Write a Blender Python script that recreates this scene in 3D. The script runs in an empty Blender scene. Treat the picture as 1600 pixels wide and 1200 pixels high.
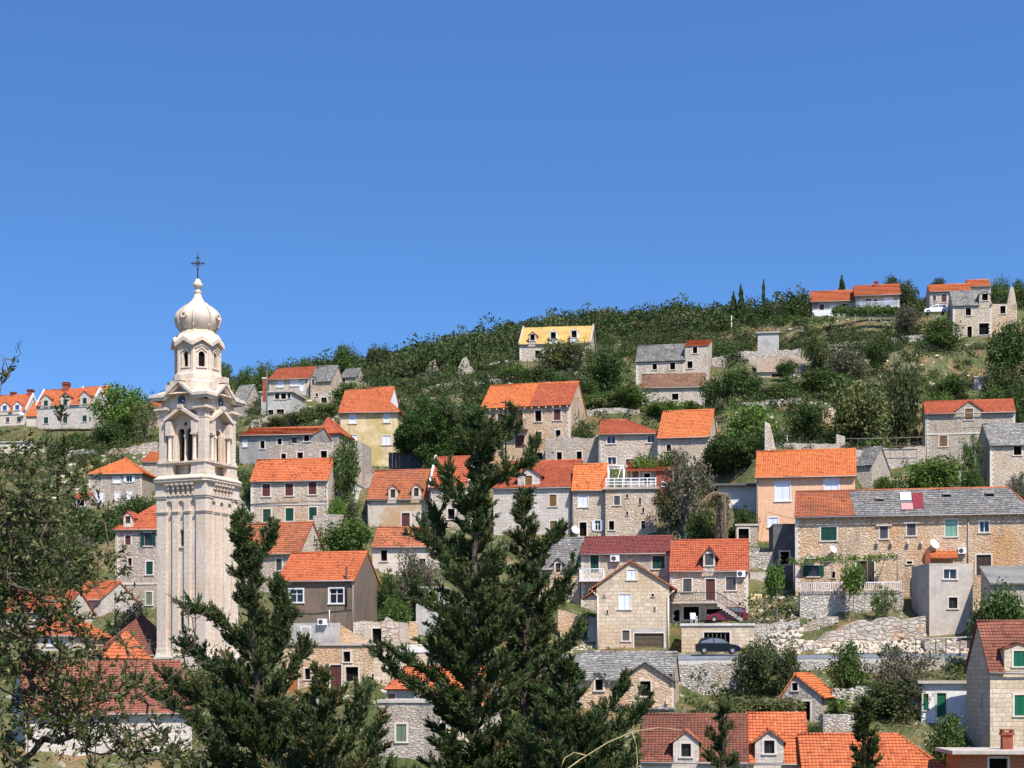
import bpy, math, random
import numpy as np
from mathutils import Vector, Matrix
from mathutils.geometry import tessellate_polygon

scene = bpy.context.scene
COL = scene.collection
F = 2600.0      # focal length in photo pixels
H = 1060.0      # row of the eye level
CX = 800.0
R = math.radians
rnd = random.Random(11)

S = 1.2         # table depths -> metres
def at(px, py, Y):
    Y = Y * S
    return Vector(((px - CX) * Y / F, Y, (H - py) * Y / F))

# ------------------------------------------------------------------ materials
MATS = {}

class NT:
    """tiny node-tree helper"""
    def __init__(self, name):
        self.m = bpy.data.materials.new(name)
        self.m.use_nodes = True
        self.t = self.m.node_tree
        self.t.nodes.clear()
        self.out = self.t.nodes.new('ShaderNodeOutputMaterial')
    def n(self, typ, props=None, **ins):
        nd = self.t.nodes.new('ShaderNode' + typ)
        for k, v in (props or {}).items():
            setattr(nd, k, v)
        for k, v in ins.items():
            key = int(k[1:]) if k[0] == 'i' and k[1:].isdigit() else k.replace('_', ' ')
            self.set(nd.inputs[key], v)
        return nd
    def set(self, sock, v):
        if isinstance(v, bpy.types.NodeSocket):
            self.t.links.new(v, sock)
        elif isinstance(v, bpy.types.Node):
            self.t.links.new(v.outputs[0], sock)
        else:
            if isinstance(v, tuple) and len(v) == 3 and sock.type == 'RGBA':
                v = v + (1,)
            sock.default_value = v
    def math(self, op, a, b=0.0, c=0.0):
        return self.n('Math', {'operation': op}, i0=a, i1=b, i2=c).outputs[0]
    def vmath(self, op, a, b=(0, 0, 0)):
        nd = self.n('VectorMath', {'operation': op}, i0=a)
        if op == 'SCALE':
            self.set(nd.inputs['Scale'], b)
        else:
            self.set(nd.inputs[1], b)
        return nd.outputs[0]
    def mix(self, fac, a, b, blend='MIX'):
        nd = self.n('Mix', {'data_type': 'RGBA', 'blend_type': blend})
        self.set(nd.inputs[0], fac); self.set(nd.inputs[6], a); self.set(nd.inputs[7], b)
        return nd.outputs[2]
    def ramp(self, fac, stops):
        nd = self.n('ValToRGB', Fac=fac)
        cr = nd.color_ramp
        while len(cr.elements) < len(stops):
            cr.elements.new(0.5)
        for e, (p, c) in zip(cr.elements, stops):
            e.position = p
            e.color = (c, c, c, 1) if isinstance(c, (int, float)) else tuple(c) + (1,)
        return nd.outputs[0]
    def noise(self, vec, scale, detail=4, rough=.55):
        return self.n('TexNoise', None, Vector=vec, Scale=scale, Detail=detail, Roughness=rough).outputs[0]
    def finish(self, color, rough=.85, height=None, bump=.4, dist=.03, metal=0, spec=.3, emit=None):
        b = self.n('BsdfPrincipled', None, Base_Color=color, Roughness=rough, Metallic=metal)
        b.inputs['Specular IOR Level'].default_value = spec
        if height is not None:
            bp = self.n('Bump', None, Height=height, Strength=bump, Distance=dist)
            self.set(b.inputs['Normal'], bp.outputs[0])
        self.t.links.new(b.outputs[0], self.out.inputs[0])
        MATS[self.m.name] = self.m
        return self.m
    def uv(self, jitter=True):
        u = self.n('TexCoord').outputs['UV']
        if not jitter:
            return u
        r = self.n('ObjectInfo').outputs['Random']
        off = self.n('CombineXYZ', None, X=self.math('MULTIPLY', r, 91.7), Y=self.math('MULTIPLY', r, 53.3))
        return self.vmath('ADD', u, off.outputs[0])

def mul(c, k):
    return tuple(min(1, x * k) for x in c)

def mk_stone(name, ca, cb, mortar, size=.36, stain=(.50, .24, .09), stain_amt=.35, joint=.06, ashlar=False, grime=.35, bump=.7):
    k = NT(name)
    uv = k.uv()
    dn = k.n('TexNoise', None, Vector=uv, Scale=1.6, Detail=3).outputs['Color']
    warp = k.vmath('SCALE', k.vmath('SUBTRACT', dn, (.5, .5, .5)), .22 if not ashlar else .05)
    v = k.vmath('ADD', uv, warp)
    if ashlar:
        br = k.n('TexBrick', {'offset': .5, 'squash': .7, 'squash_frequency': 3}, Vector=v, Scale=1.0)
        br.inputs['Brick Width'].default_value = size * 1.9
        br.inputs['Row Height'].default_value = size
        br.inputs['Mortar Size'].default_value = joint * size
        br.inputs['Mortar Smooth'].default_value = .3
        br.inputs['Color1'].default_value = (0, 0, 0, 1); br.inputs['Color2'].default_value = (1, 1, 1, 1)
        br.inputs['Mortar'].default_value = (.5, .5, .5, 1)
        cell = br.outputs['Color']; edge = k.math('SUBTRACT', 1.0, br.outputs['Fac'])
        mfac = br.outputs['Fac']
        cellv = k.n('SeparateColor', None, Color=cell).outputs[0]
    else:
        vs = k.vmath('MULTIPLY', v, (.78 / size, 1.45 / size, 1.0))
        vo = k.n('TexVoronoi', {'feature': 'F1'}, Vector=vs, Scale=1.0, Randomness=.85)
        ve = k.n('TexVoronoi', {'feature': 'DISTANCE_TO_EDGE'}, Vector=vs, Scale=1.0, Randomness=.85)
        cellv = k.n('SeparateColor', None, Color=vo.outputs['Color']).outputs[0]
        edge = k.ramp(ve.outputs['Distance'], [(0.0, 0.0), (joint * 2.6, 1.0)])
        vs2 = k.vmath('MULTIPLY', v, (1.7 / size, 2.6 / size, 1.0))
        vo2 = k.n('TexVoronoi', {'feature': 'F1'}, Vector=vs2, Scale=1.0, Randomness=1.0)
        cellv = k.math('ADD', k.math('MULTIPLY', cellv, .62), k.math('MULTIPLY', k.n('SeparateColor', None, Color=vo2.outputs['Color']).outputs[0], .38))
        mfac = k.math('MULTIPLY', k.math('SUBTRACT', 1.0, edge), k.ramp(k.noise(uv, 2.6, 3, .6), [(.30, .15), (.62, 1.0)]))
    base = k.mix(cellv, ca, cb)
    big = k.noise(uv, .22, 3, .6)
    fine = k.noise(uv, 5.0, 5, .7)
    st = k.ramp(big, [(.48, 0.0), (.66, 1.0)])
    stm = k.math('MULTIPLY', k.math('MULTIPLY', st, stain_amt), k.math('ADD', cellv, .35))
    base = k.mix(stm, base, stain)
    base = k.mix(k.math('MULTIPLY', mfac, .80), base, mortar)
    base = k.mix(k.ramp(fine, [(.35, .5), (.7, 0.0)]), base, mul(ca, .35))
    g2 = k.noise(k.vmath('MULTIPLY', uv, (1.3, .35, 1)), .8, 4, .65)
    base = k.mix(k.math('MULTIPLY', k.ramp(g2, [(.52, 0.0), (.72, 1.0)]), grime), base, (.13, .12, .11))
    hgt = k.math('ADD', k.math('MULTIPLY', edge, .8), k.math('MULTIPLY', k.math('ADD', fine, cellv), .45))
    return k.finish(base, .9, hgt, bump, .06, spec=.15)

def mk_plaster(name, col, col2, amt=.6, stain=None, grime=.4, thr=.52):
    k = NT(name)
    uv = k.uv()
    n1 = k.noise(uv, .35, 5, .65); n2 = k.noise(uv, 3.0, 5, .7)
    n3 = k.noise(k.vmath('MULTIPLY', uv, (1.6, .22, 1)), 1.0, 4, .7)
    base = k.mix(k.math('MULTIPLY', k.ramp(n1, [(thr - .06, 0.0), (thr + .08, 1.0)]), amt), col, col2)
    base = k.mix(k.math('MULTIPLY', k.ramp(n2, [(.4, 1.0), (.62, 0.0)]), .35), base, mul(col, .55))
    base = k.mix(k.math('MULTIPLY', k.ramp(n3, [(.5, 0.0), (.75, 1.0)]), grime), base, mul(col, .3))
    return k.finish(base, .92, n2, .25, .02, spec=.12)

def mk_tile(name, ca, cb, cc, pu=.24, pv=.30, patch=.5, patchcol=(.10, .055, .04), bump=1.0, thr=.6):
    k = NT(name)
    uv = k.uv(False)
    rn = k.n('ObjectInfo').outputs['Random']
    sx = k.n('SeparateXYZ', None, Vector=uv)
    u, v = sx.outputs[0], sx.outputs[1]
    iu = k.math('FLOOR', k.math('DIVIDE', u, pu)); iv = k.math('FLOOR', k.math('DIVIDE', v, pv))
    cell = k.n('CombineXYZ', None, X=iu, Y=iv, Z=k.math('MULTIPLY', rn, 77.0))
    wn = k.n('TexWhiteNoise', {'noise_dimensions': '3D'}, Vector=cell.outputs[0]).outputs['Value']
    base = k.ramp(wn, [(0.0, mul(cb, .5)), (.13, cb), (.4, ca), (.78, ca), (1.0, cc)])
    uvj = k.uv()
    n1 = k.noise(uvj, .28, 5, .65)
    n2 = k.noise(uvj, 4.0, 4, .7)
    pm = k.math('MULTIPLY', k.ramp(k.math('ADD', k.math('MULTIPLY', n1, .75), k.math('MULTIPLY', wn, .25)), [(thr - .06, 0.0), (thr + .10, 1.0)]), patch)
    base = k.mix(pm, base, patchcol)
    base = k.mix(k.math('MULTIPLY', k.ramp(n2, [(.42, 1.0), (.6, 0.0)]), .3), base, mul(ca, .4))
    n3 = k.noise(uvj, 1.4, 5, .75)
    base = k.mix(k.math('MULTIPLY', k.ramp(n3, [(.50, 0.0), (.66, 1.0)]), patch * .75), base, mul(patchcol, 1.25))
    base = k.mix(k.math('MULTIPLY', k.ramp(n1, [(.30, 1.0), (.46, 0.0)]), .35), base, mul(cc, .95))
    base = k.mix(k.math('MULTIPLY', rn, .34), base, (ca[0] * .62, ca[1] * .68, ca[2] * .85))
    base = k.mix(.07, base, (.26, .21, .17))
    fu = k.math('ABSOLUTE', k.math('SINE', k.math('MULTIPLY', u, math.pi / pu)))
    fv = k.math('FRACT', k.math('DIVIDE', v, pv))
    # dark joint under each course and between barrels
    jv = k.ramp(fv, [(0.0, 1.0), (.16, 0.0)])
    ju = k.ramp(fu, [(0.08, 1.0), (.42, 0.0)])
    hgt = k.math('SUBTRACT', k.math('MULTIPLY', fu, .6), k.math('MULTIPLY', fv, .5))
    base = k.mix(k.math('MULTIPLY', k.math('MAXIMUM', jv, ju), .38), base, mul(cb, .35))
    return k.finish(base, .85, hgt, bump, .06, spec=.12)

def mk_slab(name, ca=(.34, .32, .30), cb=(.16, .155, .15), rust=(.30, .20, .12)):
    k = NT(name)
    uv = k.uv()
    dn = k.n('TexNoise', None, Vector=uv, Scale=1.8, Detail=3).outputs['Color']
    v = k.vmath('ADD', uv, k.vmath('SCALE', k.vmath('SUBTRACT', dn, (.5, .5, .5)), .3))
    vs = k.vmath('MULTIPLY', v, (2.1, 3.6, 1))
    vo = k.n('TexVoronoi', {'feature': 'F1'}, Vector=vs, Scale=1.0)
    ve = k.n('TexVoronoi', {'feature': 'DISTANCE_TO_EDGE'}, Vector=vs, Scale=1.0)
    cellv = k.n('SeparateColor', None, Color=vo.outputs['Color']).outputs[1]
    edge = k.ramp(ve.outputs['Distance'], [(0, 0.0), (.16, 1.0)])
    fine = k.noise(uv, 5.5, 5, .75)
    big = k.noise(uv, .45, 4, .6)
    base = k.mix(cellv, cb, ca)
    base = k.mix(k.math('MULTIPLY', k.ramp(big, [(.5, 0.0), (.75, 1.0)]), .5), base, rust)
    base = k.mix(k.ramp(fine, [(.55, 0.0), (.72, .8)]), base, (.55, .53, .50))
    base = k.mix(k.ramp(fine, [(.30, .8), (.46, 0.0)]), base, (.07, .068, .065))
    base = k.mix(k.math('MULTIPLY', k.math('SUBTRACT', 1.0, edge), .7), base, (.06, .058, .055))
    hgt = k.math('ADD', k.math('MULTIPLY', edge, .5), k.math('ADD', cellv, k.math('MULTIPLY', fine, .6)))
    return k.finish(base, .9, hgt, .9, .07, spec=.15)

def mk_paint(name, col, rough=.55, lines=0.0, var=.25, spec=.3, metal=0):
    k = NT(name)
    uv = k.uv()
    n = k.noise(uv, 2.2, 4, .7)
    base = k.mix(k.math('MULTIPLY', k.ramp(n, [(.4, 1.0), (.65, 0.0)]), var), col, mul(col, .5))
    h = n
    if lines:
        s = k.n('SeparateXYZ', None, Vector=k.uv(False))
        f = k.math('FRACT', k.math('DIVIDE', s.outputs[1], lines))
        h = f
        base = k.mix(k.math('MULTIPLY', k.ramp(f, [(0, 1.0), (.25, 0.0)]), .5), base, mul(col, .3))
    return k.finish(base, rough, h, .35, .02, metal=metal, spec=spec)

def mk_leaf(name, ca, cb, cc=None, trans=.22, rough=.65, hue_obj=.25):
    k = NT(name)
    geo = k.n('NewGeometry')
    ri = geo.outputs['Random Per Island']
    ro = k.n('ObjectInfo').outputs['Random']
    pos = k.n('TexCoord').outputs['Object']
    n = k.noise(pos, 1.3, 3, .6)
    base = k.ramp(ri, [(0, ca), (.7, cb), (1.0, cc or cb)])
    base = k.mix(k.math('MULTIPLY', k.ramp(n, [(.42, 0.0), (.62, 1.0)]), .45), base, mul(cb, 1.35))
    base = k.mix(k.math('MULTIPLY', ro, hue_obj), base, mul(ca, .55))
    at_ = k.n('Attribute', {'attribute_name': 'tint', 'attribute_type': 'GEOMETRY'})
    base = k.mix(k.math('MULTIPLY', at_.outputs['Fac'], .75), base, k.mix(at_.outputs['Fac'], mul(ca, .8), (.115, .10, .055)))
    d = k.n('BsdfPrincipled', None, Base_Color=base, Roughness=rough)
    d.inputs['Specular IOR Level'].default_value = .25
    t = k.n('BsdfTranslucent', None, Color=k.mix(.5, base, (.16, .20, .03)))
    mx = k.n('MixShader', None, i0=trans, i1=d.outputs[0], i2=t.outputs[0])
    k.t.links.new(mx.outputs[0], k.out.inputs[0])
    MATS[name] = k.m
    return k.m

def mk_bark(name, ca, cb):
    k = NT(name)
    p = k.n('TexCoord').outputs['Object']
    n = k.noise(k.vmath('MULTIPLY', p, (6, 6, 1.4)), 1.5, 5, .7)
    return k.finish(k.mix(k.ramp(n, [(.35, 0.0), (.65, 1.0)]), ca, cb), .95, n, .8, .04, spec=.1)

def build_materials():
    mk_stone('stone_warm', (.60, .47, .34), (.82, .71, .58), (.42, .34, .26), .30, (.66, .36, .15), .75, grime=.5)
    mk_stone('stone_ochre', (.64, .42, .25), (.84, .67, .49), (.46, .32, .21), .30, (.70, .34, .12), .95, grime=.5)
    mk_stone('stone_pale', (.60, .50, .39), (.84, .73, .60), (.43, .355, .28), .30, (.58, .36, .18), .55, grime=.5)
    mk_stone('stone_grey', (.45, .38, .31), (.72, .62, .51), (.34, .28, .22), .30, (.52, .36, .21), .45, grime=.5)
    mk_stone('stone_dry', (.52, .47, .40), (.83, .76, .67), (.07, .06, .05), .27, (.52, .30, .14), .45, joint=.075, bump=1.0)
    mk_stone('stone_rock', (.48, .41, .34), (.76, .67, .57), (.09, .075, .06), .52, (.60, .27, .09), .9, joint=.05, bump=1.0)
    mk_stone('ashlar_pale', (.60, .52, .44), (.76, .69, .61), (.42, .36, .30), .36, (.55, .40, .27), .3, .045, True, .2, .4)
    mk_stone('ashlar_warm', (.62, .48, .33), (.82, .68, .51), (.40, .31, .22), .34, (.60, .34, .15), .5, .06, True, .25, .5)
    mk_stone('tower_stone', (.75, .61, .485), (.83, .705, .58), (.56, .45, .35), .42, (.66, .44, .25), .6, .035, True, .3, .2)
    mk_plaster('plaster_grey', (.36, .335, .31), (.22, .20, .19), .8)
    mk_plaster('plaster_lightgrey', (.52, .49, .45), (.36, .33, .30), .7)
    mk_plaster('plaster_cream', (.70, .60, .48), (.55, .44, .32), .6)
    mk_plaster('plaster_yellow', (.76, .60, .36), (.50, .36, .12), .85, thr=.47)
    mk_plaster('plaster_salmon', (.82, .50, .31), (.74, .42, .25), .5, grime=.2)
    mk_plaster('plaster_brown', (.185, .145, .112), (.26, .17, .115), .6, grime=.5)
    mk_plaster('plaster_white', (.78, .77, .76), (.62, .60, .58), .5, grime=.2)
    mk_plaster('plaster_worn', (.60, .52, .43), (.48, .27, .10), .8, thr=.5)
    mk_plaster('concrete', (.53, .465, .40), (.40, .355, .305), .8)
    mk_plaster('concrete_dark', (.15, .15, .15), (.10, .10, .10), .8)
    mk_plaster('yellow_board', (.66, .46, .17), (.56, .36, .12), .7, grime=.35)
    mk_plaster('mortar_white', (.68, .63, .57), (.42, .38, .33), .8)
    mk_plaster('surround', (.70, .62, .53), (.55, .46, .37), .5, grime=.2)
    mk_tile('tile_orange', (.68, .17, .058), (.54, .12, .045), (.80, .27, .11), patch=.55, patchcol=(.36, .12, .055))
    mk_tile('tile_bright', (.74, .20, .058), (.64, .155, .045), (.84, .29, .10), patch=.3, patchcol=(.5, .19, .07))
    mk_tile('tile_red', (.56, .125, .052), (.43, .09, .042), (.68, .20, .085), patch=.45, patchcol=(.22, .08, .05))
    mk_tile('tile_worn', (.60, .17, .065), (.40, .115, .055), (.74, .31, .15), patch=.75, patchcol=(.12, .075, .05), thr=.55)
    mk_tile('tile_brown', (.27, .085, .05), (.17, .055, .037), (.40, .17, .10), patch=.7, patchcol=(.085, .05, .035), thr=.55)
    mk_tile('tile_maroon', (.28, .068, .055), (.22, .052, .045), (.34, .10, .08), pu=.30, pv=.32, patch=.3, patchcol=(.16, .06, .05))
    mk_tile('tile_beige', (.48, .37, .26), (.42, .32, .22), (.54, .43, .31), pu=.2, pv=.5, patch=.3, patchcol=(.36, .26, .17))
    mk_tile('tile_nave', (.40, .125, .075), (.27, .085, .055), (.56, .24, .15), pu=.30, pv=.36, patch=.6, patchcol=(.13, .075, .055), thr=.55)
    mk_tile('tile_lichen', (.34, .165, .095), (.22, .11, .07), (.50, .32, .21), patch=.6, patchcol=(.16, .12, .08), thr=.5)
    mk_slab('slab_grey')
    mk_slab('slab_light', (.42, .40, .37), (.24, .23, .21), (.32, .24, .16))
    mk_paint('white_paint', (.80, .80, .82), lines=.0, var=.1)
    mk_paint('white_shutter', (.76, .78, .84), lines=.09, var=.12)
    mk_paint('green_shutter', (.006, .052, .034), lines=.09)
    mk_paint('green_bright', (.006, .12, .06), lines=.11)
    mk_paint('teal_shutter', (.20, .38, .28), lines=.09)
    mk_paint('maroon_shutter', (.115, .033, .030), lines=.09)
    mk_paint('brown_shutter', (.19, .095, .035), lines=.08)
    mk_paint('grey_shutter', (.075, .075, .08), lines=.08)
    mk_paint('blue_shutter', (.05, .09, .32), lines=.08)
    mk_paint('olive_shutter', (.16, .20, .13), lines=.08)
    mk_paint('dark_wood', (.055, .036, .027), lines=.0, rough=.8)
    mk_paint('weathered_wood', (.20, .17, .14), rough=.9, var=.6)
    mk_paint('garage_brown', (.10, .075, .045), rough=.6, lines=.0)
    mk_paint('orange_wood', (.36, .14, .05), rough=.7)
    mk_paint('iron', (.035, .033, .033), rough=.6)
    mk_paint('galvanised', (.42, .43, .45), rough=.4, metal=.6, var=.3)
    mk_paint('corrugated_grey', (.36, .34, .31), rough=.7, lines=.16, var=.5)
    mk_paint('sheet_white', (.68, .70, .76), rough=.5, lines=.15)
    mk_paint('sheet_pink', (.60, .28, .26), rough=.6, lines=.15)
    mk_paint('sheet_red', (.22, .03, .035), rough=.6, lines=.15)
    mk_paint('sheet_slate', (.075, .08, .09), rough=.8, lines=.35, var=.6)
    mk_paint('red_brick', (.36, .10, .055), rough=.9, lines=.12, var=.6)
    mk_paint('hollow_brick', (.52, .17, .075), rough=.9, lines=.25, var=.4)
    mk_paint('pipe_grey', (.33, .30, .28), rough=.6)
    mk_paint('cloth_pale', (.62, .55, .66), rough=.9)
    mk_paint('cream_panel', (.72, .60, .30), rough=.7)
    mk_paint('fan_dark', (.06, .06, .065), rough=.6)
    mk_paint('car_black', (.007, .008, .011), rough=.3, var=.0, spec=.35)
    mk_paint('car_white', (.80, .80, .80), rough=.25, var=.0, spec=.5)
    mk_paint('car_red', (.16, .010, .014), rough=.25, var=.0, spec=.5)
    mk_paint('car_glass', (.11, .13, .16), rough=.15, var=0, spec=.5)  # lighter blue-grey base paints in the reflection on the car windows
    mk_paint('tyre', (.015, .015, .015), rough=.9)
    mk_paint('clock_dial', (.045, .065, .10), rough=.5, var=.2)
    mk_paint('asphalt', (.17, .165, .16), rough=.95, var=.3)
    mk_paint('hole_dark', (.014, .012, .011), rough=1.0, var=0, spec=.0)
    mk_paint('glass_dark', (.020, .022, .026), rough=.12, var=0, spec=.5)
    mk_paint('straw', (.50, .36, .19), rough=.8)
    mk_paint('dead_frond', (.40, .30, .17), rough=.9, var=.5)
    mk_leaf('leaf_dark', (.026, .054, .013), (.062, .106, .024), (.10, .14, .04))
    mk_leaf('leaf_mid', (.038, .072, .014), (.085, .140, .028), (.13, .18, .05))
    mk_leaf('leaf_fresh', (.055, .110, .016), (.11, .19, .03), (.16, .24, .05))
    mk_leaf('leaf_olive', (.068, .085, .024), (.14, .155, .048), (.19, .19, .08))
    mk_leaf('leaf_grey', (.070, .068, .044), (.14, .125, .085), (.20, .175, .13))
    mk_leaf('leaf_maquis', (.032, .052, .016), (.080, .100, .034), (.12, .125, .05))
    mk_leaf('leaf_pine', (.018, .048, .008), (.046, .096, .016), (.075, .13, .025), trans=.12)
    mk_leaf('leaf_conifer', (.020, .038, .012), (.046, .072, .022), (.09, .10, .035), trans=.12)
    mk_leaf('leaf_conifer_tip', (.045, .075, .018), (.082, .118, .030), (.14, .13, .05), trans=.15)  # lighter green paints sunlit tops into the needle colour, scattered at random
    mk_leaf('leaf_brown_tip', (.085, .07, .028), (.17, .115, .05), (.25, .15, .07), trans=.15)
    mk_leaf('leaf_holm', (.020, .036, .006), (.058, .078, .018), (.30, .24, .11), trans=.14, rough=.5, hue_obj=0)  # last colour paints beige sunlit highlights onto random leaves
    mk_leaf('leaf_dry', (.16, .12, .07), (.26, .19, .11), (.34, .25, .16), trans=.1)
    mk_leaf('grass_tuft', (.062, .085, .022), (.125, .14, .045), (.23, .20, .10), trans=.15)
    mk_leaf('bloom_yellow', (.42, .36, .10), (.55, .48, .2), (.6, .55, .3), trans=.1)
    k = NT('leaf_scrub')
    tn = k.n('Attribute', {'attribute_name': 'tint', 'attribute_type': 'GEOMETRY'}).outputs['Fac']
    ri = k.n('NewGeometry').outputs['Random Per Island']
    c = k.ramp(tn, [(0, (.030, .052, .014)), (.3, (.055, .082, .022)), (.55, (.085, .125, .030)), (.75, (.105, .112, .046)), (1.0, (.17, .14, .08))])
    c = k.mix(1.0, c, k.ramp(ri, [(0, .55), (.6, 1.0), (1.0, 1.5)]), 'MULTIPLY')
    d = k.n('BsdfPrincipled', None, Base_Color=c, Roughness=.7); d.inputs['Specular IOR Level'].default_value = .2
    tl = k.n('BsdfTranslucent', None, Color=c)
    mx = k.n('MixShader', None, i0=.22, i1=d.outputs[0], i2=tl.outputs[0]); k.t.links.new(mx.outputs[0], k.out.inputs[0]); MATS['leaf_scrub'] = k.m
    mk_bark('bark_brown', (.07, .05, .036), (.16, .12, .09))
    mk_bark('bark_grey', (.16, .14, .12), (.32, .28, .25))
    mk_bark('rock_pale', (.38, .31, .25), (.66, .57, .47))
    mk_bark('bark_palm', (.05, .038, .028), (.27, .20, .13))
    # terrain
    k = NT('hillside_ground')
    p = k.n('NewGeometry').outputs['Position']
    n1 = k.noise(p, .09, 5, .65); n2 = k.noise(p, .8, 6, .7); n3 = k.noise(p, .25, 4, .6)
    c = k.mix(k.ramp(n1, [(.40, 0.0), (.60, 1.0)]), (.065, .085, .026), (.145, .135, .065))
    c = k.mix(k.ramp(n3, [(.52, 0.0), (.66, .8)]), c, (.29, .17, .085))
    c = k.mix(k.ramp(n2, [(.58, 0.0), (.68, .85)]), c, (.44, .41, .36))
    c = k.mix(k.ramp(n2, [(.30, .8), (.45, 0.0)]), c, (.045, .055, .022))
    n4 = k.noise(p, 4.5, 4, .75)
    c = k.mix(k.ramp(n4, [(.36, .75), (.5, 0.0)]), c, (.05, .06, .022))
    c = k.mix(k.ramp(n4, [(.60, 0.0), (.72, .7)]), c, (.36, .32, .25))
    k.finish(c, .95, k.math('ADD', n2, k.math('MULTIPLY', n4, .5)), .9, .25, spec=.1)

# ------------------------------------------------------------------ mesh builder
class MB:
    def __init__(self):
        self.v = []; self.f = []; self.uv = []; self.mi = []; self.sm = []
        self.cur = 0
    def face(self, pts, uvs=None, mi=None, smooth=False):
        i = len(self.v)
        self.v.extend([tuple(p) for p in pts])
        self.f.append(tuple(range(i, i + len(pts))))
        if uvs is None:
            uvs = autouv(pts)
        self.uv.append(uvs); self.mi.append(self.cur if mi is None else mi); self.sm.append(smooth)
    def quadpts(self, a, b, c, d, **k):
        self.face([a, b, c, d], **k)
    def box(self, x0, x1, y0, y1, z0, z1, skip=''):
        p = [Vector((x, y, z)) for z in (z0, z1) for y in (y0, y1) for x in (x0, x1)]
        fs = {'b': (0, 2, 3, 1), 't': (4, 5, 7, 6), 'f': (0, 1, 5, 4), 'k': (2, 6, 7, 3), 'l': (0, 4, 6, 2), 'r': (1, 3, 7, 5)}
        for k, q in fs.items():
            if k not in skip:
                self.face([p[i] for i in q])
    def obox(self, c, ax, ay, az):
        """oriented box: centre + half-axis vectors"""
        c, ax, ay, az = map(Vector, (c, ax, ay, az))
        p = [c + ax * sx + ay * sy + az * sz for sz in (-1, 1) for sy in (-1, 1) for sx in (-1, 1)]
        for q in ((0, 2, 3, 1), (4, 5, 7, 6), (0, 1, 5, 4), (2, 6, 7, 3), (0, 4, 6, 2), (1, 3, 7, 5)):
            self.face([p[i] for i in q])
    def bar(self, a, b, r, r2=None, n=6, cap=True, smooth=True):
        a, b = Vector(a), Vector(b)
        d = b - a
        if d.length < 1e-6:
            return
        d.normalize()
        t = d.orthogonal().normalized(); s = d.cross(t)
        r2 = r if r2 is None else r2
        ra = [a + (t * math.cos(2 * math.pi * i / n) + s * math.sin(2 * math.pi * i / n)) * r for i in range(n)]
        rb = [b + (t * math.cos(2 * math.pi * i / n) + s * math.sin(2 * math.pi * i / n)) * r2 for i in range(n)]
        for i in range(n):
            j = (i + 1) % n
            self.face([ra[i], ra[j], rb[j], rb[i]], smooth=smooth)
        if cap:
            self.face(rb); self.face(ra[::-1])
    def tube(self, pts, rad, n=6):
        """rad: float or list"""
        for i in range(len(pts) - 1):
            r0 = rad[i] if isinstance(rad, (list, tuple)) else rad
            r1 = rad[i + 1] if isinstance(rad, (list, tuple)) else rad
            self.bar(pts[i], pts[i + 1], r0, r1, n, cap=(i in (0, len(pts) - 2)))
    def lathe(self, prof, n=16, c=(0, 0), lobes=None, smooth=True, a0=0.0):
        """prof: list of (r, z)"""
        rings = []
        for r, z in prof:
            ring = []
            for i in range(n):
                t = a0 + 2 * math.pi * i / n
                rr = r * (lobes(t, z) if lobes else 1)
                ring.append(Vector((c[0] + rr * math.cos(t), c[1] + rr * math.sin(t), z)))
            rings.append(ring)
        for k in range(len(rings) - 1):
            for i in range(n):
                j = (i + 1) % n
                self.face([rings[k][i], rings[k][j], rings[k + 1][j], rings[k + 1][i]], smooth=smooth)
        self.face(rings[-1]); self.face(rings[0][::-1])
    def poly(self, outline, holes=(), flip=False, to3=None):
        """filled polygon with holes; outline/holes are 2D lists, to3 maps (a,b)->3D"""
        loops = [[Vector((a, b, 0)) for a, b in outline]] + [[Vector((a, b, 0)) for a, b in h] for h in holes]
        flat = [p for l in loops for p in l]
        for t in tessellate_polygon(loops):
            pts = [flat[i] for i in t]
            ar = (pts[1] - pts[0]).cross(pts[2] - pts[0]).z
            if abs(ar) < 1e-9:
                continue
            if (ar < 0) != flip:
                pts = pts[::-1]
            self.face([to3(p.x, p.y) for p in pts])
    def build(self, name, mats, parent=None, smooth_all=False):
        if not self.f:
            return None
        me = bpy.data.meshes.new(name)
        me.from_pydata(self.v, [], self.f)
        uvl = me.uv_layers.new(name='UVMap')
        fl = [c for u in self.uv for p in u for c in p[:2]]
        uvl.data.foreach_set('uv', fl)
        if isinstance(mats, str):
            mats = [mats]
        for m in mats:
            me.materials.append(MATS[m])
        me.polygons.foreach_set('material_index', [min(i, len(mats) - 1) for i in self.mi])
        if any(self.sm) or smooth_all:
            # weld for smooth shading
            me.polygons.foreach_set('use_smooth', [bool(s) or smooth_all for s in self.sm])
            import bmesh
            bm = bmesh.new(); bm.from_mesh(me)
            bmesh.ops.remove_doubles(bm, verts=bm.verts, dist=1e-4)
            bm.to_mesh(me); bm.free()
        me.update()
        o = bpy.data.objects.new(name, me)
        COL.objects.link(o)
        if parent is not None:
            o.parent = parent
        return o

def autouv(pts):
    p0, p1, p2 = Vector(pts[0]), Vector(pts[1]), Vector(pts[2])
    n = (p1 - p0).cross(p2 - p0)
    if n.length < 1e-12 and len(pts) > 3:
        n = (p2 - p0).cross(Vector(pts[3]) - p0)
    if n.length < 1e-12:
        return [(0, 0)] * len(pts)
    n.normalize()
    if abs(n.z) > .985:
        return [(p[0], p[1]) for p in pts]
    t = Vector((-n.y, n.x, 0)).normalized()
    s = n.cross(t)
    return [(Vector(p).dot(t), Vector(p).dot(s)) for p in pts]

def thing(name, label, cat, loc=(0, 0, 0), rz=0.0, group=None):
    o = bpy.data.objects.new(name, None)
    o.empty_display_size = .3
    COL.objects.link(o)
    o.location = loc; o.rotation_euler = (0, 0, rz)
    tag(o, label, cat, group)
    return o

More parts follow.
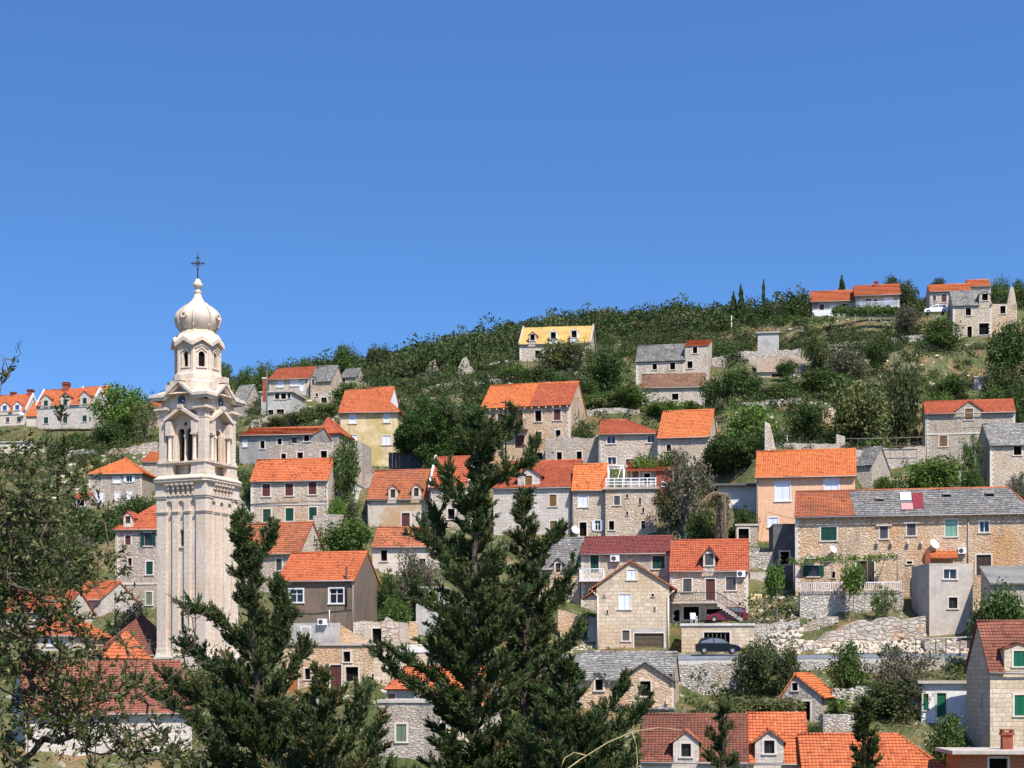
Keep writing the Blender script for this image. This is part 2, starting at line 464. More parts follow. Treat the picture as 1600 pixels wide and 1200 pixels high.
def tag(o, label, cat, group=None, kind=None):
    if label: o['label'] = label
    if cat: o['category'] = cat
    if group: o['group'] = group
    if kind: o['kind'] = kind
    return o

# ------------------------------------------------------------------ terrain control
CTRL = []       # (x, y, z, weight)
FOOT = []       # footprints (cx, cy, radius) that scrub keeps clear of
def ctrl(x, y, z, w=1.0):
    CTRL.append((x, y, z, w))
# ------------------------------------------------------------------ houses
class Frame:
    """local frame of a house: x along the facade (0 at its middle), y back into the hill, z up from the base"""
    def __init__(s, xl, xr, Y, a, yb):
        s.a = R(a); ca, sa = math.cos(s.a), math.sin(s.a)
        s.ca, s.sa = ca, sa
        s.XA, s.YA = (xl - CX) * Y / F, Y
        t = (xr - CX) / F
        s.L = (t * s.YA - s.XA) / (ca - t * sa)
        s.z0 = (H - yb) * Y / F
        s.loc = Vector((s.XA + ca * s.L / 2, s.YA + sa * s.L / 2, s.z0))
    def front(s, px, py, off=0.0):
        """pixel -> (x, z) on the facade plane moved back by off"""
        XA, YA = s.XA - s.sa * off, s.YA + s.ca * off
        t = (px - CX) / F
        u = (t * YA - XA) / (s.ca - t * s.sa)
        Yp = YA + u * s.sa
        return u - s.L / 2, (H - py) * Yp / F - s.z0
    def side(s, px, py, right=True):
        XB, YB = (s.XA + s.ca * s.L, s.YA + s.sa * s.L) if right else (s.XA, s.YA)
        t = (px - CX) / F
        v = (XB - t * YB) / (t * s.ca + s.sa)
        Yp = YB + v * s.ca
        return v, (H - py) * Yp / F - s.z0
    def world(s, x, y, z):
        return Vector((s.loc.x + s.ca * x - s.sa * y, s.loc.y + s.sa * x + s.ca * y, s.loc.z + z))

def slope(mb, e0, e1, r1, r0, course=.30, thick=.07, jit=.022, seed=0, flat=False, under=True, cuts=()):
    """tiled roof slope: overlapping courses from eave e0-e1 up to ridge r0-r1 (uv in metres)"""
    e0, e1, r0, r1 = map(Vector, (e0, e1, r0, r1))
    rr = random.Random(seed)
    nrm = (e1 - e0).cross(r0 - e0 if (r0 - e0).length > (r1 - e0).length * .01 else r1 - e0)
    if nrm.length < 1e-9: nrm = (e1 - e0).cross(r1 - e0)
    nrm.normalize()
    if nrm.z < 0: nrm = -nrm
    ax = (e1 - e0).normalized()
    mid = ((r0 + r1) / 2 - (e0 + e1) / 2)
    sl = (mid - ax * mid.dot(ax)).length
    nc = max(2, int(round(sl / course)))
    lift = 0.0 if flat else min(.045, course * .14)
    nseg = max(1, min(16, int((e1 - e0).length / 1.1)))
    ph = rr.random() * 9
    def wob(u, v):
        return jit * (math.sin(u * 1.3 + ph) + math.sin(v * 1.9 + u * .7 + ph * 2) + .6 * math.sin(u * 3.7 + ph))
    LL = (e1 - e0).length
    ss = sorted(set([k / nseg for k in range(nseg + 1)] + [min(1, max(0, c / LL)) for q in cuts for c in q[:2]]))
    ss = [v for i, v in enumerate(ss) if i == 0 or v - ss[i - 1] > 1e-5]
    def cutat(sm, t):
        return any(q[0] / LL < sm < q[1] / LL and t * sl < q[2] for q in cuts)
    for i in range(nc):
        t0, t1 = i / nc, (i + 1) / nc
        a0, a1 = e0.lerp(r0, t0), e1.lerp(r1, t0)
        b0, b1 = e0.lerp(r0, t1), e1.lerp(r1, t1)
        for s0, s1 in zip(ss[:-1], ss[1:]):
            if cuts and cutat((s0 + s1) / 2, (t0 + t1) / 2): continue
            p = [a0.lerp(a1, s0), a0.lerp(a1, s1), b0.lerp(b1, s1), b0.lerp(b1, s0)]
            uv = []
            for j, q in enumerate(p):
                u = (q - e0).dot(ax); tt = t0 if j < 2 else t1
                uv.append((u, tt * nc * course + (0.002 if j < 2 else -0.002)))
            up = [thick + lift + wob(uv[0][0], t0 * sl), thick + lift + wob(uv[1][0], t0 * sl), thick + wob(uv[2][0], t1 * sl), thick + wob(uv[3][0], t1 * sl)]
            pp = [q + nrm * h for q, h in zip(p, up)]
            if (pp[2] - pp[3]).length < 1e-4: pp = pp[:3]; uv = uv[:3]
            mb.face(pp, uv)
            if not flat and i > 0:
                lo = [p[0] + nrm * (thick - .012), p[1] + nrm * (thick - .012)]
                mb.face([lo[0], lo[1], pp[1], pp[0]], [(uv[0][0], uv[0][1]), (uv[1][0], uv[1][1])] * 2)
    # underside + edges
    if under:
        if cuts:
            h = nrm * (thick + lift)
            for s0, s1 in zip(ss[:-1], ss[1:]):
                a, b, c, d = e0.lerp(e1, s0), e0.lerp(e1, s1), r0.lerp(r1, s1), r0.lerp(r1, s0)
                tq = max([q[2] / sl for q in cuts if q[0] / LL < (s0 + s1) / 2 < q[1] / LL] + [0])
                if tq: a, b = a.lerp(d, tq), b.lerp(c, tq)
                mb.face([a, d, c, b])
                if not tq: mb.face([a, b, b + h, a + h])
            mb.face([e1, r1, r1 + nrm * thick, e1 + h]); mb.face([r0, e0, e0 + h, r0 + nrm * thick])
            return
        if (r1 - r0).length > 1e-4:
            mb.face([e0, r0, r1, e1]); mb.face([r0, r0 + nrm * thick, r1 + nrm * thick, r1])
        else:
            mb.face([e0, r0, e1])
        h = nrm * (thick + lift)
        mb.face([e0, e1, e1 + h, e0 + h])
        mb.face([e1, r1, r1 + nrm * thick, e1 + h])
        mb.face([r0, e0, e0 + h, r0 + nrm * thick])

def surround(mb, x0, x1, z0, z1, to3, w=.13, proud=.035, back=.16, sill=True, door=False):
    """stone frame round an opening: to3(x, depth, z), depth<0 stands proud of the wall"""
    def bx(a0, a1, b0, b1, d0, d1):
        p = [to3(a, d, b) for b in (b0, b1) for d in (d0, d1) for a in (a0, a1)]
        for q in ((0, 2, 3, 1), (4, 5, 7, 6), (0, 1, 5, 4), (2, 6, 7, 3), (0, 4, 6, 2), (1, 3, 7, 5)):
            mb.face([p[i] for i in q])
    bx(x0 - w, x0, z0, z1, -proud, back)
    bx(x1, x1 + w, z0, z1, -proud, back)
    bx(x0 - w, x1 + w, z1, z1 + w, -proud, back)
    if not door:
        bx(x0 - w - (.04 if sill else 0), x1 + w + (.04 if sill else 0), z0 - w * .8, z0, -proud - (.06 if sill else 0), back)

SHUT = {'w': 'white_shutter', 'n': 'green_shutter', 'N': 'green_bright', 't': 'teal_shutter', 'm': 'maroon_shutter', 'b': 'brown_shutter',
        'k': 'grey_shutter', 'u': 'blue_shutter', 'v': 'olive_shutter', 'd': 'dark_wood', 'r': 'orange_wood', 'x': 'weathered_wood'}

def panel(mb, x0, x1, z0, z1, d0, d1, to3, mi=0):
    p = [to3(a, d, b) for b in (z0, z1) for d in (d0, d1) for a in (x0, x1)]
    for q in ((0, 2, 3, 1), (4, 5, 7, 6), (0, 1, 5, 4), (2, 6, 7, 3), (0, 4, 6, 2), (1, 3, 7, 5)):
        mb.face([p[i] for i in q], mi=mi)

def window(parent, style, x0, x1, z0, z1, to3, sur='surround', one=False):
    """style: o dark opening, g glazed white, G glazed dark, p+colour closed shutters, a+colour open shutters, D+colour door, A bars, X garage"""
    w = x1 - x0; h = z1 - z0
    s = style[0]; c = style[1:2]
    isdoor = s in 'DX'
    fw = min(.14, w * .22)
    fr = MB(); surround(fr, x0, x1, z0, z1, to3, w=fw, door=isdoor)
    body = MB(); bits = []
    dep = .15
    if s == 'o':
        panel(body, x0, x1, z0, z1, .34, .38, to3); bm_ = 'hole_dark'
    elif s in 'gGa':
        panel(body, x0, x1, z0, z1, .18, .21, to3); bm_ = 'glass_dark'
        b = MB(); t = .045 if w > .5 else .03
        for (a0, a1, b0, b1) in ((x0, x0 + t, z0, z1), (x1 - t, x1, z0, z1), (x0 + t, x1 - t, z0, z0 + t), (x0 + t, x1 - t, z1 - t, z1), ((x0 + x1) / 2 - t * .7, (x0 + x1) / 2 + t * .7, z0 + t, z1 - t)):
            panel(b, a0, a1, b0, b1, .12, .178, to3)
        if h > 1.0: panel(b, x0 + t, x1 - t, z0 + h * .62, z0 + h * .62 + t, .125, .176, to3)
        if s in 'ag' : bits.append(('sash', b, 'white_paint' if s == 'g' or c == 'w' else 'dark_wood'))
        else: bits.append(('sash', b, 'dark_wood'))
        if s == 'a':
            for sd in (-1, 1):
                b = MB(); xx = x0 - w * .5 if sd < 0 else x1
                panel(b, xx, xx + w * .5, z0, z1, -.10, -.055, to3); bits.append(('shutter', b, SHUT[c]))
    elif s == 'p':
        panel(body, x0, (x0 + x1) / 2 - .012, z0, z1, .03, .075, to3); bm_ = SHUT[c]
        b = MB(); panel(b, (x0 + x1) / 2 + .012, x1, z0, z1, .03, .075, to3); bits.append(('shutter', b, SHUT[c]))
        panel(body, x0, x1, z0, z1, .22, .24, to3)
    elif s == 'D':
        panel(body, x0, (x0 + x1) / 2 - .01, z0, z1, .08, .13, to3); bm_ = SHUT[c]
        b = MB(); panel(b, (x0 + x1) / 2 + .01, x1, z0, z1, .08, .13, to3); bits.append(('door_leaf', b, SHUT[c]))
        panel(body, x0, x1, z0, z1, .24, .26, to3)
    elif s == 'X':
        panel(body, x0, x1, z0, z1, .12, .18, to3); bm_ = 'garage_brown'
        b = MB()
        for i in range(1, 4):
            zz = z0 + h * i / 4; panel(b, x0 + .06, x1 - .06, zz - .012, zz + .012, .095, .12, to3)
        panel(b, (x0 + x1) / 2 - .08, (x0 + x1) / 2 + .08, z0 + h * .42, z0 + h * .45, .06, .095, to3)
        bits.append(('panel_ribs', b, 'garage_brown'))
    elif s == 'A':
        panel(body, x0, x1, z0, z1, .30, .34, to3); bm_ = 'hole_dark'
        b = MB(); nb = 6
        for i in range(nb + 1):
            xx = x0 + w * i / nb; panel(b, xx - .03, xx + .03, z0, z1, .06, .10, to3)
        for zz in (z0, z1 - .06): panel(b, x0, x1, zz, zz + .06, .055, .105, to3)
        bits.append(('bars', b, 'weathered_wood'))
    nm = 'door' if s == 'D' else ('garage_door' if s == 'X' else 'window')
    if one:   # everything in one sub-part mesh
        mats = [sur, bm_]
        m = MB()
        for src, i in ((fr, 0), (body, 1)):
            for f, u in zip(src.f, src.uv): m.face([src.v[q] for q in f], u, i)
        for k, (n_, b, mt) in enumerate(bits):
            mats.append(mt)
            for f, u in zip(b.f, b.uv): m.face([b.v[q] for q in f], u, 2 + k)
        return m.build(nm, mats, parent)
    o = body.build(nm, bm_, parent)
    fr.build('frame', sur, o)
    for n_, b, mt in bits: b.build(n_, mt, o)
    return o

def opening_faces(mb, x0, x1, z0, z1, to3, d=.4):
    """reveals of a hole"""
    c = [(x0, z0), (x1, z0), (x1, z1), (x0, z1)]
    for i in range(4):
        a, b = c[i], c[(i + 1) % 4]
        mb.face([to3(b[0], 0, b[1]), to3(a[0], 0, a[1]), to3(a[0], d, a[1]), to3(b[0], d, b[1])])

HOUSES = {}
def house(key, name, label, xl, xr, Y, a, yr, ye, yb, wall, roof, wins=(), xg=None, D=5.5, kind='eave', hl=0, hr=0,
          over=.22, gov=.10, rv=.5, found=5.0, group=None, dormers=(), chims=(), cat='house', sur='surround', gable=(), left=(),
          parapet=False, rafters=False, gapex=None, roof2=None, ridge=True, pipe=False, string=None, course=.30, gwall=None, quoin=False, backrise=0, holes=(), left_gable=True):
    Y = Y * S; D = D * S; hl *= S; hr *= S
    fr = Frame(xl, xr, Y, a, yb)
    if xg is not None:
        D = max(2.0, fr.side(xg, ye)[0])
        if D > 17 or D < 0: D = 8
    L = fr.L; hw = L / 2
    ze = fr.front(xl, ye)[1] if kind != 'gable' else fr.front((xl + xr) / 2, ye)[1]
    if kind == 'eave':
        # ridge height from its pixel row above the left third of the facade, at mid depth
        off = D * rv
        zr = fr.front(xl + (xr - xl) * .3, yr, off)[1]
    elif kind == 'gable':
        gx, zr = fr.front(gapex if gapex else (xl + xr) / 2, yr)
    elif kind == 'mono':
        zr = fr.front(xl + (xr - xl) * .3, yr, D)[1]
    else:
        zr = ze
    root = thing(name, label, cat, fr.loc, fr.a, group)
    fr.root = root; fr.D = D; fr.ze = ze; fr.zr = zr
    HOUSES[key] = fr
    fto = lambda x, d, z: Vector((x, d, z))
    rto = lambda x, d, z: Vector((hw - d, x, z))
    lto = lambda x, d, z: Vector((-hw + d, D - x, z))
    # ---- walls
    mb = MB(); fh = []; rh = []; lh = []
    wl = []
    for w in wins:
        st, px, py, pw, ph = w[:5]
        x, z = fr.front(px, py); sc = (fr.YA + (x + hw) * fr.sa) / F
        bx = [x - pw * sc / 2, x + pw * sc / 2, z - ph * sc / 2, z + ph * sc / 2]
        bx[0] = max(bx[0], -hw + .12); bx[1] = min(bx[1], hw - .12); bx[3] = min(bx[3], (ze if kind != 'gable' else zr) - .12)
        if bx[1] - bx[0] < .1 or bx[3] - bx[2] < .1: continue
        wl.append((st, bx, fto)); fh.append(bx)
    for side, lst, hl_ in (('r', gable, rh), ('l', left, lh)):
        for st, px, py, pw, ph in lst:
            if side == 'r': v, z = fr.side(px, py)
            else:
                v, z = fr.side(px, py, False); v = D - v
            sc = Y / F
            vv = min(max(v, .3 + pw * sc / 2), D - .3 - pw * sc / 2)
            k = 1.0
            bx = [vv - pw * sc * k / 2, vv + pw * sc * k / 2, z - ph * sc / 2, z + ph * sc / 2]
            wl.append((st, bx, rto if side == 'r' else lto)); hl_.append(bx)
    for d in dormers:       # a wall dormer's window may reach down into the facade
        sb_ = (d[9] if len(d) > 9 else {}).get('sb', -.03)
        if sb_ > .1: continue
        x, z = fr.front(d[0], d[8], sb_); sc = Y / F
        b4 = [x - d[6] * sc / 2 + .01, x + d[6] * sc / 2 - .01, z - d[7] * sc / 2 + .01, min(z + d[7] * sc / 2, ze - .02)]
        if b4[3] - b4[2] > .08: fh.append(b4)
    for px, py, pw, ph in holes:
        x, z = fr.front(px, py); sc = Y / F
        bx = [x - pw * sc / 2, x + pw * sc / 2, z - ph * sc / 2, z + ph * sc / 2]
        fh.append(bx)
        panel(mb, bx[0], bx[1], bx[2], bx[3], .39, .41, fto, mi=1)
    rect = lambda b: [(b[0], b[2]), (b[1], b[2]), (b[1], b[3]), (b[0], b[3])]
    zf = -found
    ztop = ze
    rr = random.Random(hash(key) % 999 if False else sum(map(ord, key)))
    def jag(x0, x1, z, n, amp):
        return [(x0 + (x1 - x0) * i / n, z + (rr.uniform(-amp, amp) if 0 < i < n else 0)) for i in range(n + 1)]
    if kind == 'gable':
        xa = gx
        pent = [(-hw, zf), (hw, zf), (hw, ze), (xa, zr), (-hw, ze)]
        mb.poly(pent, [rect(b) for b in fh], to3=lambda p, q: Vector((p, 0, q)))
        mb.poly(pent, flip=True, to3=lambda p, q: Vector((p, D, q)))
        for (tt, hh) in ((rto, rh), (lto, lh)):
            mb.poly([(0, zf), (D, zf), (D, ze), (0, ze)], [rect(b) for b in hh], to3=lambda p, q: tt(p, 0, q))
    else:
        if kind == 'ruin':
            out = [(-hw, zf), (hw, zf)] + jag(hw, -hw, ze, max(4, int(L / .9)), .28)
        else:
            out = [(-hw, zf), (hw, zf), (hw, ztop), (-hw, ztop)]
        mb.poly(out, [rect(b) for b in fh], to3=lambda p, q: Vector((p, 0, q)))
        mb.poly([(-hw, zf), (hw, zf), (hw, ztop if kind != 'mono' else zr), (-hw, ztop if kind != 'mono' else zr)], flip=True, to3=lambda p, q: Vector((p, D, q)))
        for (tt, hh, hip, mir) in ((rto, rh, hr, False), (lto, lh, hl, True)):
            if kind == 'eave' and not hip:
                ya = D * rv if not mir else D - D * rv
                out = [(0, zf), (D, zf), (D, ze), (ya, zr), (0, ze)]
            elif kind == 'mono':
                out = [(0, zf), (D, zf), (D, zr if not mir else ze), (0, ze if not mir else zr)]
            else:
                out = [(0, zf), (D, zf), (D, ztop), (0, ztop)]
            mb.poly(out, [rect(b) for b in hh], to3=lambda p, q: tt(p, 0, q))
    if kind == 'ruin':   # wall thickness + dark inside floor
        mb.face([(-hw, .5, zf), (-hw, .5, ze - .35), (hw, .5, ze - .35), (hw, .5, zf)])
        mb.face([(-hw, 0, ze - .3), (hw, 0, ze - .3), (hw, .5, ze - .35), (-hw, .5, ze - .35)])
    for b, tt in [(b, fto) for b in fh] + [(b, rto) for b in rh] + [(b, lto) for b in lh]:
        opening_faces(mb, *b, tt)
    wo = mb.build('wall', [wall, 'hole_dark'], root)
    if quoin or (wall.startswith('stone') and kind == 'eave' and L > 5.2 and len(key) == 2):
        for sd in (-1, 1):
            q = MB(); i = 0; z = -.2
            while z < ze - .3:
                ww = .42 if i % 2 else .24
                x0, x1 = (hw - ww, hw + .025) if sd > 0 else (-hw - .025, -hw + ww)
                q.box(x0, x1, -.025, .2, z, z + .27)
                z += .275; i += 1
            q.build('corner_stones', 'surround', wo)
    for st, b, tt in wl:
        window(root, st, *b, tt, sur=sur)
    # ---- roof
    seed = sum(map(ord, key)) * 7
    rb = MB(); rcap = MB()
    th = .09
    tan = (zr - ze) / max(.1, D * rv) if kind == 'eave' else 0
    if kind == 'eave':
        tb = (zr - ze) / max(.1, D * (1 - rv))
        ye_, yk = -over, D + over
        gl = gov if not hl else over; gr = gov if not hr else over
        if parapet: gl = gr = -.0
        zl = ze - tan * over; zk = ze - tb * over
        e0, e1 = Vector((-hw - gl, ye_, zl)), Vector((hw + gr, ye_, zl))
        k0, k1 = Vector((-hw - gl, yk, zk)), Vector((hw + gr, yk, zk))
        r0 = Vector((-hw - (gl if not hl else 0) + hl, D * rv, zr)); r1 = Vector((hw + (gr if not hr else 0) - hr, D * rv, zr))
        roofs = [roof]
        cuts = []
        for d in dormers:
            o_ = d[9] if len(d) > 9 else {}
            sb = o_.get('sb', -.03)
            x, zb_ = fr.front(d[0], d[2], sb); w2 = d[1] * Y / F / 2
            if zb_ < ze + .05 and sb < .1: cuts.append((x - w2 - e0.x + .02, x + w2 - e0.x - .02, (over + .75) * math.sqrt(1 + tan * tan)))
        if roof2:   # second covering from pixel x on
            xs, rm2 = roof2
            x, _ = fr.front(xs, ye); t = (x + hw) / L
            em, rm = e0.lerp(e1, t), r0.lerp(r1, t)
            slope(rb, e0, em, rm, r0, course, th, seed=seed)
            rb.cur = 1; roofs.append(rm2)
            slope(rb, em, e1, r1, rm, course if not rm2.startswith('slab') else .42, th, seed=seed + 1, jit=.03 if rm2.startswith('slab') else .012)
            rb.cur = 0
        else:
            slope(rb, e0, e1, r1, r0, course, th, seed=seed, jit=.035 if roof.startswith('slab') else .022, cuts=cuts)
        slope(rb, k1, k0, r0, r1, course, th, seed=seed + 2)
        if hl: slope(rb, k0, e0, r0, r0, course, th, seed=seed + 3)
        if hr: slope(rb, e1, k1, r1, r1, course, th, seed=seed + 4)
        ro = rb.build('roof', roofs, root)
        if not roof.startswith('slab') and not rafters and not pipe and L > 3:
            gm = MB(); gm.bar((-hw - gl + .05, -over - .06, zl + .03), (hw + gr - .05, -over - .06, zl + .03), .065, n=6)
            gsx = 1 if seed % 2 else -1
            gm.tube([(gsx * (hw - .1), -over - .04, zl), (gsx * (hw - .14), -.07, zl - .3), (gsx * (hw - .14), -.07, -.3)], .045, 5)
            gm.build('gutter', 'pipe_grey', ro)
        if ridge:
            up = Vector((0, 0, th + .02))
            rcap.bar(r0 + up, r1 + up, .12, n=8)
            if hl: rcap.bar(r0 + up, e0 + up, .1, n=8); rcap.bar(r0 + up, k0 + up, .1, n=8)
            if hr: rcap.bar(r1 + up, e1 + up, .1, n=8); rcap.bar(r1 + up, k1 + up, .1, n=8)
            rcap.build('ridge_tiles', roof, ro)
        if parapet:
            for sd in (-1, 1):
                pp = MB()
                x0 = hw - .02 if sd > 0 else -hw - .2
                for (ya, za, yb2, zb2) in ((-.1, ze - tan * .1, D * rv, zr), (D * rv, zr, D + .1, ze - tb * .1)):
                    pp.face([(x0, ya, za), (x0 + .22, ya, za), (x0 + .22, ya, za + .38), (x0, ya, za + .38)])
                    a4 = [(x0, ya, za + .38), (x0 + .22, ya, za + .38), (x0 + .22, yb2, zb2 + .38), (x0, yb2, zb2 + .38)]
                    pp.face(a4)
                    pp.face([(x0, ya, za - .4), (x0, ya, za + .38), (x0, yb2, zb2 + .38), (x0, yb2, zb2 - .4)])
                    pp.face([(x0 + .22, ya, za - .4), (x0 + .22, yb2, zb2 - .4), (x0 + .22, yb2, zb2 + .38), (x0 + .22, ya, za + .38)])
                pp.build('gable_coping', parapet if isinstance(parapet, str) else 'plaster_white', root)
        if rafters:
            q = MB(); n = max(3, int(L / .85))
            for i in range(n):
                x = -hw + .3 + (L - .6) * i / (n - 1)
                q.obox((x, -over * .4, zl - .06 + tan * over * .6), (.07, 0, 0), (0, over * .75, tan * over * .75), (0, 0, .07))
            q.build('rafter_ends', 'surround', root)
    elif kind == 'gable':
        xa = gx
        for sd in (-1, 1):
            ex = hw * sd
            tg = (zr - ze) / abs(ex - xa)
            eo = ex + over * sd; zo = ze - tg * over
            f0 = Vector((eo, -gov, zo)); f1 = Vector((eo, D + gov, zo))
            p0 = Vector((xa, -gov, zr)); p1 = Vector((xa, D + gov, zr))
            sv = rb.cur
            if sd > 0: slope(rb, f0, f1, p1, p0, course, th, seed=seed)
            else: slope(rb, f1, f0, p0, p1, course, th, seed=seed + 1)
        ro = rb.build('roof', roof, root)
        if ridge:
            up = Vector((0, 0, th + .02))
            rcap.bar(Vector((xa, -gov, zr)) + up, Vector((xa, D + gov, zr)) + up, .12, n=8); rcap.build('ridge_tiles', roof, ro)
    elif kind == 'flat':
        rb.box(-hw - over, hw + over, -over, D + over, ze, ze + .22)
        ro = rb.build('roof_slab', roof, root)
    elif kind == 'mono':
        tm = (zr - ze) / D
        slope(rb, (-hw - gov, -over, ze - tm * over), (hw + gov, -over, ze - tm * over), (hw + gov, D + over, zr + tm * over), (-hw - gov, D + over, zr + tm * over), course, th, seed=seed)
        ro = rb.build('roof', roof, root)
    else:
        ro = root
    fr.roof = ro
    # ---- dormers
    for d in dormers:
        px, pw, yb_, yw, ya, st, ww, wh, wcy = d[:9]
        opt = d[9] if len(d) > 9 else {}
        sb = opt.get('sb', -.03)
        x, zb = fr.front(px, yb_, sb); _, zw = fr.front(px, yw, sb); _, za = fr.front(px, ya, sb)
        sc = Y / F; w2 = pw * sc / 2
        dep = min(D * .9, max((za - ze) / max(tan, .2) + .15 - sb, .5))
        dwall = opt.get('wall', wall); droof = opt.get('roof', roof)
        m = MB(); _, wz = fr.front(px, wcy, sb)
        hb = [x - ww * sc / 2, x + ww * sc / 2, wz - wh * sc / 2, wz + wh * sc / 2]
        zb = min(zb, hb[2] - .2)
        pent = [(x - w2, zb), (x + w2, zb), (x + w2, zw), (x, za), (x - w2, zw)]
        hb[0] = max(hb[0], x - w2 + .06); hb[1] = min(hb[1], x + w2 - .06)
        m.poly(pent, [rect(hb)], to3=lambda p, q: Vector((p, sb, q)))
        d3 = lambda q, dd, z: Vector((q, sb + dd, z))
        opening_faces(m, *hb, d3)
        for sx in (-1, 1):
            xx = x + w2 * sx
            p = [(xx, sb, zb), (xx, sb + dep, zb), (xx, sb + dep, zw), (xx, sb, zw)]
            m.face(p if sx > 0 else p[::-1])
        do = m.build('dormer', dwall, root)
        r = MB(); og = opt.get('over', .14); t2 = (za - zw) / w2
        for sx in (-1, 1):
            eo = x + (w2 + og) * sx; zo = zw - t2 * og
            f0, f1 = Vector((eo, sb - og * .8, zo)), Vector((eo, sb + dep, zo)); p0, p1 = Vector((x, sb - og * .8, za)), Vector((x, sb + dep, za))
            if sx > 0: slope(r, f0, f1, p1, p0, course, .06, seed=seed + 9)
            else: slope(r, f1, f0, p0, p1, course, .06, seed=seed + 8)
        r.bar((x, sb - og * .8, za + .07), (x, sb + dep, za + .07), .08, n=6)
        r.build('dormer_roof', droof, do)
        window(do, st, *hb, d3, sur=opt.get('sur', sur), one=True)
    # ---- chimneys (pixel centre x, top y, width px, height px, back offset m)
    for px, yt, pw, ph, off in chims:
        x, zt = fr.front(px, yt, off); sc = Y / F; w2 = pw * sc / 2; h = ph * sc
        m = MB(); m.box(x - w2, x + w2, off - w2, off + w2, zt - h - 1.0, zt - h * .25)
        m.box(x - w2 * 1.25, x + w2 * 1.25, off - w2 * 1.25, off + w2 * 1.25, zt - h * .25, zt - h * .12)
        for sx in (-1, 1):
            for sy in (-1, 1):
                m.box(x + sx * w2 * .9 - .06, x + sx * w2 * .9 + .06, off + sy * w2 * .9 - .06, off + sy * w2 * .9 + .06, zt - h * .12, zt - .05)
        m.box(x - w2 * 1.2, x + w2 * 1.2, off - w2 * 1.2, off + w2 * 1.2, zt - .05, zt + .03)
        m.build('chimney', 'red_brick', ro if ro is not root else root)
    if pipe:
        m = MB()
        for sx in (pipe if isinstance(pipe, tuple) else (1,)):
            m.tube([(sx * (hw - .12), -over + .02, ze - .05), (sx * (hw - .12), -.08, ze - .45), (sx * (hw - .12), -.08, -.5)], .055, 6)
        m.tube([(-hw, -over - .03, ze - .02 - tan * over), (hw, -over - .03, ze - .02 - tan * over)], .06, 6)
        m.build('downpipe', 'pipe_grey', root)
    if string is not None:
        m = MB()
        for yy in (string if isinstance(string, (tuple, list)) else [string]):
            _, z = fr.front((xl + xr) / 2, yy); m.box(-hw - .02, hw + .02, -.06, .0, z - .09, z + .09)
        m.build('string_course', 'surround', root)
    # ---- terrain control + footprint
    for sx in (-1, 0, 1):
        p = fr.world(hw * sx * 1.02, -.9, 0); ctrl(p.x, p.y, p.z - .05, 1.4)
    for sx in (-1, 1):
        p = fr.world(hw * sx, D + .6, 0); ctrl(p.x, p.y, p.z + min(1.0, .2 * D) + backrise, .8)
    c = fr.world(0, D / 2, 0); FOOT.append((c.x, c.y, max(L, D) / 2 + .8, fr, L, D))
    return fr

def rail(parent_or_none, pts, h=.95, mat='iron', step=.14, name='railing', label=None, cat='railing', thick=.022, solid=None):
    """railing through world (or local) points"""
    m = MB()
    for a, b in zip(pts[:-1], pts[1:]):
        a, b = Vector(a), Vector(b); up = Vector((0, 0, h))
        m.bar(a + up, b + up, thick * 1.5, n=5); m.bar(a + up * .08, b + up * .08, thick, n=4)
        n = max(1, int((b - a).length / step))
        for i in range(n + 1):
            p = a.lerp(b, i / n); m.bar(p, p + up, thick if i % 8 else thick * 1.6, n=4, cap=False)
    o = m.build(name, mat, parent_or_none)
    if label: tag(o, label, cat)
    return o

def localise(o):
    """move a world-space mesh object's origin to its base centre"""
    me = o.data
    n = len(me.vertices); co = np.empty(n * 3, np.float32); me.vertices.foreach_get('co', co); co = co.reshape(-1, 3)
    c = (co.min(0) + co.max(0)) / 2; c[2] = co[:, 2].min()
    me.vertices.foreach_set('co', (co - c).ravel().astype(np.float32)); me.update()
    o.location = Vector(c.tolist())
    return o

def stone_wall(label, pts, mat='stone_dry', thick=.55, name='stone_wall', cat='wall', h=None, jag=.14, group=None, terr=True, cap=None):
    """pts: list of (px, y_top, y_bottom, Y)"""
    m = MB(); rr = random.Random(int(pts[0][0] * 7 + pts[0][1]))
    W = []
    for px, yt, yb, Y in pts:
        t = at(px, yt, Y); b = at(px, yb, Y); W.append((t, b))
    # subdivide
    S = []
    for (t0, b0), (t1, b1) in zip(W[:-1], W[1:]):
        n = max(1, int((b1 - b0).length / .7))
        for i in range(n): S.append((t0.lerp(t1, i / n), b0.lerp(b1, i / n)))
    S.append(W[-1])
    for i, (t, b) in enumerate(S):
        t.z += rr.uniform(-jag, jag) if 0 < i < len(S) - 1 else 0
    dirv = (W[-1][1] - W[0][1]); dirv.z = 0
    nb = Vector((-dirv.y, dirv.x, 0)).normalized() * thick
    if nb.y < 0: nb = -nb
    dn = Vector((0, 0, -2.5))
    u = 0
    for (t0, b0), (t1, b1) in zip(S[:-1], S[1:]):
        f0, f1 = b0 + dn, b1 + dn
        du = (b1 - b0).length
        m.face([f0, f1, t1, t0], [(u, f0.z), (u + du, f1.z), (u + du, t1.z), (u, t0.z)])
        m.face([t0, t1, t1 + nb, t0 + nb], [(u, 0), (u + du, 0), (u + du, thick), (u, thick)])
        m.face([f1 + nb, f0 + nb, t0 + nb, t1 + nb], [(u, f0.z), (u + du, f1.z), (u + du, t1.z), (u, t0.z)])
        u += du
    for (t, b), s in ((S[0], 1), (S[-1], -1)):
        q = [b + dn, t, t + nb, b + dn + nb]
        m.face(q if s > 0 else q[::-1])
    o = localise(m.build(name, mat))
    tag(o, label, cat, group)
    if terr:
        for px, yt, yb, Y in pts:
            p = at(px, yb, Y); ctrl(p.x, p.y - .7, p.z, .9)
            p = at(px, yt, Y); ctrl(p.x, p.y + 1.1, p.z - .25, .9)
    return o
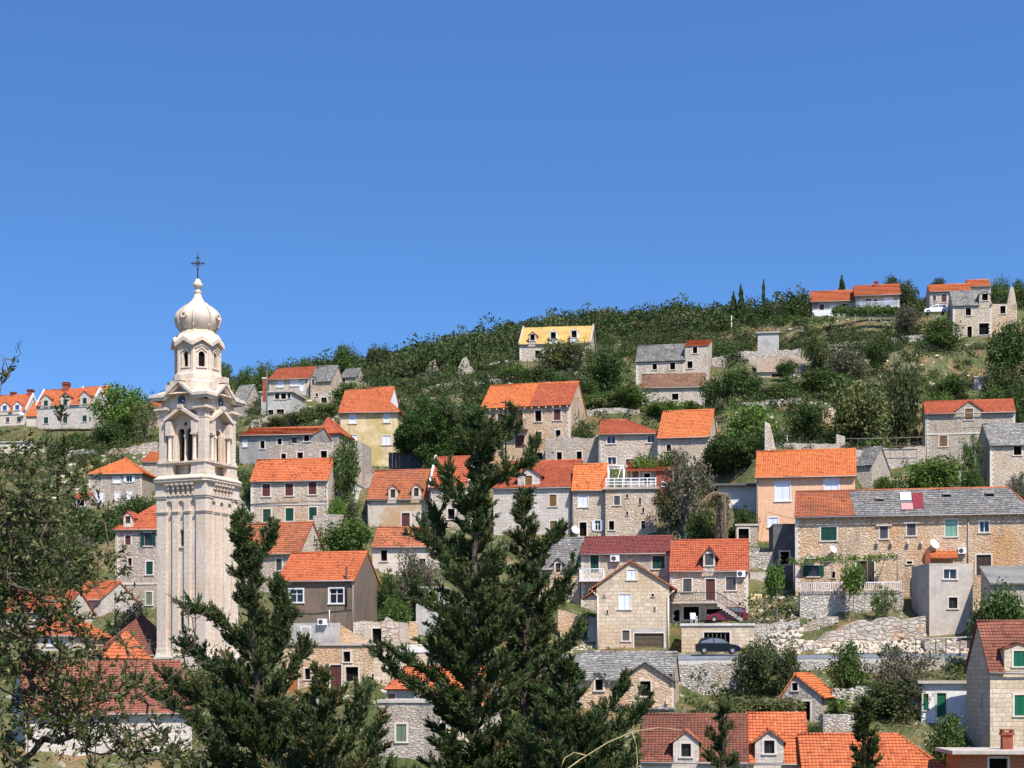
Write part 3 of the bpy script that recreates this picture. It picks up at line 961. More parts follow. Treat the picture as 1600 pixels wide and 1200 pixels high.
# ------------------------------------------------------------------ the village
def build_houses():
    h = house
    # ---- far left terrace
    h('A1', 'house', 'pale house with two blue shuttered dormers at the far left edge', -14, 40, 290, -14, 619, 642.5, 668, 'plaster_cream', 'tile_orange',
      [('pk', 12, 656, 6, 8), ('pk', 29, 655, 6, 8)], xg=62, over=.3, parapet=True,
      dormers=[(7.5, 15, 643, 634, 628, 'pu', 6.5, 7, 637.5, dict(wall='plaster_white')), (27, 15, 642, 633, 627, 'pu', 6.5, 7, 636.5, dict(wall='plaster_white'))],
      chims=[(21, 613, 7, 7, 3), (48, 609, 8, 9, 3)])
    h('A2', 'house_annex', 'low orange roofed annex squeezed between the blue shuttered house and the long pale house', 41, 58, 287, -10, 632, 650, 668, 'plaster_cream', 'tile_bright', [], D=5, cat='annex')
    h('A3b', 'house', 'rear wing with a bare pale gable behind the long pale three dormer house', 120, 164, 286, -16, 606, 628, 668, 'ashlar_pale', 'tile_orange', [], xg=185, parapet=True)
    h('A3', 'house', 'long pale stone house with three white gabled dormers and a brick chimney', 57, 144, 274, -14, 610, 634, 673, 'ashlar_pale', 'tile_orange',
      [('pn', 102, 656, 7.5, 10), ('pn', 132.3, 654, 7.5, 10), ('pn', 72, 657, 7.5, 10)], xg=168, parapet=True, course=.34,
      dormers=[(71.7, 17, 637, 623, 616.5, 'pn', 7, 9.5, 630.5, dict(wall='ashlar_pale', over=.2)), (102, 17, 636, 620, 613.5, 'pn', 7, 9.5, 628.5, dict(wall='ashlar_pale', over=.2)), (132.4, 17, 633, 618, 611, 'pn', 7, 9.5, 626.5, dict(wall='ashlar_pale', over=.2))],
      chims=[(103.7, 598, 9, 14, 3.2)])
    h('A5', 'stone_building', 'low flat roofed stone building on the terrace below the long pale house', -10, 68, 262, -6, 690, 692, 712, 'plaster_cream', 'concrete', [('o', 50, 703, 7, 9)], D=5, kind='flat', cat='building')
    h('A4', 'house', 'small house with a hipped orange roof left of the belfry clock', 217, 262, 274, -12, 622, 637, 672, 'stone_pale', 'tile_orange', [('o', 226, 655, 7, 12)], D=7, hl=3)
    h('B2', 'house', 'little orange roof just left of the tower ledge, above the hipped stone house', 222, 252, 232, -8, 708, 722, 745, 'stone_pale', 'tile_orange', [], D=6)
    h('B1', 'house', 'hipped orange roof stone house with white shutters left of the tower', 139, 221, 217, -7, 717, 739, 797, 'stone_grey', 'tile_bright',
      [('aw', 202, 748, 9, 10), ('pw', 182.5, 750, 11, 9), ('Dw', 156, 776, 12, 17), ('pw', 183, 775, 7, 13), ('pw', 202, 773, 8, 13)], xg=242, hl=4.2, hr=3.2, over=.35)
    h('B3', 'shed', 'tiny shed with a small red roof beside the hipped stone house', 116, 136, 212, -8, 771, 779, 796, 'stone_grey', 'tile_red', [('o', 126, 786, 12, 9)], D=3, cat='shed')
    h('B4', 'house', 'tall grey stone house with a side dormer standing behind the tower shaft', 181, 262, 142, -9, 779, 826, 955, 'stone_grey', 'tile_red',
      [('an', 231.7, 842.6, 12, 20), ('pn', 233.6, 887.5, 11, 20), ('pv', 233, 935, 10, 20), ('Dm', 200, 844, 9, 14), ('o', 203, 878, 6, 12)], D=6.5, hl=3.6, over=.25,
      dormers=[(200, 15, 824, 808, 800, 'Dd', 8, 11, 812, dict(wall='plaster_cream'))], string=912, course=.34)
    # ---- lower left behind the bush
    h('C1', 'house', 'white stone gable house at the foot of the tall grey house, left of the tower', 108, 158, 135, -21, 912, 937, 968, 'ashlar_pale', 'tile_orange', [], xg=214, parapet=False)
    h('C2', 'house', 'orange roofed house farthest left behind the leafy bush', 2, 100, 128, -8, 924, 956, 985, 'plaster_cream', 'tile_red', [('pw', 30, 968, 8, 12), ('pw', 70, 968, 8, 12)], D=6)
    h('C3', 'house', 'low house with bright wall under an orange roof behind the bush', 52, 116, 120, -10, 963, 993, 1020, 'plaster_cream', 'tile_orange', [('pw', 80, 1003, 10, 12)], D=6, hr=1.6)
    h('C4', 'house', 'hipped roof house lying in the shade at the left foot of the tower', 150, 246, 117, -3, 965, 1022, 1048, 'stone_pale', 'tile_brown', [], D=7, hl=2.2, hr=2.0)  # brown tile colour carries the tower's shadow on this roof
    h('C4t', 'outbuilding', 'small pyramid roofed orange outbuilding left of the tower base', 163, 211, 110, -4, 990, 1026, 1045, 'stone_pale', 'tile_orange', [], D=2.9, hl=1.0, hr=1.0, cat='outbuilding', course=.34)
    h('C5', 'church_nave', 'long church building under a weathered pantile roof before the tower', 40, 300, 96, 22, 1036, 1112, 1180, 'ashlar_pale', 'tile_nave', [('o', 258, 1150, 10, 22), ('o', 200, 1150, 10, 22)], D=8, cat='church', over=.35)
    # ---- upper centre-left
    h('D1', 'house_ruin', 'grey stone cottage with a weathered slab roof just right of the belfry', 362, 384, 236, -25, 605, 628, 657, 'stone_grey', 'slab_light', [], xg=410, cat='cottage', gable=[('o', 398, 616, 3, 8)])
    h('D2', 'house', 'upper stone house with a faded red roof and white shutters near the ridge', 420, 483, 228, -13, 577, 593, 613, 'stone_pale', 'tile_red',
      [('pw', 438, 600, 9, 10), ('pw', 460, 598, 12, 10), ('Dw', 472, 603, 7, 15)], D=6.5, over=.3)
    h('D2b', 'house', 'old stone house with a dark slab roof and a tiny wall dormer near the ridge', 485, 518, 226, -14, 574, 596.5, 634, 'stone_warm', 'slab_grey', [('o', 495, 617, 4, 5), ('o', 506, 627, 9, 12)], xg=538,
      dormers=[(489.5, 9, 604, 593, 588, 'Dd', 4.5, 9, 597, {})])
    h('D2c', 'cottage', 'low slab roofed cottage at the right end of the ridge row', 533, 556, 232, -14, 578, 590, 602, 'stone_grey', 'slab_grey', [('o', 536, 596, 7, 9)], xg=571, cat='cottage')
    h('D3', 'concrete_house', 'unfinished grey concrete house with an upper terrace below the red roofed ridge house', 408, 455, 218, -10, 612, 614, 650, 'plaster_lightgrey', 'concrete',
      [('o', 433, 619, 7, 9), ('o', 443, 619, 8, 9), ('o', 452, 618, 5, 9), ('o', 423, 645, 9, 9), ('o', 438, 643, 12, 7)], D=6, kind='flat', over=.3)
    h('E1b', 'house_wing', 'rear wing with a white gable behind the yellow house', 575, 610, 193, -14, 607.5, 626, 660, 'plaster_white', 'tile_orange', [], xg=622, cat='house wing', parapet=False)
    h('E1', 'house', 'tall yellow ochre house with peeling plaster and a hipped orange roof', 531, 621, 186, -7, 611, 643, 739, 'plaster_yellow', 'tile_orange',
      [('pw', 551, 654, 11, 15), ('pw', 604, 653, 9, 14), ('pw', 552, 684, 13, 8), ('pw', 604, 688, 13, 14)], D=6.4, hr=3.0, over=.35, gov=.2, sur='plaster_cream')
    h('E2b', 'house', 'small red roofed house wedged left of the yellow house', 500, 529, 178, -12, 655, 677, 700, 'plaster_grey', 'tile_red', [], D=5, hr=1.8, hl=0)
    h('E2', 'house', 'long grey rendered house with a shallow orange roof right of the belfry columns', 374, 489, 172, -9, 671, 681, 725, 'plaster_grey', 'tile_orange',
      [('o', 410, 695, 7, 12), ('o', 437, 690, 7, 9), ('ax', 460, 688, 8, 9), ('ox', 479, 684, 8, 11), ('pw', 383, 693, 6, 10)], xg=521, over=.3, rafters=False)
    h('E3', 'house_ruin', 'roofless grey stone ruin with dark window holes above the green shuttered house', 420, 566, 160, -8, 694, 694, 745, 'stone_grey', 'slab_grey',
      [('o', 443, 715, 8, 12), ('o', 469, 713, 9, 12), ('o', 506, 711, 10, 13)], D=4.0, kind='ruin', cat='ruin')
    h('F1', 'house', 'stone house with three maroon shutters above three green shutters', 392, 512, 168 - 14, -9, 720, 751, 824, 'stone_warm', 'tile_orange',
      [('pm', 416, 766, 12.5, 19), ('pm', 452, 765, 12.5, 19), ('pm', 488.5, 763, 12.5, 19), ('pn', 417, 805.5, 12.5, 20), ('pn', 452.5, 804, 12.5, 20), ('pn', 489, 802.5, 12.5, 20)],
      xg=530, string=788, quoin=True, sur='surround')
    h('F1b', 'outhouse', 'small white flat roofed outhouse right of the green shuttered house', 521, 556, 156, -8, 756, 757, 800, 'plaster_white', 'concrete', [('o', 537, 763, 7, 7)], D=3.5, kind='flat', over=.08, cat='outhouse')
    h('G1', 'house', 'house with a lichen stained orange roof and a narrow gable window, behind the left conifer', 362, 469, 144, -22, 821, 865, 935, 'stone_pale', 'tile_worn',
      [('pk', 436, 882, 10, 18), ('o', 425, 925, 12, 10), ('pk', 396, 886, 9, 16)], xg=507, gable=[('pk', 491, 843, 5, 13)])
    h('G2', 'house', 'brown rendered house with a bright orange roof and white framed windows', 435, 554, 130, -14, 866, 907, 1012, 'plaster_brown', 'tile_orange',
      [('g', 463, 931, 22, 20), ('g', 525.6, 931, 23, 23), ('Dx', 478, 992, 13, 24)], xg=592, course=.28, sur='plaster_white')
    h('G3', 'old_building', 'crumbling ochre stone building with doorways below the brown house', 440, 612, 124, -8, 1008, 1009, 1092, 'stone_ochre', 'concrete',
      [('o', 542, 1026, 11, 16), ('Dm', 525, 1059, 17, 40), ('o', 550, 1062, 20, 40), ('o', 480.6, 1053, 9, 17), ('Dr', 458, 1068, 15, 36), ('o', 585, 1060, 8, 14)], D=4, kind='flat', over=.15, cat='building')
    h('G3r', 'hut_ruin', 'collapsed stone hut with white mortar at the corner of the brown house', 552, 622, 127, -10, 970, 972, 1012, 'stone_pale', 'slab_grey', [('o', 589, 994, 15, 24)], D=3.2, kind='ruin', cat='ruin')
    h('G4', 'outhouse', 'narrow pale concrete outhouse between the brown house and the tall conifer', 650, 694, 132, -6, 916, 920, 1006, 'plaster_lightgrey', 'concrete', [('o', 674, 932, 12, 16)], D=4, kind='flat', over=.1, cat='outhouse')
    h('G5', 'cottage', 'small cottage under an orange roof seen through the lower conifer branches', 604, 652, 106, -30, 1044, 1076, 1105, 'stone_pale', 'tile_orange', [('Dr', 612, 1094, 14, 20)], D=4.5, cat='cottage')
    h('G6', 'cottage', 'orange tiled cottage hidden right behind the trunk of the tall conifer', 664, 762, 104, -8, 1046, 1100, 1190, 'plaster_cream', 'tile_bright', [('o', 690, 1140, 14, 20)], D=6, cat='cottage')
    h('G7', 'house', 'grey stone house with an olive shutter between the two conifers', 592, 662, 97, -8, 1097, 1098, 1180, 'stone_grey', 'concrete', [('pv', 627, 1145, 16, 27)], D=5, kind='flat', over=.1)
    # ---- centre
    h('H1', 'house', 'ochre stained house with two small roof dormers left of the tall conifer', 574, 672, 153, -10, 737, 779, 830, 'plaster_worn', 'tile_worn',
      [('Dm', 634, 812, 13, 21), ('pk', 669 - 6, 810, 11, 18)], D=5.6, pipe=(-1,),
      dormers=[(614, 15, 781, 765, 758, 'Dd', 7.5, 13, 771, dict(wall='plaster_cream')), (650.5, 15, 779, 763, 756, 'Dd', 7.5, 13, 769, dict(wall='plaster_cream'))])
    h('H1b', 'shed', 'low outhouse with a mossy orange roof in front of the ochre stained house', 582, 672, 142, -8, 826, 854, 905, 'plaster_cream', 'tile_worn', [('o', 600, 868, 10, 17), ('o', 660, 880, 10, 14)], D=4.5, cat='outhouse')
    h('H2', 'house', 'taller red roofed house with one green shutter left of the tall conifer', 672, 731, 151, -10, 716, 760, 830, 'stone_pale', 'tile_red', [('pn', 698, 770, 12, 14), ('o', 705, 803, 11, 16)], D=5.4, parapet=True)
    h('H3', 'house', 'pale ashlar house with brown shutters and a big white dormer right of the conifer', 771, 893, 150, -12, 723, 763, 842, 'ashlar_pale', 'tile_red',
      [('pb', 864, 782, 11, 18), ('pb', 865, 823, 11, 18), ('pb', 829, 782, 10, 17), ('pb', 829, 822, 10, 17)], xg=923, course=.26, parapet=False, pipe=True,
      dormers=[(826, 35, 762, 742, 730, 'pb', 11, 17, 752, dict(wall='ashlar_pale', over=.25, sb=.3))])
    h('H4', 'house', 'small house with a bright orange roof and one white shutter beside the pale ashlar house', 894, 946, 148, -8, 727, 765, 842, 'stone_warm', 'tile_bright',
      [('pw', 911, 783, 14, 18), ('o', 911, 827, 11, 22), ('aw', 934, 821, 9, 15)], D=5)
    h('H5', 'terrace_house', 'stone terrace house with round pocked wall below a white balcony', 946, 1026, 147, -6, 764, 765, 842, 'stone_warm', 'concrete',
      [('pk', 964, 782, 9, 14), ('o', 955.6, 821, 8, 14), ('o', 980, 775, 3, 6), ('o', 980, 802, 3, 6), ('o', 1000, 783, 3, 11), ('o', 1005, 820, 6, 12), ('o', 1005, 797, 3, 7)], D=4.5, kind='flat', over=.25)
    h('H6', 'house', 'upper room with a lean-to tile roof and brick corner behind the white balcony', 980, 1052, 153, -8, 722, 735, 775, 'stone_grey', 'tile_red',
      [('pb', 993, 741, 10, 12), ('o', 1011, 749, 9, 19)], D=4.6, kind='mono', over=.6, cat='house')
    h('I1', 'house', 'large weathered house with a patched roof of bright and dull orange tiles', 752, 891, 173, -15, 603, 637, 728, 'stone_ochre', 'tile_bright',
      [('pd', 782, 654, 9, 15), ('Dm', 811, 652, 12, 23), ('o', 841, 650, 10, 17), ('pm', 870.6, 648, 11, 17), ('pm', 842, 682, 9, 15), ('o', 872, 678, 8, 12), ('Dm', 812, 690, 15, 20), ('o', 840, 714, 16, 13), ('pd', 783, 692, 8, 15)],
      xg=916, roof2=(828, 'tile_red'), rafters=True, over=.35, gable=[('o', 903, 617, 3, 8), ('o', 903, 655, 3, 9)])
    h('I2', 'stone_ruin', 'roofless tan stone front wall with two white framed windows', 852, 935, 168, -8, 683, 683, 735, 'stone_grey', 'slab_grey', [('o', 874, 713, 8, 13), ('o', 905, 712, 8, 13), ('o', 925, 702, 2, 2), ('o', 864, 705, 2, 2)], D=3, kind='ruin', cat='ruin')
    h('I3', 'house', 'pinkish stone house with a hipped red roof beside the tan ruin', 936, 1027, 165, -7, 658, 678, 735, 'stone_pale', 'tile_red',
      [('g', 955, 687, 13, 12), ('g', 1017, 686, 11, 11), ('g', 956, 720, 13, 11), ('Dm', 985, 722, 14, 9)], D=6, hr=3.2, over=.3, course=.26)
    h('I4', 'house', 'house with a bright tiled roof above the green shrubs, right of the hipped red roof', 1028, 1108, 162, -14, 644, 683, 735, 'stone_warm', 'tile_bright', [('o', 1045, 700, 7, 10)], xg=1144, over=.3, gwall=None)
    # ---- ridge
    h('J1', 'house', 'roofless looking stone house topped with yellow roof boarding on the ridge', 812, 922, 236, -8, 512, 538, 566, 'stone_pale', 'yellow_board', [('o', 842, 554, 12, 13)], xg=931, ridge=False, parapet='stone_pale',
      dormers=[(832, 11, 541, 523, 519, 'o', 7, 10, 527, dict(wall='stone_pale', roof='tile_orange')), (864.5, 12, 539, 519, 516, 'o', 8, 11, 524.5, dict(wall='plaster_white', roof='concrete', over=.02)), (897, 12, 538, 517, 514, 'o', 8, 11, 522, dict(wall='plaster_white', roof='concrete', over=.02))])
    h('J2', 'house', 'stone house with a slab roof beside its own square tower below the ridge', 994, 1070, 217, -10, 541, 565, 604, 'stone_pale', 'slab_grey', [('o', 1023, 573, 7, 9), ('o', 1051, 572, 8, 11)], D=6)
    h('J2t', 'house_tower', 'square stone tower with an orange lean-to roof joined to the slab roofed house', 1070, 1106, 216, -12, 533, 541, 604, 'stone_pale', 'tile_orange', [('o', 1078, 570, 8, 11), ('o', 1086, 547, 7, 10)], D=6, kind='mono', cat='tower house', over=.15)
    h('J3', 'barn', 'low barn with brown lichen covered tiles below the square tower house', 1002, 1101, 206, -8, 586, 606, 640, 'stone_pale', 'tile_lichen', [('o', 1055, 620, 10, 10)], D=5, roof2=None, cat='barn')
    h('J4', 'shed', 'long shed with a plain beige roof below the dry stone terrace', 1183, 1258, 216, -8, 559, 581, 594, 'plaster_cream', 'tile_beige', [('o', 1215, 587, 18, 6)], D=6, cat='shed', ridge=False)
    h('J5', 'hut', 'small flat roofed concrete hut on the upper terrace', 1184, 1217, 234, -8, 519, 521, 551, 'plaster_lightgrey', 'concrete', [], D=4, kind='flat', over=.25, cat='hut')
    h('J6', 'house', 'left part of the low orange roofed villa on the skyline with a maroon door', 1269, 1337, 246, -10, 456, 471, 497, 'plaster_lightgrey', 'tile_orange', [('pm', 1284, 481, 7, 11), ('pw', 1302, 481, 8, 7), ('o', 1320, 479, 8, 9)], D=8, over=.5, gov=.4)
    h('J7', 'house', 'right taller part of the skyline villa with a white terrace and chimney', 1337, 1405, 243, -10, 447, 460, 497, 'plaster_lightgrey', 'tile_orange', [('g', 1357, 472, 9, 12), ('pw', 1388, 471, 13, 12), ('pw', 1345, 474, 5, 10), ('o', 1368, 472, 5, 9)], D=8, over=1.1, gov=.3, chims=[(1369, 440, 6, 7, 4)])  # grey plaster puts eave shade into the beige wall; eave deepened for shade
    h('J8', 'house', 'skyline house of bare stone with a bright orange roof behind the white car', 1453, 1517, 240, -9, 446, 456, 486, 'stone_pale', 'tile_bright', [('pm', 1475, 466, 8, 12), ('pk', 1460, 466, 5, 8)], D=6, over=.25)
    h('J8b', 'house', 'small tall house with the highest orange roof on the right skyline', 1514, 1548, 243, -9, 438.5, 448, 480, 'stone_pale', 'tile_bright', [], D=6, over=.2)
    h('J9', 'house', 'big old stone house with slab roof, dormer and dark square doorway high on the right', 1489, 1549, 226, -9, 456, 478, 530, 'stone_warm', 'slab_light',
      [('o', 1513, 487, 8, 12), ('o', 1538, 514, 16, 18), ('o', 1515, 521, 7, 22)], D=7, roof2=None,
      dormers=[(1539, 17, 481, 460, 455, 'o', 9, 11, 464, dict(wall='stone_warm'))])
    h('J9r', 'house_ruin', 'roofless right wing of the big old stone house with a broken gable', 1549, 1588, 226.6, -9, 474, 475, 530, 'stone_warm', 'slab_grey', [('o', 1567, 484, 8, 12)], D=7, kind='ruin', cat='ruin')
    h('J10', 'hut', 'tiny stone hut almost swallowed by shrubs on the right slope', 1523, 1549, 206, -8, 588, 590, 612, 'stone_pale', 'concrete', [], D=3, kind='flat', over=.15, cat='hut')
    # ---- right
    h('K1', 'house', 'grey stone house with one central brown shuttered gable dormer', 1446, 1586, 180, -10, 628, 646, 727, 'stone_grey', 'tile_red',
      [('pb', 1474, 689, 12, 17)], D=4.5, over=.3, string=677, course=.26,
      dormers=[(1514, 40, 668, 641, 627, 'pb', 12, 17, 647, dict(wall='stone_grey', over=.18))], roof2=None)
    h('K2', 'house', 'old stone house with a lichen grey slab roof cut by the right edge', 1547, 1640, 163, -4, 664, 695, 770, 'stone_warm', 'slab_light', [('o', 1590, 704, 12, 14)], D=6.5, over=.3,
      left=[])
    h('K3', 'house', 'salmon plastered house with white louvred shutters', 1182, 1336, 144, -11, 706, 744, 842, 'plaster_salmon', 'tile_bright', [('pw', 1223, 768, 22, 29), ('pw', 1299, 759, 21, 20), ('pw', 1208, 816, 14, 14)], D=6, over=.35, gov=.15, sur='plaster_white', course=.26)
    h('K4', 'hut', 'small slab roofed stone hut with a slit door right of the salmon house', 1338, 1362, 158, -28, 702, 728, 770, 'stone_grey', 'slab_grey', [], xg=1391, cat='hut', gable=[('o', 1370, 745, 7, 20)])
    h('K5', 'row_house', 'long warm stone row house half roofed in orange tiles and half in grey slabs', 1243, 1612, 130, -11, 768, 806, 920, 'stone_ochre', 'tile_worn',
      [('pn', 1295, 834, 24, 21), ('pk', 1381, 832, 12, 19), ('pk', 1424, 827, 13, 19), ('pt', 1486, 825, 18, 26), ('g', 1538, 823, 14, 17), ('an', 1271, 892, 16, 17), ('Dd', 1352, 894, 27, 34), ('Dd', 1537, 883, 22, 32), ('o', 1421, 879, 8, 4), ('o', 1302, 898, 6, 10)],
      D=7, roof2=(1336, 'slab_grey'), over=.35, rafters=True, hr=1.4)
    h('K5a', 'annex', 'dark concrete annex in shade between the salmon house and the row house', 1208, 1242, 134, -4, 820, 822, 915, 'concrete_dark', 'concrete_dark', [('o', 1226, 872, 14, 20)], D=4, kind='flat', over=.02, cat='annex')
    h('K6', 'concrete_tower', 'bare grey concrete block two storeys high with small square windows', 1452, 1520, 122, 4, 882, 884, 998, 'concrete', 'concrete', [('g', 1484.5, 897, 20, 15), ('G', 1489, 942, 14, 17)], D=4.2, kind='flat', over=.0, cat='block')
    h('K7', 'shed', 'shed with a grey corrugated roof at the right edge below the row house', 1548, 1625, 118, -6, 887, 912, 945, 'stone_grey', 'corrugated_grey', [], D=4, kind='mono', over=.3, cat='shed')
    h('K8', 'lean_to', 'small lean-to with a dark doorway behind the dead palm', 1150, 1184, 141, -6, 818, 822, 855, 'stone_grey', 'concrete', [('o', 1162, 836, 16, 20)], D=3, kind='flat', over=.1, cat='shed')
    h('K9', 'shed', 'white walled shed with a flat grey roof behind the dead palm', 1122, 1181, 150, -4, 757, 760, 800, 'plaster_white', 'concrete_dark', [], D=4, kind='flat', over=.9, cat='shed')
    # ---- lower right
    h('M5', 'house', 'low ochre house with a sagging slab roof right of the tall conifer', 842, 906, 137, -12, 843, 889, 945, 'stone_ochre', 'slab_grey', [('o', 890, 925, 8, 12)], D=6,
      dormers=[(872, 14, 897, 879, 872, 'Dd', 8, 14, 887, dict(wall='stone_ochre', over=.25))])
    h('M2', 'house', 'house with a plum red roof, green door balcony and green shutter behind the garage gable', 908, 1046, 136, -11, 841, 865, 955, 'stone_warm', 'tile_maroon', [('Dn', 929, 881, 13, 27), ('pn', 1029, 878.5, 19, 20)], D=5, over=.3, course=.32)
    h('M1', 'house', 'warm stone gable house with a brown garage door beside the road', 932, 1046, 127, -5, 877, 915, 1022, 'ashlar_warm', 'tile_worn',
      [('pw', 987, 898, 13, 15), ('pw', 976, 940, 17, 23), ('A', 978, 993, 11, 16), ('X', 1014, 1006, 46, 33), ('o', 944, 931, 2.5, 3), ('o', 949, 956, 2.5, 5), ('o', 1020, 930, 4, 4), ('o', 1023, 951, 2.5, 5)],
      kind='gable', D=7, over=.7, gov=.25, gapex=985, pipe=False)
    h('M3', 'house', 'orange tiled house with a dark dormer and an outside stair beside the garage gable', 1047, 1169, 131, -8, 846, 891, 975, 'stone_warm', 'tile_red',
      [('pk', 1074, 914.5, 13, 20), ('Dm', 1110, 921, 14, 33), ('pk', 1142, 912, 15, 20), ('o', 1080, 958, 24, 20), ('o', 1057, 962, 10, 18), ('o', 1125, 960, 42, 17)], D=6, over=.25,
      dormers=[(1108, 19, 893, 867, 855, 'pk', 13, 18, 874, dict(wall='stone_warm', over=.3, roof='tile_brown'))], course=.3)
    h('M4', 'garage', 'flat roofed stone garage with a barred window behind the black car', 1065, 1178, 124, -6, 974, 978, 1026, 'ashlar_warm', 'mortar_white', [('A', 1120, 1000, 40, 24)], D=4, kind='flat', over=.12, cat='garage', pipe=False)
    h('L4', 'house', 'old house with a curled slab roof and a broad stone front gable', 902, 1052, 109, -9, 1022, 1062, 1112, 'stone_ochre', 'slab_light', [], D=6.5, over=.3,
      dormers=[(936, 20, 1082, 1062, 1051, 'o', 12, 17, 1070, dict(wall='ashlar_warm', over=.3)), (1008.5, 82, 1108, 1061, 1034.5, 'o', 16, 23, 1076, dict(wall='stone_ochre', over=.35))])
    h('L3', 'hut', 'little stone hut with a patched orange and grey roof beside the dry wall', 1222, 1284, 108, -24, 1055, 1087, 1140, 'stone_grey', 'tile_bright', [('o', 1242, 1073, 9, 12), ('o', 1256, 1116, 20, 40)], kind='gable', D=4.2, over=.3, gov=.2, gapex=1243, cat='hut')
    h('L2', 'house', 'low white walled house with a bright green door and a concrete roof terrace', 1440, 1524, 106, -4, 1050, 1068, 1128, 'plaster_white', 'concrete', [('DN', 1471, 1102, 14, 38), ('pN', 1446, 1097, 9, 26)], D=5, kind='flat', over=.35)
    h('L1', 'house', 'pale ashlar house with a brown tiled roof and green shutters at the lower right edge', 1547, 1660, 100, 2, 973, 1047, 1215, 'ashlar_warm', 'tile_brown', [('pN', 1594, 1102, 18, 32)], D=4.6, over=.2, gov=.15, sur='surround',
      dormers=[(1592, 46, 1048, 1014, 1006, 'pN', 17, 24, 1029, dict(wall='ashlar_warm', over=.12))], left=[('pN', 1535, 1096, 6, 26)], course=.3)
    h('L5', 'house', 'house with a long faded red roof and the left gabled dormer in the foreground', 1002, 1168, 94, -7, 1119, 1188, 1240, 'ashlar_pale', 'tile_brown', [('o', 1030, 1215, 14, 18)], D=6.5, over=.25,
      dormers=[(1072, 40, 1192, 1158, 1142, 'G', 15, 20, 1172, dict(wall='ashlar_pale', over=.2, roof='tile_worn'))], course=.27)
    h('L5b', 'house', 'foreground house part with bright orange pantiles and the right gabled dormer', 1168, 1262, 94, -7, 1117, 1190, 1240, 'ashlar_pale', 'tile_orange', [('o', 1240, 1215, 14, 18)], D=6.5, over=.25, course=.34,
      dormers=[(1202, 44, 1192, 1158, 1141, 'G', 16, 20, 1167, dict(wall='ashlar_pale', over=.22, roof='tile_orange'))])
    h('L6', 'house', 'foreground house with a broad hipped orange pantile roof', 1258, 1520, 91, -5, 1150, 1232, 1275, 'hollow_brick', 'tile_orange', [], D=8, hr=3.4, over=.3, course=.34)
    h('L7', 'annex', 'brick annex with a flat concrete roof and a brick chimney at the lower right corner', 1500, 1640, 88, -3, 1176, 1178, 1240, 'hollow_brick', 'concrete', [('o', 1560, 1200, 28, 30)], D=3.5, kind='flat', over=.6, cat='annex', chims=[(1573, 1140, 16, 34, 2.2)])
# ------------------------------------------------------------------ terrain
class Terrain:
    pass
T = Terrain()
def trend(x, y):
    ys = [-60, 0, 8, 30, 60, 92, 112, 130, 150, 175, 205, 240, 300, 330, 420, 700, 3000]
    zs = [1, -1.7, -2.6, -8, -11, -9.5, -2, 3, 12, 20, 33, 44, 58, 56, 20, -20, -40]
    x = x / S; y = y / S
    z = np.interp(y, ys, zs)
    left = np.clip((-x - 10) / 70, 0, 1) * np.clip((y - 120) / 120, 0, 1)
    z = z - left * 10 * np.where(y > 320, .4, 1)
    return z * S

def height(x, y):
    x = np.atleast_1d(np.asarray(x, float)); y = np.atleast_1d(np.asarray(y, float))
    C = T.C
    out = np.empty(len(x))
    for s in range(0, len(x), 4000):
        xx, yy = x[s:s + 4000, None], y[s:s + 4000, None]
        d2 = (xx - C[None, :, 0]) ** 2 + (yy - C[None, :, 1]) ** 2
        w = C[None, :, 3] / (d2 + 1.2) ** 1.7
        out[s:s + 4000] = (w * T.res[None, :]).sum(1) / w.sum(1)
    z = trend(x, y) + out
    z += .25 * np.sin(x * .31 + 1.7 * np.sin(y * .13)) * np.cos(y * .27) * np.clip((y - 20) / 60, 0, 1)
    return z

def hz(x, y):
    return float(height([x], [y])[0])

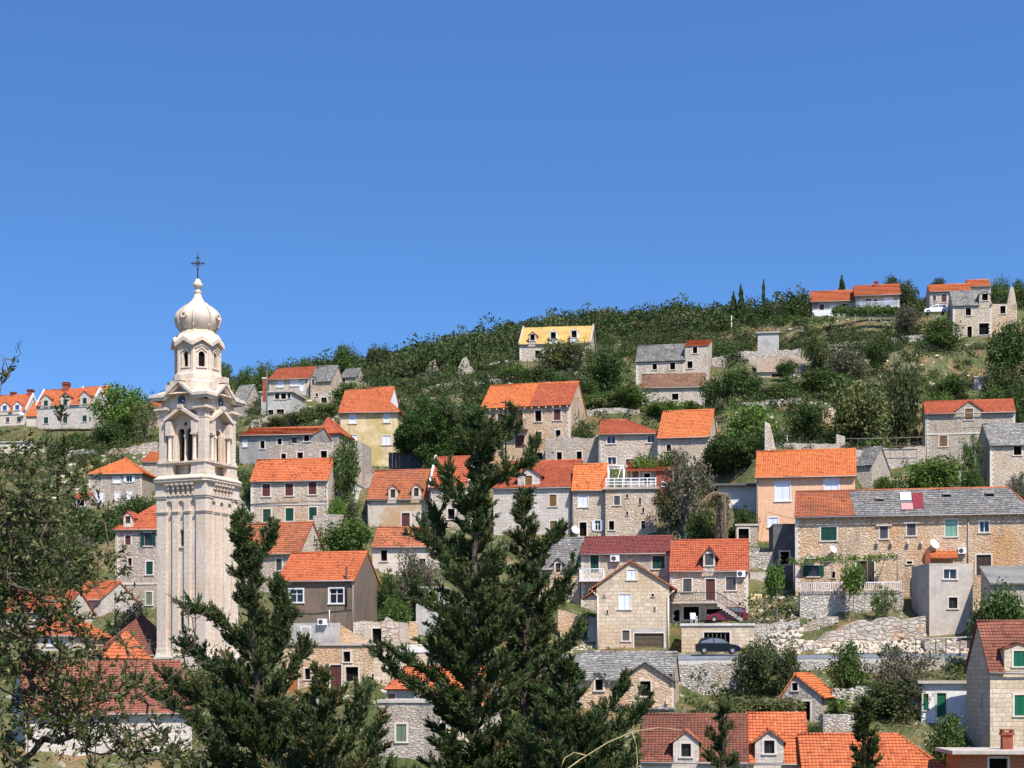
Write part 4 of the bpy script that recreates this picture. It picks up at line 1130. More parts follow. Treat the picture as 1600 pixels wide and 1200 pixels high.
def build_terrain():
    # ridge line behind the village: (px, row of bare ground on the skyline)
    for px, row in ((-100, 668), (0, 664), (60, 664), (130, 664), (200, 650), (260, 630), (340, 604), (420, 592), (500, 588), (560, 583), (620, 572), (700, 556), (760, 542), (820, 524), (880, 515), (950, 507), (1050, 503), (1150, 501), (1230, 498), (1300, 486), (1400, 480), (1500, 474), (1600, 470), (1750, 466)):
        Y = 292 if px > 250 else 300
        if px > 1240: Y = 264
        p = at(px, row, Y); ctrl(p.x, p.y, p.z, 2.5)
        ctrl(p.x * 1.15, p.y + 54, p.z - 11, 2)
    # ground checks in the open parts of the slope (px, row, Y)
    for px, row, Y in ((640, 590, 250), (700, 585, 250), (760, 575, 250), (960, 560, 235), (950, 620, 205), (1140, 610, 205), (1180, 690, 170), (1250, 640, 185), (1330, 610, 200), (1400, 620, 195),
                       (1300, 520, 238), (1400, 520, 235), (1440, 560, 222), (1350, 680, 172), (1420, 760, 150), (1090, 720, 160), (1100, 850, 138), (1060, 800, 145), (680, 735, 172), (640, 720, 176),
                       (100, 720, 250), (60, 780, 225), (100, 860, 180), (160, 850, 175), (430, 650, 212), (480, 650, 205), (570, 860, 142), (550, 830, 148), (640, 930, 133),
                       (1180, 1030, 121), (1540, 1030, 118), (1240, 950, 124), (1400, 958, 124), (1150, 1110, 112), (1350, 1120, 106), (1400, 1150, 101), (1330, 1085, 110)):
        p = at(px, row, Y); ctrl(p.x, p.y, p.z, 1.0)
    for x in (-40, -15, 0, 15, 40):
        ctrl(x, 0, -1.75, 3); ctrl(x, 10, -3.6, 1.5); ctrl(x, 30, -8.0, 2); ctrl(x, 55, -10.5, 2); ctrl(x, 78, -10, 1.2)
    for px, row, Y in ((180, 802, 213), (180, 808, 205), (175, 818, 195), (190, 835, 185), (200, 856, 172), (150, 830, 190), (110, 806, 210), (130, 880, 165), (215, 812, 205)):
        p = at(px, row, Y); ctrl(p.x, p.y, p.z, 1.5)
    # keep the ground below the sight lines to the foot of every house
    for it in range(3):
        T.C = np.array(CTRL, float); T.res = T.C[:, 2] - trend(T.C[:, 0], T.C[:, 1])
        for key, f in HOUSES.items():
            for u in (.08, .5, .92):
                b = f.world((u - .5) * f.L, -.05, .35)
                t = np.arange(.80, .995, .012); x = b.x * t; y = b.y * t; zl = b.z * t
                over = height(x, y) - (zl - .15)
                j = int(np.argmax(over))
                if over[j] > 0: CTRL.append((x[j], y[j], zl[j] - .45, 1.2))
    # one sheet: dense in view, coarse to the horizon
    T.C = np.array(CTRL, float); T.res = T.C[:, 2] - trend(T.C[:, 0], T.C[:, 1])
    gx = np.concatenate([[-2500, -1400, -700, -400, -240], np.arange(-180, 181, 1.8), [240, 300, 400, 700, 1400, 2500]])
    gy = np.concatenate([[-2500, -1200, -500, -200, -80, -30, -10], np.arange(0, 396, 1.8), [410, 430, 470, 540, 700, 1200, 2500, 4000]])
    X, Y = np.meshgrid(gx, gy); nx, ny = len(gx), len(gy)
    Z = height(X.ravel(), Y.ravel())
    far = np.clip((np.hypot(X.ravel(), Y.ravel() - 150) - 250) / 400, 0, 1)
    Z = Z * (1 - far) + far * np.minimum(Z, -8)
    T.gx, T.gy, T.Z = gx, gy, Z.reshape(ny, nx)
    co = np.stack([X.ravel(), Y.ravel(), Z], 1).astype(np.float32)
    i = (np.arange(ny - 1)[:, None] * nx + np.arange(nx - 1)[None, :]).ravel()
    q = np.stack([i, i + 1, i + nx + 1, i + nx], 1)
    o = npmesh('hillside_ground', co, q, 'hillside_ground', smooth=True)
    tag(o, 'limestone hillside ground under the village, with soil and dry grass', 'ground', kind='structure')

def gz(x, y):
    """fast bilinear height on the built sheet"""
    x = np.atleast_1d(np.asarray(x, float)); y = np.atleast_1d(np.asarray(y, float))
    ix = np.clip(np.searchsorted(T.gx, x) - 1, 0, len(T.gx) - 2); iy = np.clip(np.searchsorted(T.gy, y) - 1, 0, len(T.gy) - 2)
    fx = (x - T.gx[ix]) / (T.gx[ix + 1] - T.gx[ix]); fy = (y - T.gy[iy]) / (T.gy[iy + 1] - T.gy[iy])
    Z = T.Z
    return (Z[iy, ix] * (1 - fx) + Z[iy, ix + 1] * fx) * (1 - fy) + (Z[iy + 1, ix] * (1 - fx) + Z[iy + 1, ix + 1] * fx) * fy

def ground_hit(px, py, y0=72, y1=396):
    ys = np.arange(y0, y1, .5)
    xs = (px - CX) * ys / F; zr = (H - py) * ys / F
    z = gz(xs, ys)
    hit = np.nonzero(z >= zr)[0]
    Y = ys[hit[0]] if len(hit) else y1
    return Y

def npmesh(name, co, quads, mat, parent=None, smooth=False, tint=None, mi=None):
    """mesh from numpy arrays; quads (n,4)"""
    me = bpy.data.meshes.new(name)
    n = len(quads); k = quads.shape[1]
    me.vertices.add(len(co)); me.vertices.foreach_set('co', np.ascontiguousarray(co, np.float32).ravel())
    me.loops.add(n * k); me.loops.foreach_set('vertex_index', np.ascontiguousarray(quads, np.int32).ravel())
    me.polygons.add(n); me.polygons.foreach_set('loop_start', np.arange(0, n * k, k, dtype=np.int32))
    try: me.polygons.foreach_set('loop_total', np.full(n, k, np.int32))
    except Exception: pass
    if smooth: me.polygons.foreach_set('use_smooth', np.ones(n, bool))
    for m in ([mat] if isinstance(mat, str) else mat): me.materials.append(MATS[m])
    if mi is not None: me.polygons.foreach_set('material_index', np.ascontiguousarray(mi, np.int32))
    me.update(calc_edges=True)
    if tint is not None:
        a = me.attributes.new('tint', 'FLOAT', 'POINT'); a.data.foreach_set('value', np.ascontiguousarray(tint, np.float32))
    me.validate()
    o = bpy.data.objects.new(name, me); COL.objects.link(o)
    if parent is not None: o.parent = parent
    return o
# ------------------------------------------------------------------ bell tower
def build_tower():
    Yc = 117 * S
    def proj(Xc, w, a):
        o = []
        for lx, ly in ((-.5, -.5), (.5, -.5), (.5, .5)):
            x = Xc + w * (lx * math.cos(a) - ly * math.sin(a)); y = Yc + w * (lx * math.sin(a) + ly * math.cos(a))
            o.append(CX + F * x / y)
        return np.array(o)
    p = np.array([(308 - CX) * Yc / F, 4.8, R(-40)])
    tgt = np.array([245.0, 321.0, 372.0])
    for _ in range(30):
        f0 = proj(*p) - tgt; J = np.zeros((3, 3))
        for i in range(3):
            q = p.copy(); q[i] += 1e-4; J[:, i] = (proj(*q) - tgt - f0) / 1e-4
        p = p - np.linalg.solve(J, f0)
    Xc, w, a = p
    h = w / 2
    Yn = Yc - w * .68
    kk = Yn / F; kc = Yc / F
    ybase = 1030
    z0 = (H - ybase) * kk
    Z = lambda py: (H - py) * kk - z0          # rows on the near faces
    Zc = lambda py: (H - py) * kc - z0         # rows on the axis
    root = thing('bell_tower', 'tall pale limestone bell tower with clock faces and an onion dome', 'bell tower', (Xc, Yc, z0), a)
    FOOT.append((Xc, Yc, 4.5, None, 0, 0))
    for sx in (-1, 1):
        for sy in (-1, 1):
            ctrl(Xc + sx * 3.5, Yc + sy * 3.5, z0 - .6, 1.5)
    def to(k):
        c, s = [(1, 0), (0, 1), (-1, 0), (0, -1)][k]
        return lambda x, d, z: Vector((x * c + d * s, x * s - d * c, z))
    def fbox(mb, k, x0, x1, d0, d1, zz0, zz1):
        t = to(k)
        P = [t(x, d, z) for z in (zz0, zz1) for d in (d1, d0) for x in (x0, x1)]
        for q in ((0, 2, 3, 1), (4, 5, 7, 6), (0, 1, 5, 4), (2, 6, 7, 3), (0, 4, 6, 2), (1, 3, 7, 5)):
            mb.face([P[i] for i in q])
    ST = 'tower_stone'
    def sq(mb, hh, za, zb, hh2=None, ch=0.0, ch2=None):
        """square (chamfered) frustum"""
        hh2 = hh if hh2 is None else hh2; ch2 = ch if ch2 is None else ch2
        def ring(r, c, z):
            if c <= 0: return [Vector((x * r, y * r, z)) for x, y in ((-1, -1), (1, -1), (1, 1), (-1, 1))]
            o = []
            for x, y, e in ((-1, -1, 0), (1, -1, 1), (1, 1, 0), (-1, 1, 1)):
                A = Vector((x * r, y * (r - c), z)); B = Vector((x * (r - c), y * r, z))
                o += [A, B] if e == 0 else [B, A]
            return o
        ra, rb_ = ring(hh, ch, za), ring(hh2, ch2, zb)
        n = len(ra)
        for i in range(n):
            j = (i + 1) % n; mb.face([ra[i], ra[j], rb_[j], rb_[i]])
        mb.face(rb_); mb.face(ra[::-1])
    # plinth + shaft core
    m = MB(); sq(m, h + .22, Z(1036) - 3, Z(1026)); sq(m, h + .12, Z(1026), Z(1020), h + .05); m.build('plinth', ST, root)
    core = h - .20
    sh = MB()
    wz = [(282.5, 838, 6.5, 27), (282.5, 968, 6.5, 28)]
    def arch(cx, za, zb, hw_, n=8):
        pts = [(cx - hw_, za), (cx + hw_, za), (cx + hw_, zb - hw_)]
        for i in range(1, n): t = math.pi * i / n; pts.append((cx + hw_ * math.cos(t), zb - hw_ + hw_ * math.sin(t)))
        pts.append((cx - hw_, zb - hw_)); return pts
    for k in range(4):
        holes = []
        if k in (0, 1):
            if k == 0:
                for px, py, pw, ph in wz: holes.append(arch(.01 * w, Z(py + ph / 2), Z(py - ph / 2), .30))
        t = to(k)
        sh.poly([(-core, Z(1022)), (core, Z(1022)), (core, Z(744)), (-core, Z(744))], holes, to3=lambda x, z: t(x, core, z))
        for hl in holes:
            for i in range(len(hl)):
                A, B = hl[i], hl[(i + 1) % len(hl)]
                sh.face([t(B[0], core, B[1]), t(A[0], core, A[1]), t(A[0], core - .4, A[1]), t(B[0], core - .4, B[1])])
    so = sh.build('shaft', ST, root)
    for px, py, pw, ph in wz:
        m = MB(); fbox(m, 0, -.40, .42, core - .42, core - .38, Z(py + ph / 2) - .1, Z(py - ph / 2) + .1); m.cur = 1
        fbox(m, 0, -.36, .40, core - .02, core + .13, Z(py + ph / 2) - .16, Z(py + ph / 2))
        fbox(m, 0, .37, .47, core - .02, core + .07, Z(py + ph / 2), Z(py - ph / 2) - .2); fbox(m, 0, -.40, -.30, core - .02, core + .07, Z(py + ph / 2), Z(py - ph / 2) - .2)
        m.build('window', ['hole_dark', ST], so)
    # pilasters
    xs = [(.19, .32), (.44, .56), (.68, .81)]      # recesses as fractions of the face
    zt = Z(800)
    for k in range(4):
        for x0, x1 in ((.32, .44), (.56, .68)):
            m = MB(); fbox(m, k, (x0 - .5) * w, (x1 - .5) * w, core - .01, h, Z(1020), zt)
            fbox(m, k, (x0 - .5) * w - .05, (x1 - .5) * w + .05, core - .01, h + .07, zt, zt + .12); fbox(m, k, (x0 - .5) * w - .09, (x1 - .5) * w + .09, core - .01, h + .12, zt + .12, zt + .22)
            fbox(m, k, (x0 - .5) * w - .04, (x1 - .5) * w + .04, core - .01, h + .05, Z(1020), Z(1013))
            m.build('pilaster', ST, root)
    q = .19 * w
    for sx in (-1, 1):
        for sy in (-1, 1):
            m = MB()
            def cb(e, za, zb):
                xa, xb = sorted((sx * (h - q - e), sx * (h + e))); ya, yb = sorted((sy * (h - q - e), sy * (h + e)))
                m.box(xa, xb, ya, yb, za, zb)
            cb(0, Z(1020), zt); cb(.07, zt, zt + .12); cb(.12, zt + .12, zt + .22); cb(.05, Z(1020), Z(1013))
            cb(.02, zt + .22, Z(772)); cb(.10, Z(776), Z(773)); cb(.16, Z(773), Z(770)); cb(.08, Z(770), Z(752))
            m.build('corner_pilaster', ST, root)
    # arched frieze + corbel table
    for k in range(4):
        t = to(k)
        zb, zu = zt + .2, Z(773)
        xa, xb = -h + q + .02, h - q - .02
        pts = [(xa, zu), (xa, zb)]
        for x0, x1 in xs:
            c = ((x0 + x1) / 2 - .5) * w; r = (x1 - x0) / 2 * w * .98
            pts.append((max(xa, c - r), zb))
            top = zb + .55
            for i in range(1, 9): an = math.pi * (1 - i / 9); pts.append((c + r * math.cos(an), top + r * math.sin(an)))
            pts.append((min(xb, c + r), zb))
        pts += [(xb, zb), (xb, zu)]
        cl = [pts[0]]
        for P in pts[1:]:
            if abs(P[0] - cl[-1][0]) + abs(P[1] - cl[-1][1]) > 1e-3: cl.append(P)
        m = MB(); d1 = h - .015
        m.poly(cl, to3=lambda x, z: t(x, d1, z))
        for i in range(len(cl)):
            A, B = cl[i], cl[(i + 1) % len(cl)]
            m.face([t(B[0], d1, B[1]), t(A[0], d1, A[1]), t(A[0], core - .02, A[1]), t(B[0], core - .02, B[1])])
        m.build('arched_frieze', ST, root)
        m = MB(); fbox(m, k, xa, xb, core - .02, h + .06, Z(773), Z(770))
        n = 6
        for i in range(n):
            x = xa + .25 + (xb - xa - .5) * i / (n - 1)
            for j, e in enumerate((.05, .16, .30)):
                fbox(m, k, x - .13 - .02 * j, x + .13 + .02 * j, core - .02, core + .2 + e, Z(768) + j * .32, Z(768) + (j + 1) * .32)
            fbox(m, k, x - .10, x + .10, core - .02, core + .3, Z(768) - .2, Z(768))
        m.build('corbel_table', ST, root)
    # ledge
    e = .38
    m = MB(); sq(m, h + e - .14, Z(753), Z(750), h + e - .04, .35); sq(m, h + e, Z(750), Z(746.5), None, .42); sq(m, h + e + .06, Z(746.5), Z(745), None, .44); sq(m, h + e + .04, Z(745), Z(739), h - .02, .43, .2)
    m.build('ledge', ST, root)
    # parapet zone with pedestals, second ledge
    hb = h * .94
    m = MB(); sq(m, hb - .80, Z(741), Z(722))
    for k in range(4):
        for x in (-.28, 0, .28): fbox(m, k, x * w - .20, x * w + .20, hb - .82, hb - .62, Z(739), Z(723))
    m.build('parapet', ST, root)
    for k in range(4):
        for x in (-.52, .52):
            m = MB(); c = x * hb
            for d, za, zb2 in ((.30, Z(740), Z(736)), (.24, Z(736), Z(722))):
                fbox(m, k, c - d, c + d, hb - .42, hb + d - .18, za, zb2)
            m.build('pedestal', ST, root)
    for sx in (-1, 1):
        for sy in (-1, 1):
            m = MB(); c = hb - .36
            for d, za, zb2 in ((.52, Z(740), Z(735)), (.44, Z(735), Z(722))):
                m.box(sx * c - d, sx * c + d, sy * c - d, sy * c + d, za, zb2)
            m.build('pedestal', ST, root)
    m = MB(); sq(m, hb + .12, Z(722), Z(720.5), None, .12); sq(m, hb + .2, Z(720.5), Z(718), None, .15); m.build('string_ledge', ST, root)
    # belfry: corner piers, walls with twin arches, columns, gabled porches
    zf, zc = Z(718), Z(650)
    for sx in (-1, 1):
        for sy in (-1, 1):
            m = MB(); c = hb - .34; d = .34
            B = lambda dd, za, zb2: m.box(sx * c - dd, sx * c + dd, sy * c - dd, sy * c + dd, za, zb2)
            B(d + .05, zf, zf + .25); B(d, zf + .25, zc); B(d + .04, zc, zc + .3); B(d + .13, Z(640), Z(636)); B(d + .02, zc + .3, Z(640)); B(d + .34, Z(636), Z(633.5)); B(d + .16, Z(633.5), Z(631))
            m.build('corner_pier', ST, root)
    dw = hb - .5
    for k in range(4):
        t = to(k); m = MB(); hw_ = hb - .66
        r = .33; sep = .42
        hol = [arch(-sep, zf + .05, Z(664), r), arch(sep, zf + .05, Z(664), r)]
        cz = Z(657.5); hol.append([(.17 * math.cos(2 * math.pi * i / 12), cz + .17 * math.sin(2 * math.pi * i / 12)) for i in range(12)])
        m.poly([(-hw_, zf), (hw_, zf), (hw_, Z(636)), (-hw_, Z(636))], hol, to3=lambda x, z: t(x, dw, z))
        for hl in hol:
            for i in range(len(hl)):
                A, B2 = hl[i], hl[(i + 1) % len(hl)]
                m.face([t(B2[0], dw, B2[1]), t(A[0], dw, A[1]), t(A[0], dw - .25, A[1]), t(B2[0], dw - .25, B2[1])])
        m.poly([(-hw_, zf), (hw_, zf), (hw_, Z(636)), (-hw_, Z(636))], hol, flip=True, to3=lambda x, z: t(x, dw - .25, z))
        wo = m.build('belfry_wall', ST, root)
        m = MB(); c = t(0, dw + .02, 0)
        m.lathe([(.13, zf + .02), (.13, zf + .12), (.075, zf + .18), (.07, Z(680)), (.13, Z(678)), (.14, Z(675))], 10, (c.x, c.y)); m.build('mullion', ST, wo)
        for x in (-.54, .54):
            m = MB(); c = t(x * hb, hb - .02, 0)
            m.lathe([(.22, zf), (.22, zf + .14), (.165, zf + .22), (.15, Z(682)), (.15, Z(681)), (.20, Z(678)), (.25, Z(676.5))], 12, (c.x, c.y))
            fbox(m, k, x * hb - .26, x * hb + .26, hb - .28, hb + .24, Z(676.5), Z(674))
            m.build('column', ST, root)
            m = MB(); xx = x * hb * .80; fbox(m, k, xx - .13, xx + .13, dw + .01, dw + .26, zf, Z(674)); m.build('half_pillar', ST, wo)
        # gabled porch
        m = MB()
        xo, xi = .54 * hb + .30, .54 * hb - .30
        za, zb2 = Z(674), Z(655)
        for sx in (-1, 1):
            x0, x1 = sorted((sx * xi * 1.12, sx * xo)); fbox(m, k, x0, x1, dw + .005, hb + .22, za, zb2 + .05)
        band = [(-xo - .10, zb2), (0, Z(636.5)), (xo + .10, zb2)]
        tk = .30
        for (A, B2) in ((band[0], band[1]), (band[1], band[2])):
            lo = [(A[0], A[1]), (B2[0], B2[1])]; up = [(A[0], A[1] + tk), (B2[0], B2[1] + tk)]
            d0, d1 = dw - .02, hb + .32
            qd = [lo[0], lo[1], up[1], up[0]]
            m.face([t(x, d1, z) for x, z in qd]); m.face([t(x, d0, z) for x, z in qd[::-1]])
            m.face([t(*p2) for p2 in ((lo[0][0], d0, lo[0][1]), (lo[1][0], d0, lo[1][1]), (lo[1][0], d1, lo[1][1]), (lo[0][0], d1, lo[0][1]))])
            m.face([t(*p2) for p2 in ((up[0][0], d1, up[0][1]), (up[1][0], d1, up[1][1]), (up[1][0], d0, up[1][1]), (up[0][0], d0, up[0][1]))])
            e2 = (lo[0], up[0]) if A is band[0] else (lo[1], up[1])
            m.face([t(e2[0][0], d0, e2[0][1]), t(e2[0][0], d1, e2[0][1]), t(e2[1][0], d1, e2[1][1]), t(e2[1][0], d0, e2[1][1])])
        fbox(m, k, -.24, .24, dw + .3, hb + .38, Z(636.5) + .12, Z(636.5) + .42)
        m.build('gabled_porch', ST, root)
    m = MB(); m.box(-.95, .95, -.95, .95, Z(717), Z(646)); m.build('belfry_dark_core', 'dark_wood', root)  # solid dark block, added only to keep the belfry openings dark
    # belfry holds only the dark block, no bell
    # clock storey
    hc = hb - .12
    m = MB(); sq(m, hc, Z(637), Z(609)); m.build('clock_storey', ST, root)
    for k in range(4):
        t = to(k); cz = Z(621); m = MB(); n = 24
        def ring(r0, r1, d0, d1, mi):
            for i in range(n):
                A, B2 = 2 * math.pi * i / n, 2 * math.pi * (i + 1) / n
                P = lambda rr, an, d: t(rr * math.cos(an), d, cz + rr * math.sin(an))
                m.face([P(r0, A, d1), P(r1, A, d1), P(r1, B2, d1), P(r0, B2, d1)], mi=mi) if r0 > 0 else m.face([P(0, A, d1), P(r1, A, d1), P(r1, B2, d1)], mi=mi)
                m.face([P(r1, A, d0), P(r1, B2, d0), P(r1, B2, d1), P(r1, A, d1)], mi=mi)
        ring(0, .44, hc - .01, hc + .06, 1); ring(.43, .58, hc - .01, hc + .13, 0)
        co = m.build('clock', [ST, 'clock_dial'], root)
        m = MB()
        for i in range(12):
            an = math.pi / 2 - 2 * math.pi * i / 12; ca, sa = math.cos(an), math.sin(an)
            c = t(.345 * ca, hc + .068, cz + .345 * sa)
            ax = t(.055 * ca, 0, .055 * sa); ay = t(-.016 * sa, 0, .016 * ca); m.obox(c, ax, ay, t(0, .006, 0))
        m.build('hour_marks', 'white_paint', co)
        for ln, wd, an, dd in ((.34, .018, R(-30), .085), (.24, .024, R(-52), .078)):
            m = MB(); ca, sa = math.cos(an), math.sin(an); c = t(ln * .42 * ca, hc + dd, cz + ln * .42 * sa)
            m.obox(c, t(ln / 2 * ca, 0, ln / 2 * sa), t(-wd * sa, 0, wd * ca), t(0, .005, 0)); m.build('clock_hand', 'white_paint', co)
    # main cornice: cross gables with flat corners
    ho = h + .46
    m = MB()
    zl, za = Z(619), Z(597); tk = .38; fx = ho * .50
    prof = [(-ho, zl), (-fx, zl), (0, za), (fx, zl), (ho, zl)]
    for k in range(4):
        t = to(k)
        for j, (off, tk0, tk1) in enumerate(((0, .12, tk), (-.13, -.10, .12))):
            dd = ho + off
            pr = [(max(-dd, min(dd, x)), z) for x, z in prof]
            for A, B2 in zip(pr[:-1], pr[1:]):
                m.face([t(A[0], dd, A[1] + tk0), t(B2[0], dd, B2[1] + tk0), t(B2[0], dd, B2[1] + tk1), t(A[0], dd, A[1] + tk1)])
                cl_ = lambda P: (math.copysign(min(abs(P[0]), 1.0), P[0]))
                # soffit and top run to the axis
                inA = min(abs(A[0]), dd); inB = min(abs(B2[0]), dd)
                m.face([t(A[0], inA if abs(A[0]) > fx + .01 else 0, A[1] + tk0), t(B2[0], inB if abs(B2[0]) > fx + .01 else 0, B2[1] + tk0), t(B2[0], dd, B2[1] + tk0), t(A[0], dd, A[1] + tk0)])
                if j == 0:
                    m.face([t(A[0], dd, A[1] + tk1), t(B2[0], dd, B2[1] + tk1), t(B2[0], inB if abs(B2[0]) > fx + .01 else 0, B2[1] + tk1 + (.0 if abs(B2[0]) > fx else 0)), t(A[0], inA if abs(A[0]) > fx + .01 else 0, A[1] + tk1)])
        # clock gable wall behind
        m.face([t(-fx, hc + .005, zl), t(fx, hc + .005, zl), t(0, hc + .005, za + .1)])
        fbox(m, k, -.30, .30, ho - .75, ho + .03, za + tk - .1, za + tk + .38)
        for sx in (-1, 1):
            x0, x1 = sorted((sx * .62, sx * 1.02)); fbox(m, k, x0, x1, ho - .9, ho - .35, za + tk - .75, za + tk - .05)
    sq(m, ho - .02, zl + tk - .02, zl + tk + .55, ho * .62, .3, .4)
    m.build('gabled_cornice', ST, root)
    # drum + lantern + dome
    o8 = R(22.5)
    m = MB(); rr = 2600 / (2600 / 1) * 0 + 1
    P = lambda px: px * kc / math.cos(R(11))
    m.lathe([(P(40), Zc(616)), (P(40), Zc(601)), (P(38.5), Zc(599)), (P(38.5), Zc(590)), (P(36.5), Zc(588)), (P(36), Zc(583))], 8, a0=o8, smooth=False); m.build('drum', ST, root)
    rl = P(34.5); ap = rl * math.cos(R(22.5)); half = rl * math.sin(R(22.5))
    lan = MB(); zl0, zl1 = Zc(584), Zc(545)
    ins = MB()
    gab = MB()
    for i in range(8):
        an = i * math.pi / 4; cx_, sx_ = math.sin(an), -math.cos(an)     # outward direction for face i
        tx, ty = math.cos(an), math.sin(an)
        t8 = lambda x, d, z: Vector((x * tx + d * cx_, x * ty + d * sx_, z))
        hole = arch(0, Zc(578), Zc(554.5), P(4.6))
        lan.poly([(-half, zl0), (half, zl0), (half, zl1), (0, zl1 + .35), (-half, zl1)], [hole], to3=lambda x, z: t8(x, ap, z))
        for j in range(len(hole)):
            A, B2 = hole[j], hole[(j + 1) % len(hole)]
            lan.face([t8(B2[0], ap, B2[1]), t8(A[0], ap, A[1]), t8(A[0], ap - .3, A[1]), t8(B2[0], ap - .3, B2[1])])
        # corner strip, window frame, sill, hood
        def b8(mb, x0, x1, d0, d1, za_, zb_):
            Q = [t8(x, d, z) for z in (za_, zb_) for d in (d1, d0) for x in (x0, x1)]
            for f in ((0, 2, 3, 1), (4, 5, 7, 6), (0, 1, 5, 4), (2, 6, 7, 3), (0, 4, 6, 2), (1, 3, 7, 5)): mb.face([Q[v] for v in f])
        for sx in (-1, 1):
            x0, x1 = sorted((sx * half * .80, sx * half * 1.0)); b8(lan, x0, x1, ap - .05, ap + .08, zl0, zl1 - .1)
            x0, x1 = sorted((sx * P(5.0), sx * P(7.2))); b8(lan, x0, x1, ap - .05, ap + .07, Zc(579), Zc(559))
        b8(lan, -P(8), P(8), ap - .05, ap + .12, Zc(580.5), Zc(578.5))
        for (xw, zlo, zhi, dd) in ((half * .62, Zc(556), Zc(549.5), ap + .09), (half * .95, Zc(551.5), Zc(545.5), ap + .12)):
            for sx in (-1, 1):
                A, B2 = (sx * xw, zlo), (0, zhi)
                qd = [(A[0], A[1]), (B2[0], B2[1]), (B2[0], B2[1] + .13), (A[0], A[1] + .13)]
                lan.face([t8(x, dd, z) for x, z in (qd if sx < 0 else qd[::-1])])
                lan.face([t8(A[0], ap, A[1] + .13), t8(A[0], dd, A[1] + .13), t8(B2[0], dd, B2[1] + .13), t8(B2[0], ap, B2[1] + .13)])
                lan.face([t8(A[0], ap, A[1]), t8(A[0], dd, A[1]), t8(B2[0], dd, B2[1]), t8(B2[0], ap, B2[1])])
        # zigzag cornice
        ro = P(41.5); apo = ro * math.cos(R(22.5)); ho8 = ro * math.sin(R(22.5))
        zz0, zz1, tk8 = Zc(547), Zc(538), .34
        for sx in (-1, 1):
            A, B2 = (sx * ho8, zz0), (0, zz1)
            f = [(A[0], A[1]), (B2[0], B2[1]), (B2[0], B2[1] + tk8), (A[0], A[1] + tk8)]
            gab.face([t8(x, apo, z) for x, z in (f if sx < 0 else f[::-1])])
            gab.face([t8(A[0], apo, A[1]), t8(B2[0], apo, B2[1]), t8(0, ap * .9, B2[1]), t8(A[0] * ap * .9 / apo, ap * .9, A[1])])
            gab.face([t8(A[0], apo, A[1] + tk8), t8(B2[0], apo, B2[1] + tk8), t8(0, P(29), Zc(524)), t8(A[0] * P(29) / apo, P(29), Zc(524))])
    lo_ = lan.build('lantern', ST, root)
    ins.lathe([(P(29.5), zl0 + .02), (P(29.5), zl1)], 8, a0=o8, smooth=False); ins.build('dark_interior', 'hole_dark', lo_)
    gab.build('zigzag_cornice', ST, root)
    m = MB(); m.lathe([(P(31.5), Zc(528)), (P(29), Zc(522)), (P(27), Zc(520)), (P(26), Zc(517))], 16, smooth=False); m.build('dome_base', ST, root)
    prof = [(25.5, 520), (28, 517), (32, 511), (34.5, 505), (35.2, 500), (34.2, 495), (31.5, 490), (27.5, 485.5), (22.5, 481.5), (17, 478), (12, 473.5), (8.5, 469), (6.3, 464.5), (5.0, 460)]
    lob = lambda an, z: 1 + (.075 * abs(math.cos(4 * an)) - .05) * (1 if z < Zc(474) else .3)
    m = MB(); m.lathe([(P(r), Zc(y)) for r, y in prof], 64, lobes=lob); do = m.build('onion_dome', ST, root)
    for i in range(8):
        an = i * math.pi / 4 - math.pi / 2 + math.pi / 8
        m = MB(); pts = []
        for r, y in prof[1:11]: pts.append(Vector((P(r) * 1.012 * math.cos(an), P(r) * 1.012 * math.sin(an), Zc(y))))
        m.tube(pts, [.05] * len(pts), 5); m.build('dome_rib', ST, do)
    for i in range(4):
        an = i * math.pi / 2 - math.pi / 2
        d = Vector((math.cos(an), math.sin(an), .12)).normalized(); c = Vector((math.cos(an) * P(34.5), math.sin(an) * P(34.5), Zc(499)))
        u = Vector((-d.y, d.x, 0)).normalized(); v = d.cross(u)
        m = MB(); n = 14; r0, r1 = .15, .29
        for j in range(n):
            A, B2 = 2 * math.pi * j / n, 2 * math.pi * (j + 1) / n
            Q = lambda rr, an2, e_: c + u * rr * math.cos(an2) + v * rr * math.sin(an2) + d * e_
            m.face([Q(r0, A, .22), Q(r1, A, .22), Q(r1, B2, .22), Q(r0, B2, .22)], mi=0); m.face([Q(r1, A, -.25), Q(r1, B2, -.25), Q(r1, B2, .22), Q(r1, A, .22)], mi=0)
            m.face([Q(r0, A, .22), Q(r0, B2, .22), Q(r0, B2, .03), Q(r0, A, .03)], mi=0); m.face([Q(0, A, .03), Q(r0, A, .03), Q(r0, B2, .03)], mi=1)
        m.build('bullseye', [ST, 'hole_dark'], do)
    m = MB(); m.lathe([(P(r), Zc(y)) for r, y in ((5.0, 460.5), (4.2, 459), (5.8, 457.5), (5.8, 455.5), (3.4, 454), (3.0, 451.5), (5.4, 449.5), (7.3, 447), (7.3, 443.5), (5.6, 442.5), (4.6, 440), (3.4, 437), (1.2, 435.5))], 16); m.build('finial', ST, root)
    m = MB(); zt_ = Zc(394)
    m.bar((0, 0, Zc(437)), (0, 0, Zc(402)), .05, .035, 6); m.bar((0, 0, Zc(402)), (0, 0, zt_ + .1), .03, .008, 5)
    cz = Zc(411.5)
    d = Vector((math.cos(-a), math.sin(-a), 0))   # arms across the view
    L_ = P(9.5)
